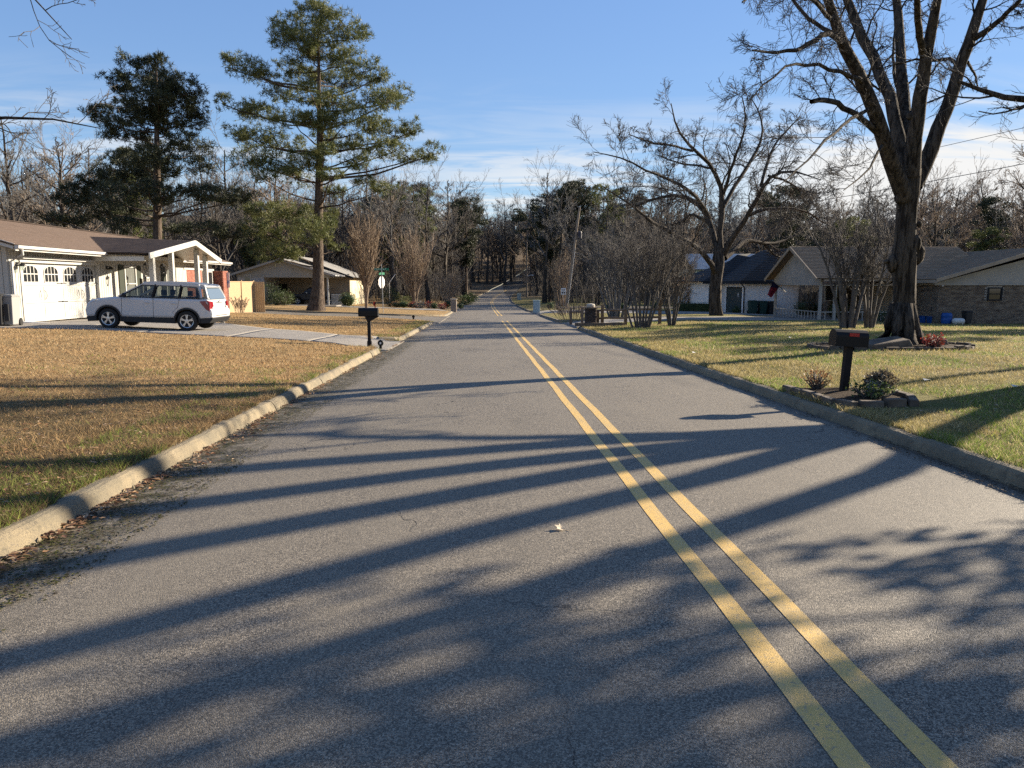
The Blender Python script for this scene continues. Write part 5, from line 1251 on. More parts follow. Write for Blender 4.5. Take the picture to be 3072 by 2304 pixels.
def suv(root):
    # x: nose 0 -> tail 4.58, y: -/+ width, z up
    body = [(.10, .36), (.03, .45), (.0, .60), (.05, .74), (.14, .86), (.30, .96), (.62, 1.03), (.95, 1.07), (1.22, 1.095), (1.26, 1.10)]
    body += [(2.4, 1.10), (3.7, 1.115), (4.30, 1.12), (4.40, 1.06), (4.45, .92), (4.46, .80), (4.55, .74), (4.58, .62), (4.56, .50), (4.46, .42)]
    body += [(4.0, .42)]+archpts(3.54, .405, .42)[::-1]+[(2.2, .40)]+archpts(.90, .405, .40)[::-1]
    pillow(body, .895, .09).build('body', M_SILVER, root, smooth=False)
    cl = [(.10, .37), (.14, .24), (.48, .22), (.5, .36)]
    MB().prism([(.06, .38), (.12, .22), (.50, .24), (.50, .40)], -.86, .86).prism([(1.31, .42), (1.31, .25), (3.13, .25), (3.13, .42)], -.885, .885).prism([(3.95, .44), (3.96, .28), (4.42, .30), (4.585, .46), (4.5, .50)], -.88, .88).build('sill_cladding', M_CLAD, root)
    MB().prism([(.4, .3), (.4, .95), (4.2, .95), (4.2, .3)], -.62, .62).build('underbody', M_CLAD, root)
    for cx in (.90, 3.54):
        for sy in (-1, 1):
            f = MB(); pts = archpts(cx, .40, .30, 16); out_ = archpts(cx, .455, .30, 16)
            for i in range(15): f.add([(pts[i][0], sy*.90, pts[i][1]), (pts[i+1][0], sy*.90, pts[i+1][1]), (out_[i+1][0], sy*.898, out_[i+1][1]), (out_[i][0], sy*.898, out_[i][1]), (pts[i][0], sy*.70, pts[i][1]), (pts[i+1][0], sy*.70, pts[i+1][1])], [(0, 1, 2, 3), (0, 1, 5, 4)])
            f.build('arch_liner', M_CLAD, root)
    # greenhouse: roof, pillars, glass
    Yw = lambda z: .850-(z-1.10)*.40
    roofp = [(2.0, 1.565), (2.3, 1.60), (2.9, 1.615), (3.5, 1.595), (4.0, 1.55), (4.12, 1.525), (4.10, 1.485), (3.5, 1.54), (2.9, 1.55), (2.3, 1.54), (2.0, 1.51)]
    pillow(roofp, .685, .11).build('roof_panel', M_SILVER, root)
    P = lambda x, z, s, o=0: (x, s*(Yw(z)+o), z)
    for s in (-1, 1):
        pil = MB(); blk = MB()
        for (x0, z0, x1, z1, w, bl) in ((1.24, 1.10, 2.02, 1.55, .07, 0), (4.33, 1.12, 4.10, 1.55, .10, 0), (4.02, 1.12, 3.86, 1.56, .20, 0)):
            pil.bar(P(x0, z0, s, -.02), P(x1, z1, s, -.02), .05, w, (0, 0, 1))
        pil.bar(P(2.0, 1.555, s, .012), P(4.08, 1.55, s, .012), .05, .06)
        blk.bar(P(2.38, 1.10, s, -.015), P(2.45, 1.53, s, -.015), .03, .13, (0, 0, 1)); blk.bar(P(3.28, 1.11, s, -.015), P(3.30, 1.53, s, -.015), .03, .16, (0, 0, 1))
        blk.bar(P(1.26, 1.10, s, .02), P(4.05, 1.12, s, .02), .02, .025); blk.bar(P(1.62, 1.10, s, -.01), P(1.60, 1.30, s, -.01), .02, .05)
        blk.bar(P(1.30, 1.115, s, .012), P(2.02, 1.525, s, .012), .02, .03); blk.bar(P(2.02, 1.525, s, .012), P(3.82, 1.53, s, .012), .02, .025)
        pil.build('pillar', M_SILVER, root); blk.build('window_trim', M_CLAD, root)
    for s in (-1, 1):
        for q in ([(1.32, 1.11), (2.38, 1.10), (2.43, 1.53), (2.05, 1.53), (1.75, 1.38)], [(2.46, 1.10), (3.24, 1.11), (3.24, 1.53), (2.50, 1.53)], [(3.36, 1.12), (3.92, 1.15), (4.0, 1.20), (3.84, 1.50), (3.36, 1.53)]):
            MB().add([P(x, z, s, .004) for x, z in q], [tuple(range(len(q)))]).build('side_window', M_CARGL, root)
    MB().add([(1.26, -.80, 1.10), (1.26, .80, 1.10), (2.02, .70, 1.545), (2.02, -.70, 1.545)], [(0, 1, 2, 3)]).build('windscreen', M_CARGL, root)
    MB().add([(4.40, -.74, 1.11), (4.40, .74, 1.11), (4.14, .63, 1.50), (4.14, -.63, 1.50)], [(0, 1, 2, 3)]).build('rear_window', mat('rear_glass', (.10, .13, .16), rough=.1, spec=.9), root)
    MB().add([(4.375, -.82, 1.11), (4.375, .82, 1.11), (4.10, .69, 1.52), (4.10, -.69, 1.52)], [(0, 1, 2, 3)]).prism([(4.02, 1.53), (4.24, 1.515), (4.22, 1.495), (4.02, 1.50)], -.66, .66).build('tailgate_frame', M_SILVER, root)
    seats = MB()
    for x in (1.95, 2.85):
        for y in (-.38, .38):
            seats.box((x, y-.24, .55), (x+.5, y+.24, .72)).bar((x+.48, y, .62), (x+.64, y, 1.14), .46, .14, (1, 0, 0)).box((x+.57, y-.11, 1.18), (x+.67, y+.11, 1.36))
    seats.box((1.3, -.7, .8), (1.55, .7, 1.08)).tube([(1.78+.05*math.sin(a), -.38+.17*math.cos(a), 1.0+.16*math.sin(a)) for a in np.linspace(0, 6.28, 14)], .013, 5).build('seat', M_SEAT, root)
    for s in (-1, 1):
        MB().ball((1.50, s*1.0, 1.15), (.07, .11, .085), 10, 6).bar((1.52, s*.86, 1.10), (1.50, s*.98, 1.12), .04).build('door_mirror', M_CLAD, root)
        for x in (2.22, 3.12): MB().ball((x, s*.90, .93), (.11, .03, .025), 10, 6).build('door_handle', M_SILVER, root)
        MB().add([(3.98, s*.905, 1.03), (4.05, s*.907, .95), (4.28, s*.907, .76), (4.44, s*.90, .70), (4.44, s*.89, 1.0), (4.34, s*.89, 1.06), (4.49, s*.80, .69), (4.50, s*.62, .84), (4.475, s*.64, 1.02), (4.44, s*.80, 1.04)], [(0, 1, 2, 3, 4, 5), (3, 6, 9, 4), (6, 7, 8, 9), (4, 9, 5)]).build('tail_lamp', M_RED, root)
        MB().add([(4.503, s*.58, .87), (4.505, s*.74, .84), (4.503, s*.73, .78), (4.502, s*.56, .80)], [(0, 1, 2, 3)]).build('reversing_lamp', M_LAMP, root)
        MB().add([(.06, s*.62, .78), (.10, s*.84, .80), (.30, s*.908, .85), (.60, s*.905, 1.0), (.34, s*.86, .985), (.12, s*.62, .895)], [(0, 1, 2, 3, 4, 5)]).build('headlamp', M_LAMP, root)
        g = MB()
        for x, z0, z1 in ((1.36, .46, 1.08), (2.42, .44, 1.09)): g.box((x-.006, s*.893, z0), (x+.006, s*.8975, z1))
        g.bar((3.30, s*.895, 1.09), (3.24, s*.895, .80), .012, .006).bar((3.24, s*.895, .80), (3.06, s*.895, .62), .012, .006); g.build('door_gap', M_CLAD, root)
        wheel(root, .90, s*.79, .34, .34, s); wheel(root, 3.54, s*.79, .34, .34, s)
    pl = MB().box((4.462, -.16, .80), (4.478, .16, .95)).build('number_plate', M_WHT, root)
    MB().box((4.46, -.34, .985), (4.485, .34, 1.005)).build('handle_bar', M_RIM, root)
    MB().add([(4.478, .07*math.cos(a), 1.045+.03*math.sin(a)) for a in np.linspace(0, 6.28, 16)[:-1]], [tuple(range(15))]).build('tailgate_badge', M_RIM, root)
    MB().tube([(3.95, 0, 1.575), (4.22, 0, 1.70)], [.012, .004], 5).build('aerial', M_CLAD, root)
    MB().box((4.575, -.55, .545), (4.588, .55, .56)).build('bumper_seam', M_CLAD, root)
    MB().tube([(4.3, .4, .27), (4.5, .4, .26)], .035, 8).build('exhaust', M_RIM, root)
cx, cyn = xat(246, 25.7), 25.7
CAR = thing('parked_car', 'silver estate SUV parked nose-in before the white garage door', 'car', (cx, cyn+.9, h(cx+2.5, cyn+.9)+.02))
suv(CAR)
for ch in list(CAR.children):
    if ch.name.startswith(('wheel', 'arch')): continue
    for v in ch.data.vertices:
        if v.co.x > 4.0: v.co.x = 4.0+(v.co.x-4.0)*.72
        elif v.co.x < .42: v.co.x = .42-(.42-v.co.x)*.72
tilt = math.atan2(h(cx+.9, cyn+.9)-h(cx+3.5, cyn+.9), 2.6); CAR.rotation_euler = (0, tilt, 0)
CAR.location.z = h(cx, cyn+.9)+.02+.004

def pickup(root):
    b = [(.05, .42), (.0, .62), (.05, .95), (.2, 1.05), (1.45, 1.12), (1.5, 1.13), (3.5, 1.13), (3.5, 1.12), (5.45, 1.12), (5.5, 1.05), (5.5, .62), (5.45, .5), (4.75, .46)]+archpts(4.3, .45, .46)[::-1]+[(2.6, .44)]+archpts(1.0, .45, .44)[::-1]
    pillow(b, .95, .08).build('body', M_TRUCK, root)
    pillow([(1.5, 1.1), (2.1, 1.72), (2.4, 1.80), (3.2, 1.80), (3.45, 1.72), (3.55, 1.1)], .90, .1, tumble=lambda z: max(0, (z-1.1)*.22)).build('cab', M_TRUCK, root)
    for s in (-1, 1):
        MB().add([(1.75, s*.872, 1.17), (3.4, s*.872, 1.17), (3.3, s*.77, 1.66), (2.15, s*.77, 1.66)], [(0, 1, 2, 3)]).build('side_window', M_DARKGLASS, root)
        MB().box((5.44, s*.86-.06, .85), (5.515, s*.86+.075, 1.08)).build('tail_lamp', M_RED, root)
        MB().ball((2.0, s*1.03, 1.22), (.07, .1, .1), 8, 5).build('door_mirror', M_LAMP, root)
        for x in (1.0, 4.3): wheel(root, x, s*.82, .36, .36, s)
    MB().box((5.48, -.8, .45), (5.62, .8, .60)).build('bumper', M_RIM, root)
tx = at(862, 880, 75.6).x
TRK = thing('pickup_truck', 'dark pickup truck parked under the grey carport', 'truck', (tx, 76.6, g2)); pickup(TRK); TRK.scale = (.95, .95, .95)

# ------------------------------------------------------------------ mailboxes
M_POST = mat('dark_post', (.009, .008, .008), (.016, .013, .012), 8, .8, .2, 30)
M_MBOX = mat('black_box', (.006, .006, .007), rough=.5, spec=.25)
M_FLAGR = mat('flag_red', (.42, .03, .02), rough=.5)
def mailbox(label, loc, rz, L, W, Hh, post, flag_side, lean=0, upflag=False):
    t = thing('mailbox', label, 'mailbox', loc, rz, 'kerbside mailboxes'); t.rotation_euler = (0, lean, rz)
    MB().box((-.048, -.048, -.3), (.048, .048, post)).box((-.065, -.065, -.3), (.065, .065, .22 if upflag else -.1)).build('post', M_POST, t)
    if upflag: MB().prism([(-.30, post-.02), (-.12, post-.02), (-.05, post-.16), (.05, post-.16), (.30, post-.02), (.30, post), (-.30, post)], -.07, .07).build('bracket', M_POST, t)
    prof = [(-W/2, 0), (W/2, 0), (W/2, Hh*.58)]+[(W/2*math.cos(a), Hh*.58+Hh*.42*math.sin(a)) for a in np.linspace(.25, math.pi-.25, 7)]+[(-W/2, Hh*.58)]
    MB().prism([(p[0], post+p[1]) for p in prof], -L/2, L/2, 'x').build('box', M_MBOX, t)
    MB().prism([(p[0]*1.06, post+p[1]*1.03-.002) for p in prof], -L/2-.02, -L/2, 'x').build('door', M_MBOX, t)
    s = flag_side
    if upflag: MB().box((L/2-.12, s*(W/2+.004), post+.1), (L/2-.09, s*(W/2+.012), post+Hh+.16)).box((L/2-.16, s*(W/2+.004), post+Hh+.06), (L/2-.09, s*(W/2+.012), post+Hh+.18)).build('flag', M_FLAGR, t)
    else: MB().box((-.06, min(s*(W/2+.004), s*(W/2+.012)), post+Hh*.62), (.08, max(s*(W/2+.004), s*(W/2+.012)), post+Hh*.80)).build('flag', M_FLAGR, t)
    return t
p = on(1108, 22.4); mailbox('black mailbox on a dark post at the mouth of the left driveway', p, 0, .56, .22, .24, .98, 1, 0, True)
p = on(2541, 10.5); mailbox('low black mailbox with a red flag in the edged bed on the right', (p.x, p.y, p.z-.02), 0, .46, .22, .24, .735, -1, .05)
# small round black marker beside the left mailbox, another by the street
for u, Y, lb in ((1141, 22.2, 'small round black marker with a pale star beside the left mailbox'), (1241, 44.6, 'small round brown marker beside the side street')):
    p = on(u, Y); t = thing('kerb_marker', lb, 'marker', p, 0, 'round kerb markers')
    MB().tube([(0, 0, -.1), (0, 0, .12)], .045, 8).build('stem', M_POST, t)
    MB().lathe([(.02, -.03), (.085, -.03), (.092, 0), (.085, .03), (.02, .03)], 18, (0, 0, 0), Matrix.Translation((0, 0, .19)) @ Matrix.Rotation(math.pi/2, 4, 'X')).build('disc', M_MBOX, t)
    if u < 1200: MB().add([((.045 if k % 2 == 0 else .018)*math.cos(math.pi/2+k*math.pi/5), -.036, .19+(.045 if k % 2 == 0 else .018)*math.sin(math.pi/2+k*math.pi/5)) for k in range(10)], [tuple(range(10))]).build('star', M_WHT, t)

# ------------------------------------------------------------------ planting beds on the right lawn
M_MULCH = m_lawn('mulch', [(.055, .038, .026), (.035, .026, .02), (.08, .055, .035), (.02, .016, .013), (.20, .14, .09)], (1.5, 6, 40))
M_STONE = mat('edging_stone', (.08, .062, .047), (.145, .118, .092), 5, .9, .4, 25)
M_TIMBER = mat('timber', (.13, .095, .07), (.20, .15, .11), 6, .9, .3, 30, stretch=(1, 1, 1))
def disc_bed(name, pts, lift, hgt):
    c = np.mean(pts, 0); m = MB(); n = len(pts); rings = [1, .8, .55, .25]; r_ = random.Random(9); vs = []
    for f in rings:
        for q in pts: x, y = c[0]+(q[0]-c[0])*f, c[1]+(q[1]-c[1])*f; vs.append((x, y, h(x, y)+lift+(1-f)*hgt+r_.uniform(0, .012)))
    vs.append((c[0], c[1], h(*c)+lift+hgt)); k = len(rings)
    fs = [(a*n+i, a*n+(i+1) % n, (a+1)*n+(i+1) % n, (a+1)*n+i) for a in range(k-1) for i in range(n)]+[((k-1)*n+i, (k-1)*n+(i+1) % n, k*n) for i in range(n)]
    return tag(m.add(vs, fs).build(name, M_MULCH), kind='structure')
ring = [(10.15+1.95*math.cos(a), 18.35+1.12*math.sin(a)) for a in np.linspace(0, 2*math.pi, 40)[:-1]]
disc_bed('mulch_bed', ring, .05, .10)
E1 = thing('flower_ring', 'low oval ring of edging stones round the foot of the huge shade tree', 'edging', (10.15, 18.35, h(10.15, 18.35)))
rr_ = random.Random(2); nS = 34
for k in range(nS):
    a = 2*math.pi*k/nS; x, y = 2.0*math.cos(a), 1.17*math.sin(a); tx_, ty_ = -2.0*math.sin(a), 1.17*math.cos(a)
    L = math.hypot(tx_, ty_)*2*math.pi/nS*.46; s = MB().box((-L, -.055, -.06), (L, .055, rr_.uniform(.10, .15)), taper=.93).build('edging_stone', M_STONE, E1, bevel=.012)
    s.location = (x, y, h(10.15+x, 18.35+y)-h(10.15, 18.35)-.03); s.rotation_euler = (rr_.uniform(-.05, .05), rr_.uniform(-.04, .04), math.atan2(ty_, tx_)+rr_.uniform(-.06, .06))
for (u, v, Y, sx, sy, sz, lb) in ((2655, 1042, 17.6, .62, .28, .13, 'long flat stone slab leaning at the left foot of the huge shade tree'), (2795, 1032, 18.3, .38, .2, .12, 'short brown stone behind the red flowers under the shade tree'), (2535, 1043, 18.2, .3, .16, .05, 'flat stone at the left end of the flower ring')):
    p = on(u, Y); o = MB().box((-sx, -sy, -.05), (sx, sy, sz), taper=.85).build('stone_slab', M_STONE, None, bevel=.03); o.location = (p.x, p.y, p.z+.1); o.rotation_euler = (rad(8), rad(-6), rad(12)); tag(o, lb, 'stone', 'stones under the shade tree')
# bed round the right mailbox: low wall of blocks on the kerb side
corner = [(4.60, 11.1), (4.62, 9.75), (4.75, 9.45), (5.15, 9.38), (5.56, 9.5), (5.72, 9.9), (5.68, 10.5), (5.35, 11.0)]
disc_bed('mulch_bed', [(p[0]+.02, p[1]) for p in corner], .045, .035)
E2 = thing('block_edging', 'low edging of brown concrete blocks around the right mailbox bed', 'edging', (0, 0, 0))
pth = np.array([(4.60, 11.2), (4.62, 9.7), (4.74, 9.40), (5.15, 9.32), (5.58, 9.42), (5.77, 9.85), (5.75, 10.2)]); dd = np.concatenate([[0], np.cumsum(np.hypot(*np.diff(pth, axis=0).T))]); nb = int(dd[-1]/.31)
for k in range(nb):
    t = (k+.5)/nb*dd[-1]; x, y = np.interp(t, dd, pth[:, 0]), np.interp(t, dd, pth[:, 1]); x2, y2 = np.interp(t+.05, dd, pth[:, 0]), np.interp(t+.05, dd, pth[:, 1])
    s = MB().box((-.148, -.06, -.12), (.148, .055, .085+rr_.uniform(0, .02)), taper=.97).build('edging_block', M_STONE, E2, bevel=.012); s.location = (x, y, h(x+.1, y)); s.rotation_euler = (0, rr_.uniform(-.02, .02), math.atan2(y2-y, x2-x)+rr_.uniform(-.03, .03))

# ------------------------------------------------------------------ shrubs and small plants
def bush(name, label, loc, R, m, seed, cat_='shrub', group=None, n=None, leaf=.09, shape='ball', stems=True, tw=None):
    r = np.random.RandomState(seed); t = thing(name, label, cat_, loc, 0, group); R = np.array(R, float)
    n = n or int(900*max(.25, R[0]*R[2]*1.4))
    d = norm(r.normal(size=(n, 3))); rad_ = (.55+.45*r.rand(n)**.5)
    if shape == 'loose': rad_ *= .7+.5*r.rand(n); d = d*(1+.25*np.sin(d[:, :1]*5+seed)*np.cos(d[:, 1:2]*4))
    if shape == 'cone': z = r.rand(n); a = r.rand(n)*6.283; C = np.stack([R[0]*(1-z*.93)*np.cos(a)*rad_, R[1]*(1-z*.93)*np.sin(a)*rad_, z*2*R[2]], 1)
    elif shape == 'box': C = r.uniform(-1, 1, (n, 3)); ax = r.randint(0, 3, n); C[np.arange(n), ax] = np.sign(C[np.arange(n), ax])*(.93+.1*r.rand(n)); C = C*R+np.array([0, 0, R[2]])
    else: C = d*rad_[:, None]*R+np.array([0, 0, R[2]*1.0])
    C[:, 2] = np.maximum(C[:, 2], .02)
    V, F = leafcloud(r, C, leaf, leaf*.32); link_new('foliage', mesh_np('foliage', V, F, m), t)
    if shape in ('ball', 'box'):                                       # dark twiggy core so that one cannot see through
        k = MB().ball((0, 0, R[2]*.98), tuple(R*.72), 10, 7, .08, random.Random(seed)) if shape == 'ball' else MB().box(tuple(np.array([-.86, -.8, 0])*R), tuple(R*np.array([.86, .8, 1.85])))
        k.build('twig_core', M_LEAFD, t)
    else:
        P = [resample(np.array([(0, 0, -.05, .015), (*(c*.5+r.normal(size=3)*.04), .01), (*c, .005)]), 4) for c in C[::max(1, n//40)]]; P = np.array(P)
        v, f = tubes(P[..., :3], P[..., 3], 4); link_new('stem', mesh_np('stem', v, f, M_TWIG), t)
    return t
def twiggy(name, label, loc, Ht, nst, spread, m, seed, cat_='shrub', group=None, r0=.035, lv=None, base_r=.15, th=.06):
    """upright many-stemmed leafless shrub"""
    r = np.random.RandomState(seed); limbs = []
    for i in range(nst):
        a = i*2.4+r.rand(); rr = math.sqrt((i+.5)/nst); x, y = base_r*rr*math.cos(a), base_r*rr*math.sin(a); q = spread*rr
        limbs.append(np.array([(x, y, -.1, r0*1.25), (x*1.4, y*1.4, Ht*th, r0), (x+q*.45*math.cos(a), y+q*.45*math.sin(a), Ht*.45, r0*.7), (x+q*.8*math.cos(a), y+q*.8*math.sin(a), Ht*.72, r0*.45), (x+q*math.cos(a)*r.uniform(.8, 1.1), y+q*math.sin(a)*r.uniform(.8, 1.1), Ht*r.uniform(.82, 1.0)*(1-.18*rr), r0*.2)]))
    lv = lv or [dict(k=8, n=5, lf=(.22, .42), ang=(15, 40), up=.35, wig=.1, rf=.5, tmin=.3, rmin=.008, sides=4), dict(k=6, n=4, lf=(.35, .7), ang=(15, 40), up=.3, wig=.12, rf=.6, tmin=.2, rmin=.006, sides=3)]
    tr, cr = bare_tree(r, limbs, lv, (0, 0, 0))
    t = thing(name, label, cat_, loc, 0, group); link_new('stems', mesh_np('stems', tr[0], tr[1], m, smooth=True), t); link_new('twigs', mesh_np('twigs', cr[0], cr[1], m), t); return t
LVP = [dict(k=11, n=5, lf=(.22, .42), ang=(15, 40), up=.35, wig=.1, rf=.45, tmin=.2, rmin=.013, sides=4), dict(k=8, n=4, lf=(.35, .7), ang=(15, 40), up=.3, wig=.12, rf=.6, tmin=.2, rmin=.010, sides=3)]
# two upright pear trees on the left
twiggy('pear_tree', 'narrow brown leafless tree with dense upright twigs behind the stop sign', on(1101, 63), 8.0, 15, 1.45, M_TWIGTAN, 71, 'tree', None, .06, LVP, .07, .2)
twiggy('pear_tree', 'broader leafless tree with upswept tan twigs above the red shrubs', on(1246, 80), 8.2, 18, 2.7, M_TWIGTAN, 72, 'tree', None, .07, LVP, .12, .12)
twiggy('thicket', 'tan leafless thicket just left of the brick mailbox pillar', on(1345, 96), 4.5, 16, 2.4, M_TWIGTAN, 73, 'shrub', None, .05)
LVC = [dict(k=9, n=5, lf=(.25, .5), ang=(15, 45), up=.22, wig=.2, rf=.5, tmin=.3, rmin=.006, sides=4), dict(k=9, n=4, lf=(.35, .75), ang=(15, 50), up=.2, wig=.15, rf=.6, tmin=.2, rmin=.0045, sides=3), dict(k=4, n=3, lf=(.4, .7), ang=(20, 50), up=.2, wig=.15, rf=.7, tmin=.2, rmin=.004, sides=3)]
twiggy('crape_myrtle', 'large leafless crape myrtle with many pale stems in front of the rail fence', on(1922, 32), 4.5, 12, 1.75, M_CRAPE, 74, 'shrub', 'crape myrtles', .045, LVC, .35)
twiggy('crape_myrtle', 'smaller leafless crape myrtle on one slim foot right of the rail fence', on(2015, 33.5), 3.7, 8, 1.25, M_CRAPE, 75, 'shrub', 'crape myrtles', .04, LVC, .14)
twiggy('crape_myrtle', 'crape myrtle with clustered trunks left of the huge shade tree', on(2543, 29), 4.7, 7, 1.35, M_CRAPE, 76, 'shrub', 'crape myrtles', .07, LVC, .22)
twiggy('crape_myrtle', 'crape myrtle with splayed legs close behind the huge shade tree', on(2604, 29.4), 4.3, 6, 1.2, M_CRAPE, 77, 'shrub', 'crape myrtles', .06, LVC, .14)
twiggy('crape_myrtle', 'tall grey leafless thicket behind the first crape myrtle', on(1850, 46), 5.6, 14, 2.5, M_TWIGGREY, 78, 'shrub', 'crape myrtles', .06, LVC, .5)
twiggy('brush_pile', 'tangled heap of dry brush at the foot of the leaning utility pole', on(1716, 45), .9, 26, 1.1, M_TWIGTAN, 79, 'brush', None, .012, None, .7)
twiggy('tall_grass', 'tall tan stand of dry stems behind the utility pole', on(1683, 86), 6.2, 22, 1.5, M_TWIGTAN, 80, 'shrub', None, .05, None, .5)
twiggy('shrub', 'brown leafless shrub against the tan fence', on(722, 46.6), 1.1, 12, .5, M_TWIGTAN, 81, 'shrub', None, .012, None, .2)
twiggy('shrub', 'small leafless shrub standing on the carport behind the brick house gable', on(2425, 47.4), 2.3, 9, .7, M_TWIG, 82, 'shrub', None, .015)
# evergreen and coloured shrubs
SB = [(802, 70.5, (1.55, 1.2, 1.05), M_LEAFD, 'loose', 'large dark evergreen bush left of the carport'),
      (836, 70, (1.0, .8, .62), M_LEAFD, 'loose', 'middle evergreen bush in front of the carport'), (858, 69.5, (1.05, .8, .72), M_LEAFG, 'loose', 'sunlit evergreen bush beside the dark truck'),
      (1046, 72, (.9, .8, .75), M_LEAFG, 'ball', 'round green bush at the corner of the cream wall'),
      (1171, 79, (.95, .9, 1.1), M_LEAFD, 'loose', 'tall dark evergreen bush just right of the stop sign'), (1197, 80, (.6, .6, .8), M_LEAFY, 'cone', 'yellow green conical shrub right of the stop sign'),
      (1222, 82, (1.0, .8, .6), M_LEAFY, 'loose', 'yellow green mound behind the dwarf red shrubs'), (1191, 77, (.62, .5, .36), M_LEAFB, 'ball', 'russet dwarf bush at the left end of the row'),
      (1213, 77, (.72, .5, .38), M_LEAFG, 'ball', 'green dwarf bush second in the row'), (1239, 76.6, (.55, .5, .36), M_LEAFR, 'ball', 'dull red dwarf bush in the middle of the row'),
      (1261, 76.4, (.75, .5, .40), M_TWIGGREY, 'loose', 'pale grey dwarf bush in the middle of the row'), (1288, 76.2, (.52, .5, .42), M_LEAFR, 'loose', 'bright red shrub near the brick mailbox pillar'),
      (1303, 76, (.38, .38, .34), M_LEAFG, 'ball', 'clipped green ball right of the bright red shrub'), (1330, 76, (.52, .45, .36), M_LEAFR, 'loose', 'dark red shrub beside the brick mailbox pillar'),
      (1344, 84, (.46, .46, .44), M_LEAFD, 'ball', 'dark clipped ball left behind the brick mailbox pillar'), (1383, 84, (.42, .42, .42), M_LEAFG, 'ball', 'clipped ball right behind the brick mailbox pillar'),
      (1651, 76, (.42, .42, .36), M_LEAFD, 'ball', 'clipped ball right of the pale utility cabinet'), (1824, 66, (.36, .36, .34), M_LEAFD, 'ball', 'clipped ball nearest the brick pillar lantern'),
      (1868, 66, (.36, .36, .34), M_LEAFD, 'ball', 'clipped ball second from the brick pillar lantern'), (1961, 66, (.40, .40, .38), M_LEAFD, 'ball', 'clipped ball behind the crape myrtles'),
      (2420, 48.2, (.95, .7, .60), M_LEAFD, 'ball', 'big dark bush behind the carport rail'), (2512, 44, (.7, .6, .62), M_LEAFD, 'ball', 'dark bush right of the second carport post'),
      (2080, 60.5, (1.6, .5, .36), M_LEAFD, 'box', 'low dark clipped hedge before the white garage house'), (2660, 38, (.8, .5, .35), M_LEAFD, 'loose', 'dark bush half hidden by the shade tree trunk'),
      (1412, 118, (1.2, 1, .8), M_LEAFD, 'loose', 'dark roadside bush at the foot of the left wood'), (1398, 104, (1.2, 1.0, .7), M_LEAFG, 'loose', 'green roadside bush below the bare trees'),
      (2048, 66, (.9, .7, 1.5), M_LEAFB, 'loose', 'russet-leaved shrub against the pale green house')]
for i, (u, Y, R, m, shp, lb) in enumerate(SB):
    p = on(u, Y); g_ = 'clipped ball shrubs' if 'clipped ball' in lb else 'dwarf shrubs in a row by the drive' if 'dwarf bush' in lb else None
    bush('shrub', lb, (p.x, p.y, p.z-.03), R, m, 200+i, 'shrub', g_, leaf=.10 if Y < 90 else .16, shape=shp)
for (x, y, R, m, lb, lf, n_, cat_) in ((4.95, 10.9, (.20, .2, .15), M_LEAFB, 'wispy low shrub behind the right mailbox post', .05, 130, 'plant'), (5.2, 9.75, (.26, .22, .12), M_LEAFG, 'low green groundcover in front of the right mailbox', .05, 320, 'plant'),
        (10.75, 17.5, (.30, .2, .15), M_LEAFR, 'clump of red flowers at the right foot of the shade tree', .07, 260, 'flowers'), (9.05, 17.9, (.14, .12, .12), M_LEAFR, 'small red flower clump left of the shade tree', .06, 110, 'flowers'), (9.0, 18.0, (.2, .2, .1), M_LEAFG, 'low green plant by the stone in the flower ring', .06, 140, 'plant')):
    bush('flowers' if cat_ == 'flowers' else 'plant', lb, (x, y, h(x, y)+.05), R, m, 300+int(x*10), cat_, None, n_, lf, 'loose')
# potted shrub in the mailbox bed
p = on(2632, 9.95); pot = thing('plant_pot', 'tipped grey pot holding a bushy shrub in the right mailbox bed', 'pot', (p.x, p.y, p.z+.05))
MB().lathe([(.09, 0), (.13, .16), (.145, .17), (.145, .2), (.12, .2)], 16).build('pot', mat('pot_grey', (.33, .34, .34), (.26, .26, .26), 6, .7), pot, smooth=False)
pot.rotation_euler = (0, rad(14), 0)
b_ = bush('plant', 'bushy bronze shrub growing in the tipped grey pot', (p.x+.10, p.y, p.z+.15), (.20, .18, .12), M_LEAFB, 333, 'plant', None, 800, .055, 'loose')
b_.children[0].data.materials[0] = needle_mat('bronze_leaf', (.10, .075, .05), (.20, .17, .11))
# leafy magnolia outside the frame at right: its shade dapples the near right of the road
r = np.random.RandomState(90); mp_ = Vector((13.2, 7.35, h(13.2, 7.35)))
t = thing('evergreen_tree', 'broad-leaved evergreen tree just outside the frame on the right', 'tree', mp_)
tr, cr = gen_tree(91, 8.2, .16, 14, .42, [dict(k=6, n=4, lf=(.3, .6), ang=(30, 60), up=.1, wig=.15, rf=.5, tmin=.3, rmin=.01, sides=3)], .25)
link_new('trunk', mesh_np('trunk', tr[0], tr[1], M_BARK), t); link_new('branches', mesh_np('branches', cr[0], cr[1], M_BARK), t)
cl = []
for _ in range(330):
    z = r.uniform(1.2, 8.4); w = 2.75*math.sin(math.pi*min(.98, (z-.6)/8.4))+.25; a = r.rand()*6.283; q = w*r.rand()**.6
    cl.append(np.array([q*math.cos(a), q*math.sin(a), z])+inell(r, 34)*np.array([.42, .42, .32]))
V, F = leafcloud(r, np.concatenate(cl), .19, .06); link_new('foliage', mesh_np('foliage', V, F, M_LEAFD), t)

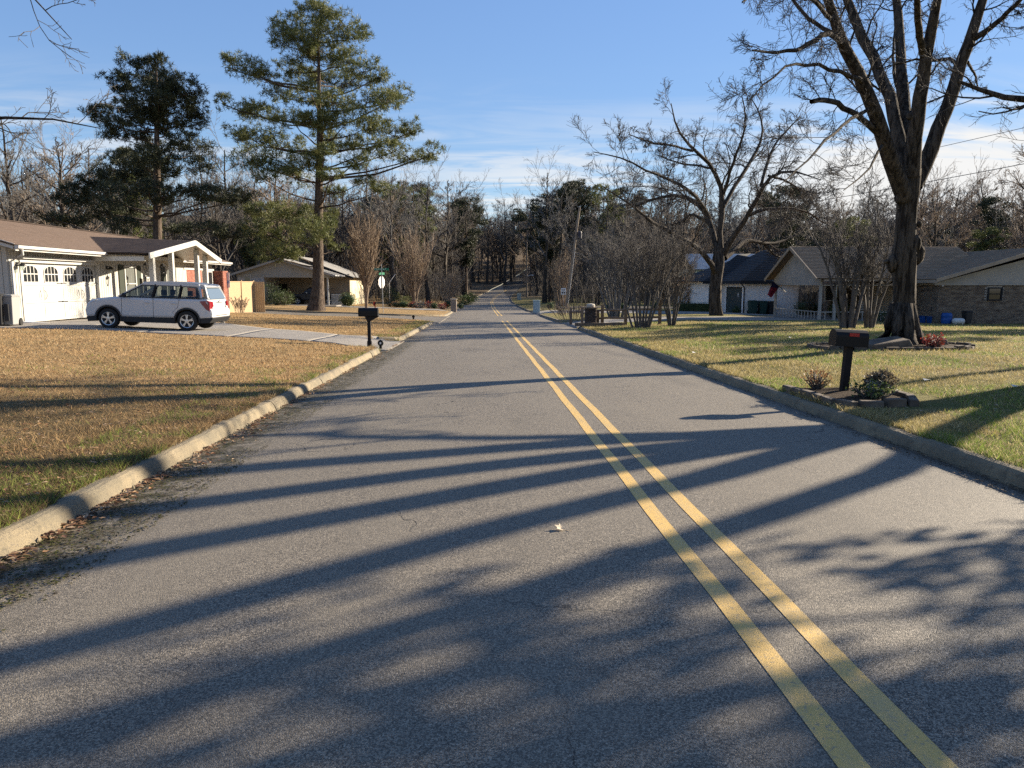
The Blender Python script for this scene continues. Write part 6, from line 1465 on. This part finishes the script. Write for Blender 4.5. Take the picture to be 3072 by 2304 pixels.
# ------------------------------------------------------------------ street furniture
M_GALV = mat('galvanised', (.40, .40, .39), (.32, .32, .31), 8, .5, metal=.3)
M_SIGNG = mat('sign_green', (.0, .14, .07), rough=.4)
M_WOODP = mat('pole_wood', (.30, .24, .18), (.20, .16, .12), 5, .9, .3, 20, stretch=(1, 1, .15))
p = on(1151.5, 57); ST = thing('stop_sign', 'stop sign seen from behind with green street name blades above', 'sign', p, 0)
top = at(1142, 846, 57).z-p.z
MB().bar((0, 0, -.3), (-.06, 0, top+1.35), .05, .05).build('post', M_GALV, ST)
zc = at(1146, 847, 57).z-p.z; nrm_a = math.atan2(-.40, .92)
oc = MB(); R8 = .47; ux, uy = -math.sin(nrm_a), math.cos(nrm_a); nx_, ny_ = math.cos(nrm_a), math.sin(nrm_a)
pts = [(-.05+ux*R8*math.cos(a), uy*R8*math.cos(a), zc+R8*math.sin(a)) for a in np.linspace(math.pi/8, math.pi/8+2*math.pi, 9)[:-1]]
oc.add([(p_[0]-nx_*.028, p_[1]-ny_*.028, p_[2]) for p_ in pts]+[(p_[0]-nx_*.034, p_[1]-ny_*.034, p_[2]) for p_ in pts], [tuple(range(8)), tuple(range(15, 7, -1))]+[(i, (i+1) % 8, 8+(i+1) % 8, 8+i) for i in range(8)]).build('octagon_plate', mat('sign_back', (.66, .64, .60), (.60, .58, .55), 4, .45, metal=.2), ST)
b1 = MB().bar((-.06-ux*.40, -uy*.40, zc+.66), (-.06+ux*.40, uy*.40, zc+.66), .012, .18).build('name_blade', M_SIGNG, ST)
b2 = MB().bar((-.07-.56, 0.055, zc+.98), (-.07+.56, -.055, zc+.98), .012, .18).build('name_blade', M_SIGNG, ST)
# illegible white street-name strokes on the near blade (dashes of lettering too small to read in the photo)
lt = MB(); rl = random.Random(6)
for k in range(7):
    x0 = -.5+k*.13; lt.box((-.07+x0, -.06-.07*0-.075-.0, zc+.94), (-.07+x0+.02, -.058-.075, zc+1.03)).box((-.07+x0+.03, -.135, zc+(.94 if k % 2 else 1.01)), (-.07+x0+.09, -.133, zc+(.96 if k % 2 else 1.03)))
lt.v = [(v[0], v[1]+.0-.055*((v[0]+.07)/.62)*1.09+.06, v[2]) for v in lt.v]; lt.build('lettering', M_WHT, ST)
MB().tube([(-.06, 0, zc+1.1), (-.06, 0, zc+1.2)], .02, 6).build('cap', M_GALV, ST)
# leaning utility pole with transformer
p = on(1698, 80); q = at(1739, 622, 80)-p; UP = thing('utility_pole', 'leaning wooden utility pole with a grey transformer can', 'utility pole', p)
lean = lambda f: Vector((q.x*f, 0, q.z*f))
MB().tube([lean(-.03), lean(0), lean(.5), lean(1)], [.17, .165, .14, .115], 10).build('pole', M_WOODP, UP)
zt_ = (at(1737, 706, 80)-p); c = lean(zt_.z/q.z)+Vector((.38, -.1, 0))
MB().lathe([(.05, .42), (.22, .36), (.24, .30), (.24, -.32), (.20, -.36)], 14, tuple(c)).tube([c+Vector((-.05, 0, .4)), c+Vector((-.02, 0, .75)), c+Vector((-.16, 0, .95))], .03, 6).box((c.x-.45, c.y-.04, c.z-.46), (c.x+.28, c.y+.04, c.z-.40)).build('transformer', mat('transformer_grey', (.03, .03, .045), rough=.5), UP)
MB().tube([lean(.02)+Vector((.14, -.1, 0)), lean(.6)+Vector((.11, -.1, 0))], .018, 5).build('conduit', M_WHT, UP)
MB().box((lean(1).x-.1, -.1, lean(1).z), (lean(1).x+.12, .1, lean(1).z+.12)).tube([lean(.97)+Vector((.1, 0, 0)), lean(.97)+Vector((.3, 0, .12))], .03, 5).build('insulator', M_GALV, UP)
# overhead wires from the pole to one that stands outside the frame
def wire(name, label, a, b, sag, rad_=.012):
    a, b = Vector(a), Vector(b); pts = [a.lerp(b, t)-Vector((0, 0, sag*4*t*(1-t))) for t in np.linspace(0, 1, 24)]
    tag(MB().tube(pts, rad_, 4).build(name, M_CLAD), label, 'wire', 'overhead wires')
pl2 = Vector((27.0, 22.0, h(27, 22))); 
wire('overhead_wire', 'upper overhead wire crossing behind the shade tree', p+lean(.985), (27.2, 22.0, 8.9), .9)
wire('overhead_wire', 'lower overhead wire crossing behind the shade tree', p+lean(.80), (27.2, 22.0, 7.4), .9, .016)
t = thing('utility_pole', 'second wooden utility pole standing outside the frame', 'utility pole', pl2); MB().tube([(0, 0, -.3), (.1, 0, 5), (.2, 0, 9.6)], [.17, .15, .12], 10).build('pole', M_WOODP, t)
t = thing('utility_pole', 'thin distant utility pole with a lamp arm beside the road', 'utility pole', on(1580, 150)); MB().tube([(0, 0, -.3), (0, 0, 11)], [.16, .1], 8).build('pole', M_WOODP, t); MB().tube([(0, 0, 4.2), (.9, -.5, 4.5)], .05, 5).box((.8, -.75, 4.4), (1.3, -.4, 4.55)).build('lamp_arm', M_WHT, t)
# utility cabinets, sign, brick mailbox pillar
M_CAB = mat('cabinet_green', (.42, .50, .50), (.36, .44, .44), 3, .5)
for (u, Y, w, d, hh, lb) in ((1609, 68, .62, .5, 1.12, 'pale blue-green utility cabinet near the right kerb'), (1557, 128, .7, .6, 1.1, 'distant pale utility cabinet further along the right kerb')):
    p = on(u, Y); t = thing('utility_cabinet', lb, 'cabinet', p)
    MB().box((-w/2, -d/2, 0), (w/2, d/2, hh)).build('case', M_CAB, t, bevel=.02); MB().box((-w/2-.03, -d/2-.03, hh), (w/2+.03, d/2+.03, hh+.06)).build('lid', M_CAB, t, bevel=.015)
    MB().box((-w/2+.05, -d/2-.012, .08), (w/2-.05, -d/2-.002, hh-.08)).build('door', M_CAB, t); MB().box((-w/2-.08, -d/2-.08, -.2), (w/2+.08, d/2+.08, .03)).build('plinth', M_DRIVE, t)
p = on(1689, 84); sg = thing('road_sign', 'small white regulatory sign on a thin post beside the utility pole', 'sign', p)
zs_ = at(1689, 874, 84).z-p.z
MB().bar((0, 0, -.2), (0, 0, zs_+.4), .05).build('post', M_GALV, sg); MB().box((-.28, -.04, zs_-.36), (.28, -.03, zs_+.36)).build('plate', M_WHT, sg)
MB().box((-.20, -.046, zs_+.16), (.20, -.042, zs_+.22)).box((-.17, -.046, zs_+.02), (.17, -.042, zs_+.08)).box((-.2, -.046, zs_-.26), (-.03, -.042, zs_-.06)).box((.03, -.046, zs_-.26), (.2, -.042, zs_-.06)).build('lettering', M_BLACK, sg)
M_LTCAP = mat('cap_stone', (.46, .42, .36), (.38, .35, .30), 6, .85)
p = on(1362, 72.6); bp = thing('brick_mailbox', 'pale brick mailbox pillar with stone cap by the left kerb', 'mailbox', p)
MB().box((-.27, -.27, -.3), (.27, .27, 1.2)).build('core', M_MORTAR, bp); MB().box((-.33, -.33, 1.2), (.33, .33, 1.28)).build('cap', M_LTCAP, bp)
M_BRICKB = mat('buff_brick', (.22, .16, .125), (.36, .29, .23), 6, .9, stretch=(1, 1, 3), world=True)
for (O, U, Nn) in (((-.27, -.27, 0), (1, 0, 0), (0, -1, 0)), ((.27, -.27, 0), (0, 1, 0), (1, 0, 0))): bricks(bp, M_BRICKB, O, U, .54, 1.2, Nn, maxn=140, seed=17)
MB().box((.27, -.12, .75), (.30, .12, 1.02)).build('letter_door', M_WHT, bp)
# dark brick pillar with lantern cap at the end of the rail fence
p = on(1771, 35.6); bp = thing('brick_pillar', 'dark brick pillar with flat cap and low round lantern at the drive', 'pillar', p)
M_BRICKK = mat('dark_brick', (.035, .026, .024), (.085, .062, .05), 7, .9, .3, 40, stretch=(1, 1, 3), world=True)
MB().box((-.25, -.25, -.3), (.25, .25, .84)).build('core', mat('dark_mortar', (.09, .08, .072), rough=.95), bp)
for (O, U, Nn) in (((-.25, -.25, 0), (1, 0, 0), (0, -1, 0)), ((-.25, -.25, 0), (0, 1, 0), (-1, 0, 0))): bricks(bp, M_BRICKK, O, U, .5, .84, Nn, maxn=140, seed=18)
MB().box((-.31, -.31, .84), (.31, .31, .90)).build('cap', M_TIMBER, bp); MB().lathe([(.20, 0), (.21, .09), (.17, .15), (.02, .175)], 14, (0, 0, .90)).build('lantern', M_LTCAP, bp)
tk = MB().box((-1.2, -.07, 0), (1.2, .07, .16)).build('landscape_timber', M_TIMBER); tk.location = on(1800, 34.9, .0); tag(tk, 'dark landscape timber lying at the foot of the brick pillar', 'timber')
RF = thing('rail_fence', 'dark split-rail fence of two rails right of the brick pillar', 'fence', (0, 0, 0))
fp = [on(u, Y) for u, Y in ((1771, 36.2), (1806, 36.0), (1876, 35.2), (1978, 34.6))]
fp[0].x += .15
for k, q in enumerate(fp[1:]):
    MB().box((-.075, -.06, -.3), (.075, .06, 1.0 if k == 0 else .95), taper=.93).build('post', M_TIMBER, RF).location = q
pq = on(1793, 36.1); MB().box((-.06, -.06, -.3), (.06, .06, .72)).build('post', M_TIMBER, RF).location = pq
for a, b in zip(fp[:-1], fp[1:]):
    for z in (.36, .74): MB().tube([a+Vector((0, 0, z)), a.lerp(b, .5)+Vector((0, .01, z-.015)), b+Vector((0, 0, z-.03))], [.05, .062, .05], 6).build('rail', M_TIMBER, RF)
fp2 = [on(u, Y) for u, Y in ((1746, 39.4), (1712, 40.5))]
RF2 = thing('rail_fence', 'short stretch of dark rail fence left behind the brick pillar', 'fence', (0, 0, 0))
for q in fp2: MB().box((-.07, -.06, -.3), (.07, .06, .95)).build('post', M_TIMBER, RF2).location = q
MB().tube([fp2[0]+Vector((0, 0, .72)), fp2[1]+Vector((0, 0, .70))], .055, 6).build('rail', M_TIMBER, RF2)
# bird-feeder-like lantern post on the fence
p = on(1979, 34.5); t = thing('bird_feeder', 'small dark roofed feeder on the last rail fence post', 'bird feeder', (p.x, p.y, p.z+.95))
MB().box((-.12, -.1, 0), (.12, .1, .28)).build('box', M_TIMBER, t); MB().prism([(-.2, .26), (.2, .26), (0, .42)], -.16, .16, 'y').build('roof', M_TIMBER, t)

# ------------------------------------------------------------------ bins and clutter
def bin_(label, loc, s, m, rz=0, group='wheeled bins', lid=None):
    t = thing('wheelie_bin', label, 'bin', loc, rz, group); w, d, hh = .235*s, .29*s, .98*s
    MB().box((-w, -d, .06), (w, d, hh), taper=1.18).build('tub', m, t, bevel=.02); MB().box((-w*1.24, -d*1.22, hh), (w*1.24, d*1.28, hh+.05)).box((-w*1.1, -d*1.1, hh+.05), (w*1.1, d*1.1, hh+.08)).build('lid', lid or m, t, bevel=.015)
    MB().bar((-w*1.1, d*1.36, hh-.03), (w*1.1, d*1.36, hh-.03), .04).build('handle', m, t)
    for x in (-w*1.05, w*1.05): MB().lathe([(.02, -.03), (.13, -.03), (.13, .03), (.02, .03)], 12, (0, 0, 0), Matrix.Translation((x, d*1.0, .13)) @ Matrix.Rotation(math.pi/2, 4, 'Y')).build('wheel', M_TYRE, t)
    return t
M_BINK = mat('bin_black', (.025, .025, .026), rough=.5); M_BING = mat('bin_green', (.02, .05, .04), rough=.5); M_BING2 = mat('bin_grey', (.26, .26, .25), rough=.55)
p = on(-8, 25.3); bin_('black lidded wheelie bin at the left edge before the garage', (p.x, p.y, p.z), 1.02, M_BINK, .3)
p = on(30, 25.6); t = bin_('pale grey wheelie bin beside the garage downspout', (p.x, p.y, p.z), 1.0, M_BING2, .2); MB().box((.05, -.42, .2), (.17, -.36, .75)).build('label_panel', M_BINK, t)
for u, lb, m in ((2254, 'left dark green wheelie bin against the white garage wall', M_BING), (2283, 'middle dark green wheelie bin against the white garage wall', M_BING), (2311, 'right black wheelie bin against the white garage wall', M_BINK)):
    p = on(u, 54.4); bin_(lb, (p.x, p.y, p.z), .95, m, 0)
p = on(2218, 55.2); t = bush('shrub', 'small dark shrub at the corner of the white garage house', (p.x-.4, p.y-.3, p.z), (.35, .3, .28), M_LEAFD, 401, shape='ball')
M_BLUE = mat('blue_plastic', (.008, .07, .27), rough=.4); M_TANK = mat('tank_white', (.55, .56, .54), rough=.4)
p = on(2836, 37.4); t = thing('barrel', 'blue plastic barrel against the brick wall', 'barrel', p); MB().lathe([(.22, 0), (.25, .05), (.26, .18), (.25, .30), (.26, .42), (.24, .52), (.20, .56)], 18).build('drum', M_BLUE, t); MB().lathe([(.265, .17), (.27, .18), (.265, .19)], 18).lathe([(.265, .41), (.27, .42), (.265, .43)], 18).build('hoop', M_BLUE, t)
for u, Y, lb, rz_ in ((2776, 39.2, 'left blue recycling tub by the brick house door', .2), (2797, 38.6, 'right blue recycling tub by the brick house door', -.15)):
    p = on(u, Y); t = thing('recycling_tub', lb, 'tub', p, rz_, 'blue recycling tubs'); MB().box((-.24, -.18, 0), (.24, .18, .34), taper=1.15).build('tub', M_BLUE, t); MB().box((-.29, -.22, .34), (.29, .22, .37)).build('rim', M_BLUE, t)
p = on(2872, 37.0); t = thing('gas_tank', 'small white gas tank lying before the brick wall', 'tank', p); MB().lathe([(.03, -.30), (.12, -.27), (.15, -.2), (.15, .2), (.12, .27), (.03, .30)], 14, (0, 0, 0), Matrix.Translation((0, 0, .16)) @ Matrix.Rotation(math.pi/2, 4, 'Y')).build('cylinder', M_TANK, t); MB().box((-.2, -.1, 0), (-.15, .1, .05)).box((.15, -.1, 0), (.2, .1, .05)).build('foot', M_TANK, t)
p = on(2897, 37.3); bin_('dark bin behind the white gas tank', (p.x, p.y, p.z), .62, M_BINK, 0)
p = on(2758, 40.4); t = thing('storage_chest', 'dark chest on the porch beside the brick house door', 'chest', (p.x, p.y, p.z)); MB().box((-.4, -.25, 0), (.4, .25, .75)).build('chest', M_BINK, t); MB().box((-.43, -.28, .75), (.43, .28, .82)).build('lid', M_BINK, t)
p = on(2590, 41.5); t = thing('porch_chair', 'white slatted chair on the carport floor behind the crape myrtles', 'chair', (p.x, p.y, g4), .3)
MB().box((-.25, -.25, .40), (.25, .25, .44)).build('seat', M_TRIM, t)
for k in range(4): MB().box((-.25, .23, .50+k*.13), (.25, .26, .58+k*.13)).build('back_slat', M_TRIM, t)
for x in (-.23, .23):
    for y, z in ((-.23, .42), (.245, 1.0)): MB().box((x-.02, y-.02, 0), (x+.02, y+.02, z)).build('leg', M_TRIM, t)
# flag on the carport post
fl = thing('flag', 'dark red and blue flag hanging from an angled staff on the carport post', 'flag', at(2357, 876, cy1-.05))
s0 = Vector((0, 0, 0)); s1 = at(2318, 842, cy1-.9)-at(2357, 876, cy1-.05)
MB().tube([s0, s1], .022, 6).build('staff', M_GRYP, fl)
m, N, L, b = nodes_of('flag_cloth'); g = G(N, L); uvn = N.new('ShaderNodeUVMap').outputs[0]; sp = N.new('ShaderNodeSeparateXYZ'); L.new(uvn, sp.inputs[0])
L.new(g.mix(g.ramp(g.math('ADD', sp.outputs[1], g.math('MULTIPLY', sp.outputs[0], .25)), .40, .46), (.012, .010, .05), (.20, .012, .03)), b.inputs['Base Color']); b.inputs['Roughness'].default_value = .8
A0, A1 = s1*.98, s1*.48; B0 = at(2303, 885, cy1-.75)-at(2357, 876, cy1-.05); B1 = at(2313, 893, cy1-.5)-at(2357, 876, cy1-.05); V, U, F = [], [], []
for i in range(9):
    for j in range(13):
        s_, t_ = i/8, j/12; q = (A0.lerp(A1, s_)).lerp(B0.lerp(B1, s_), t_); V.append((q.x, q.y+.06*math.sin(s_*9+t_*2)*t_, q.z)); U.append((s_, t_))
for i in range(8):
    for j in range(12): F.append((i*13+j, i*13+j+1, (i+1)*13+j+1, (i+1)*13+j))
link_new('cloth', mesh_np('cloth', np.array(V), np.array(F), m, smooth=True, uv=np.array(U)), fl)
# tan fence and garden banner beyond the white house
FN = thing('picket_fence', 'tan vertical-board privacy fence between the white house and the grey carport', 'fence', (0, 0, 0))
M_FENCE = mat('fence_board', (.42, .30, .175), (.35, .25, .145), 2, .8, .1, 20, stretch=(3, 3, .2))
fA, fB = on(690, 48.2), on(752, 52.6); fB.x = fA.x+.25; fz0 = fA.z-.12; fz1 = at(690, 845, 48.2).z
d_ = fB-fA; d_.z = 0; L_ = d_.length; ang = math.atan2(d_.y, d_.x); d_.normalize(); fbm = None
runs = [(fA, d_, ang, int(L_/.15)), (fA+Vector((0, -.02, 0)), Vector((-1, 0, 0)), math.pi, 10), (fB+Vector((0, .02, 0)), Vector((1, 0, 0)), 0, 5)]
for st_, dr_, an_, n_ in runs:
    for k in range(n_):
        o = MB().box((.007, -.012, 0), (.143, .012, fz1-fz0)).build('fence_board', M_FENCE, FN) if fbm is None else link_new('fence_board', fbm, FN)
        fbm = o.data; q = st_+dr_*(k*.15); o.location = (q.x, q.y, fz0+rr_.uniform(-.01, .01)); o.rotation_euler = (0, 0, an_)
for q in (fA, fA.lerp(fB, .5), fB): MB().box((q.x-.05, q.y-.05, fz0-.1), (q.x+.06, q.y+.05, fz1+.10)).build('post', M_FENCE, FN)
MB().bar((fA.x, fA.y, fz1), (fB.x, fB.y, fz1), .07, .05).build('cap_rail', M_FENCE, FN)
GB = thing('garden_banner', 'narrow white and blue banner on a slim post before the tan fence', 'banner', on(692, 47.3))
za, zb_ = at(692, 863, 47.3).z-GB.location.z, at(692, 818, 47.3).z-GB.location.z
MB().tube([(0, .02, -.1), (0, .02, zb_+.05)], .02, 6).build('post', M_GALV, GB)
m, N, L, b = nodes_of('banner_cloth'); g = G(N, L); tc = N.new('ShaderNodeTexCoord'); sp = N.new('ShaderNodeSeparateXYZ'); L.new(tc.outputs['Object'], sp.inputs[0]); zz_ = g.math('MULTIPLY', sp.outputs[2], 1)
L.new(g.mix(g.math('MULTIPLY', g.ramp(zz_, za+(zb_-za)*.22, za+(zb_-za)*.36), g.math('SUBTRACT', 1, g.ramp(zz_, za+(zb_-za)*.42, za+(zb_-za)*.52))), (.78, .79, .80), (.22, .40, .66)), b.inputs['Base Color'])
MB().box((-.11, -.005, za), (.11, .005, zb_)).build('cloth', m, GB)
# second flag pole over the shrubs on the left
p = on(1165, 84); t = thing('flag_staff', 'slanting white staff above the dark bush right of the stop sign', 'staff', p)
a_, b2_ = at(1168, 848, 84)-p, at(1186, 822, 84)-p; MB().tube([a_, b2_], .035, 6).build('staff', M_WHT, t); MB().tube([(a_.x, 0, -.1), a_], .03, 6).build('post', M_WHT, t)
# things lying about: the leaf on the road, white scraps on the lawn
lf = MB(); rl = random.Random(12); q = 0
lp = [(0, 0), (.016, .03), (.05, .028), (.035, .055), (.06, .085), (.03, .082), (.0, .12), (-.025, .08), (-.062, .078), (-.035, .05), (-.05, .022), (-.015, .028)]
lf.add([(x, y, .012+.045*abs(x)*8*.35+.25*max(0, y-.05)+rl.uniform(0, .004)) for x, y in lp]+[(0, .055, .012)], [(i, (i+1) % 12, 12) for i in range(12)]).tube([(0, 0, .012), (-.01, -.05, .02)], .002, 4)
o = lf.build('fallen_leaf', mat('pale_leaf', (.72, .63, .48), (.58, .47, .33), 30, .8, trans=.3)); o.location = (at(1698, 1612, 4.73).x, 4.73, float(zr(4.73))+.040); o.rotation_euler = (.1, -.1, 1.2); o.scale = (.70, .70, 1.1); tag(o, 'single pale curled leaf lying on the road left of the yellow lines', 'leaf')
for i, (u, Y, lb) in enumerate(((2372, 22.5, 'white scrap of paper near the shaded part of the right lawn'), (2790, 11.6, 'pale scrap lying on the right lawn below the flower ring'), (2085, 18.2, 'pale leaf on the right lawn near the kerb'), (3060, 10.6, 'pale scrap at the right edge of the lawn'))):
    p = on(u, Y); o = MB().add([(-.05, -.03, .03), (.05, -.035, .045), (.055, .04, .035), (-.045, .035, .06)], [(0, 1, 2), (0, 2, 3)]).build('litter_scrap', mat('paper%d' % i, (.70, .66, .6), rough=.8)); o.location = p; tag(o, lb, 'litter', 'pale scraps on the right lawn')
p = Vector((4.12, 7.35, float(zr(7.35))-.004)); t = thing('iron_cover', 'small iron cover at the foot of the right kerb', 'cover', p); MB().lathe([(.13, 0), (.13, .014), (.115, .016), (.11, .010), (.02, .010)], 20).build('lid', M_TIMBER, t)

# ------------------------------------------------------------------ woods behind everything
rf = random.Random(77); placed = []
def free(x, y):
    if abs(x-float(xl(y)+3.6)) < 6.2 and y < 222: return False
    if y < 222 and abs(x-.8-float(sh(y))) < 6.2: return False
    for (x0, x1, y0, y1) in ((-28, -8, 20, 94), (4, 46, 20, 78), (24, 46, 85, 104)):
        if x0 < x < x1 and y0 < y < y1: return False
    return all((x-a)**2+(y-b)**2 > 9 for a, b in placed)
def forest(n, xr_, yr_, lab, group, pines=.18, smin=.85, smax=1.2, kinds=(0, 1, 2, 3, 4)):
    k = 0; tries = 0
    while k < n and tries < n*30:
        tries += 1; x, y = rf.uniform(*xr_), rf.uniform(*yr_)
        if not free(x, y): continue
        placed.append((x, y)); s = rf.uniform(smin, smax); z = h(x, y)-.2
        if rf.random() < pines: put(rf.choice(PINES), 'pine_tree', 'green pine among '+lab, 'tree', (x, y, z), s, rf.uniform(0, 6.28), 'pines '+group)
        else: put(FOREST[rf.choice(kinds)], 'bare_tree', ('leafless grey tree on ' if 'hill' in lab else 'leafless grey tree in ')+lab, 'tree', (x, y, z), s, rf.uniform(0, 6.28), 'bare trees '+group)
        k += 1
# individually placed silhouettes
for (u, v, Y, k, lb) in ((70, 330, 66, 0, 'tall leafless tree at the left edge beyond the white house'), (190, 420, 72, 4, 'leafless tree between the left edge and the dark pine'), (300, 430, 80, 2, 'leafless tree close behind the dark pine on its left'),
                         (620, 500, 92, 1, 'leafless tree filling the gap between the two pines'), (1250, 540, 105, 0, 'tall forked leafless tree above the pear trees'), (1330, 560, 118, 3, 'wide leafless tree left of the far road'), (1790, 600, 92, 3, 'wide leafless tree right of the utility pole'),
                         (2800, 560, 66, 4, 'slender leafless tree behind the brick house just right of the shade tree'), (2985, 650, 84, 1, 'leafless tree above the brick house wing'), (1180, 600, 98, 4, 'slim leafless tree above the stop sign')):
    p = on(u, Y, -.2); ztop = at(u, v, Y).z-p.z; ht = [19, 16, 21, 14, 18][k]; placed.append((p.x, p.y)); put(FOREST[k], 'bare_tree', lb, 'tree', p, ztop/ht*1.0, rf.uniform(0, 6))
for (u, v, Y, k, lb) in ((1150, 600, 120, 1, 'round-topped pine left of the far road'), (1400, 600, 150, 0, 'tall pine at the left side of the far road'), (1590, 622, 165, 2, 'rounded pine crown above the far end of the road'), (1655, 640, 170, 0, 'dark pine left of the utility pole top'),
                         (2550, 660, 84, 1, 'pine behind the brick house left of the shade tree'), (2790, 680, 88, 0, 'pine behind the brick house right of the shade tree'), (2945, 690, 84, 1, 'broad pine above the roof vent'), (770, 690, 86, 2, 'slim pine between the big pine and the white house roof'), (2420, 690, 96, 0, 'pine behind the white garage house roof')):
    p = on(u, Y, -.2); ztop = at(u, v, Y).z-p.z; ht = [20, 17, 22][k]; placed.append((p.x, p.y)); put(PINES[k], 'pine_tree', lb, 'tree', p, ztop/ht, rf.uniform(0, 6))
forest(58, (-80, -20), (60, 150), 'the wood behind the white house', 'behind the white house', .08, .75, 1.0)
forest(50, (-36, -4), (94, 215), 'the wood left of the far road', 'left of the far road', .14, .8, 1.05)
forest(58, (8, 62), (86, 215), 'the wood right of the far road', 'right of the far road', .14, .75, 1.0)
forest(36, (30, 110), (70, 150), 'the wood behind the brick house', 'behind the brick house', .45, .55, .8)
forest(26, (-14, 44), (222, 240), 'the wooded hill at the end of the road', 'on the far hill', .2, 1.25, 1.5)
forest(60, (-50, 75), (240, 300), 'the wooded hill at the end of the road', 'on the far hill', .2, .85, 1.1)
for (x, y, k, s_, lb) in ((36.5, 44.5, 1, .78, 'pine outside the frame beside the brick house'), (41, 37.5, 0, .74, 'pine outside the frame right of the brick house'), (46, 33, 2, .6, 'pine outside the frame at the end of the brick house lawn')):
    put(PINES[k], 'pine_tree', lb, 'tree', (x, y, h(x, y)-.2), s_, x)
# brushy undergrowth that fills the wood down to the ground
ru = np.random.RandomState(88); P = []
for (n_, x0, x1, y0, y1) in ((1500, -80, -14, 88, 120), (650, -80, -29, 58, 88), (900, -14, -5, 100, 200), (1500, 9, 70, 86, 130), (700, 9, 60, 130, 210), (900, 46, 90, 60, 90), (1300, -25, 60, 226, 262)):
    x, y = ru.uniform(x0, x1, n_), ru.uniform(y0, y1, n_); k_ = (np.abs(x-.8-sh(y)) > 6) | (y > 222); x, y = x[k_], y[k_]; n_ = len(x); z = H(x, y); hh = ru.uniform(1, 4.2, n_)*(1+.5*fb(x, y, .15, 4)); a = ru.rand(n_)*6.283; l = hh*ru.uniform(.1, .5, n_)
    P.append(np.stack([np.stack([x, y, z-.1], 1), np.stack([x+l*.4*np.cos(a), y+l*.4*np.sin(a), z+hh*.55], 1), np.stack([x+l*np.cos(a), y+l*np.sin(a), z+hh], 1)], 1))
P = np.concatenate(P); R = np.full(P.shape[:2], .035)*np.array([1, .7, .4])
C1, R1 = spawn(ru, P, R, 6, 3, (.3, .7), (20, 60), .15, .2, .7, .15, 1, .016)
v, f = cat([tubes(P, R, 3), tubes(C1, R1, 3)]); tag(link_new('undergrowth', mesh_np('undergrowth', v, f, M_TWIG)), 'dense leafless brush filling the floor of the wood', None, None, 'stuff')

def far_wood(name, label, pts, src, seed):
    me = bpy.data.meshes.new(name); me.from_pydata([tuple(p) for p in pts], [], []); o = link_new(name, me); tag(o, label, None, None, 'stuff')
    ng = bpy.data.node_groups.new(name, 'GeometryNodeTree'); ng.interface.new_socket('Geometry', in_out='INPUT', socket_type='NodeSocketGeometry'); ng.interface.new_socket('Geometry', in_out='OUTPUT', socket_type='NodeSocketGeometry')
    N, L = ng.nodes, ng.links; gi, go = N.new('NodeGroupInput'), N.new('NodeGroupOutput'); jn = N.new('GeometryNodeJoinGeometry')
    for ch in src:
        oi = N.new('GeometryNodeObjectInfo'); oi.inputs[0].default_value = ch; L.new(oi.outputs['Geometry'], jn.inputs[0])
    ip = N.new('GeometryNodeInstanceOnPoints'); L.new(gi.outputs[0], ip.inputs['Points']); L.new(jn.outputs[0], ip.inputs['Instance'])
    def rv(lo, hi, dt, sd):
        n = N.new('FunctionNodeRandomValue'); n.data_type = dt; k = 0 if dt == 'FLOAT_VECTOR' else 2
        n.inputs[k].default_value, n.inputs[k+1].default_value = lo, hi; n.inputs['Seed'].default_value = sd; return n.outputs[0 if dt == 'FLOAT_VECTOR' else 1]
    L.new(rv((0, 0, 0), (0, 0, 6.28), 'FLOAT_VECTOR', seed), ip.inputs['Rotation']); L.new(rv(.75, 1.1, 'FLOAT', seed+1), ip.inputs['Scale'])
    L.new(ip.outputs[0], go.inputs[0]); md = o.modifiers.new('scatter', 'NODES'); md.node_group = ng
rw = np.random.RandomState(5); srcs = {}
for t in COL.objects:
    if t.name.startswith('bare_tree') and t.get('group', '').endswith('far road'):
        k = [c for c in t.children if c.name.startswith('crown')][0]
        for i, f in enumerate(FOREST):
            if k.data == f[1] and i not in srcs: srcs[i] = [c for c in t.children]
for i, ks in enumerate((0, 1, 3, 4)):
    if ks not in srcs: continue
    pts = []
    for (n_, x0, x1, y0, y1) in ((16, -95, -24, 95, 190), (16, -40, -7, 125, 222), (18, 13, 80, 105, 222), (34, -70, 95, 224, 300), (12, 50, 120, 80, 150)):
        x, y = rw.uniform(x0, x1, n_), rw.uniform(y0, y1, n_); k_ = (np.abs(x-.8-sh(y)) > 7) | (y > 224)
        pts += [(a, b, c-.2) for a, b, c in zip(x[k_], y[k_], H(x[k_], y[k_]))]
    far_wood('distant_wood', 'grey leafless wood filling the distance behind the nearer trees', pts, srcs[ks], 10+i)
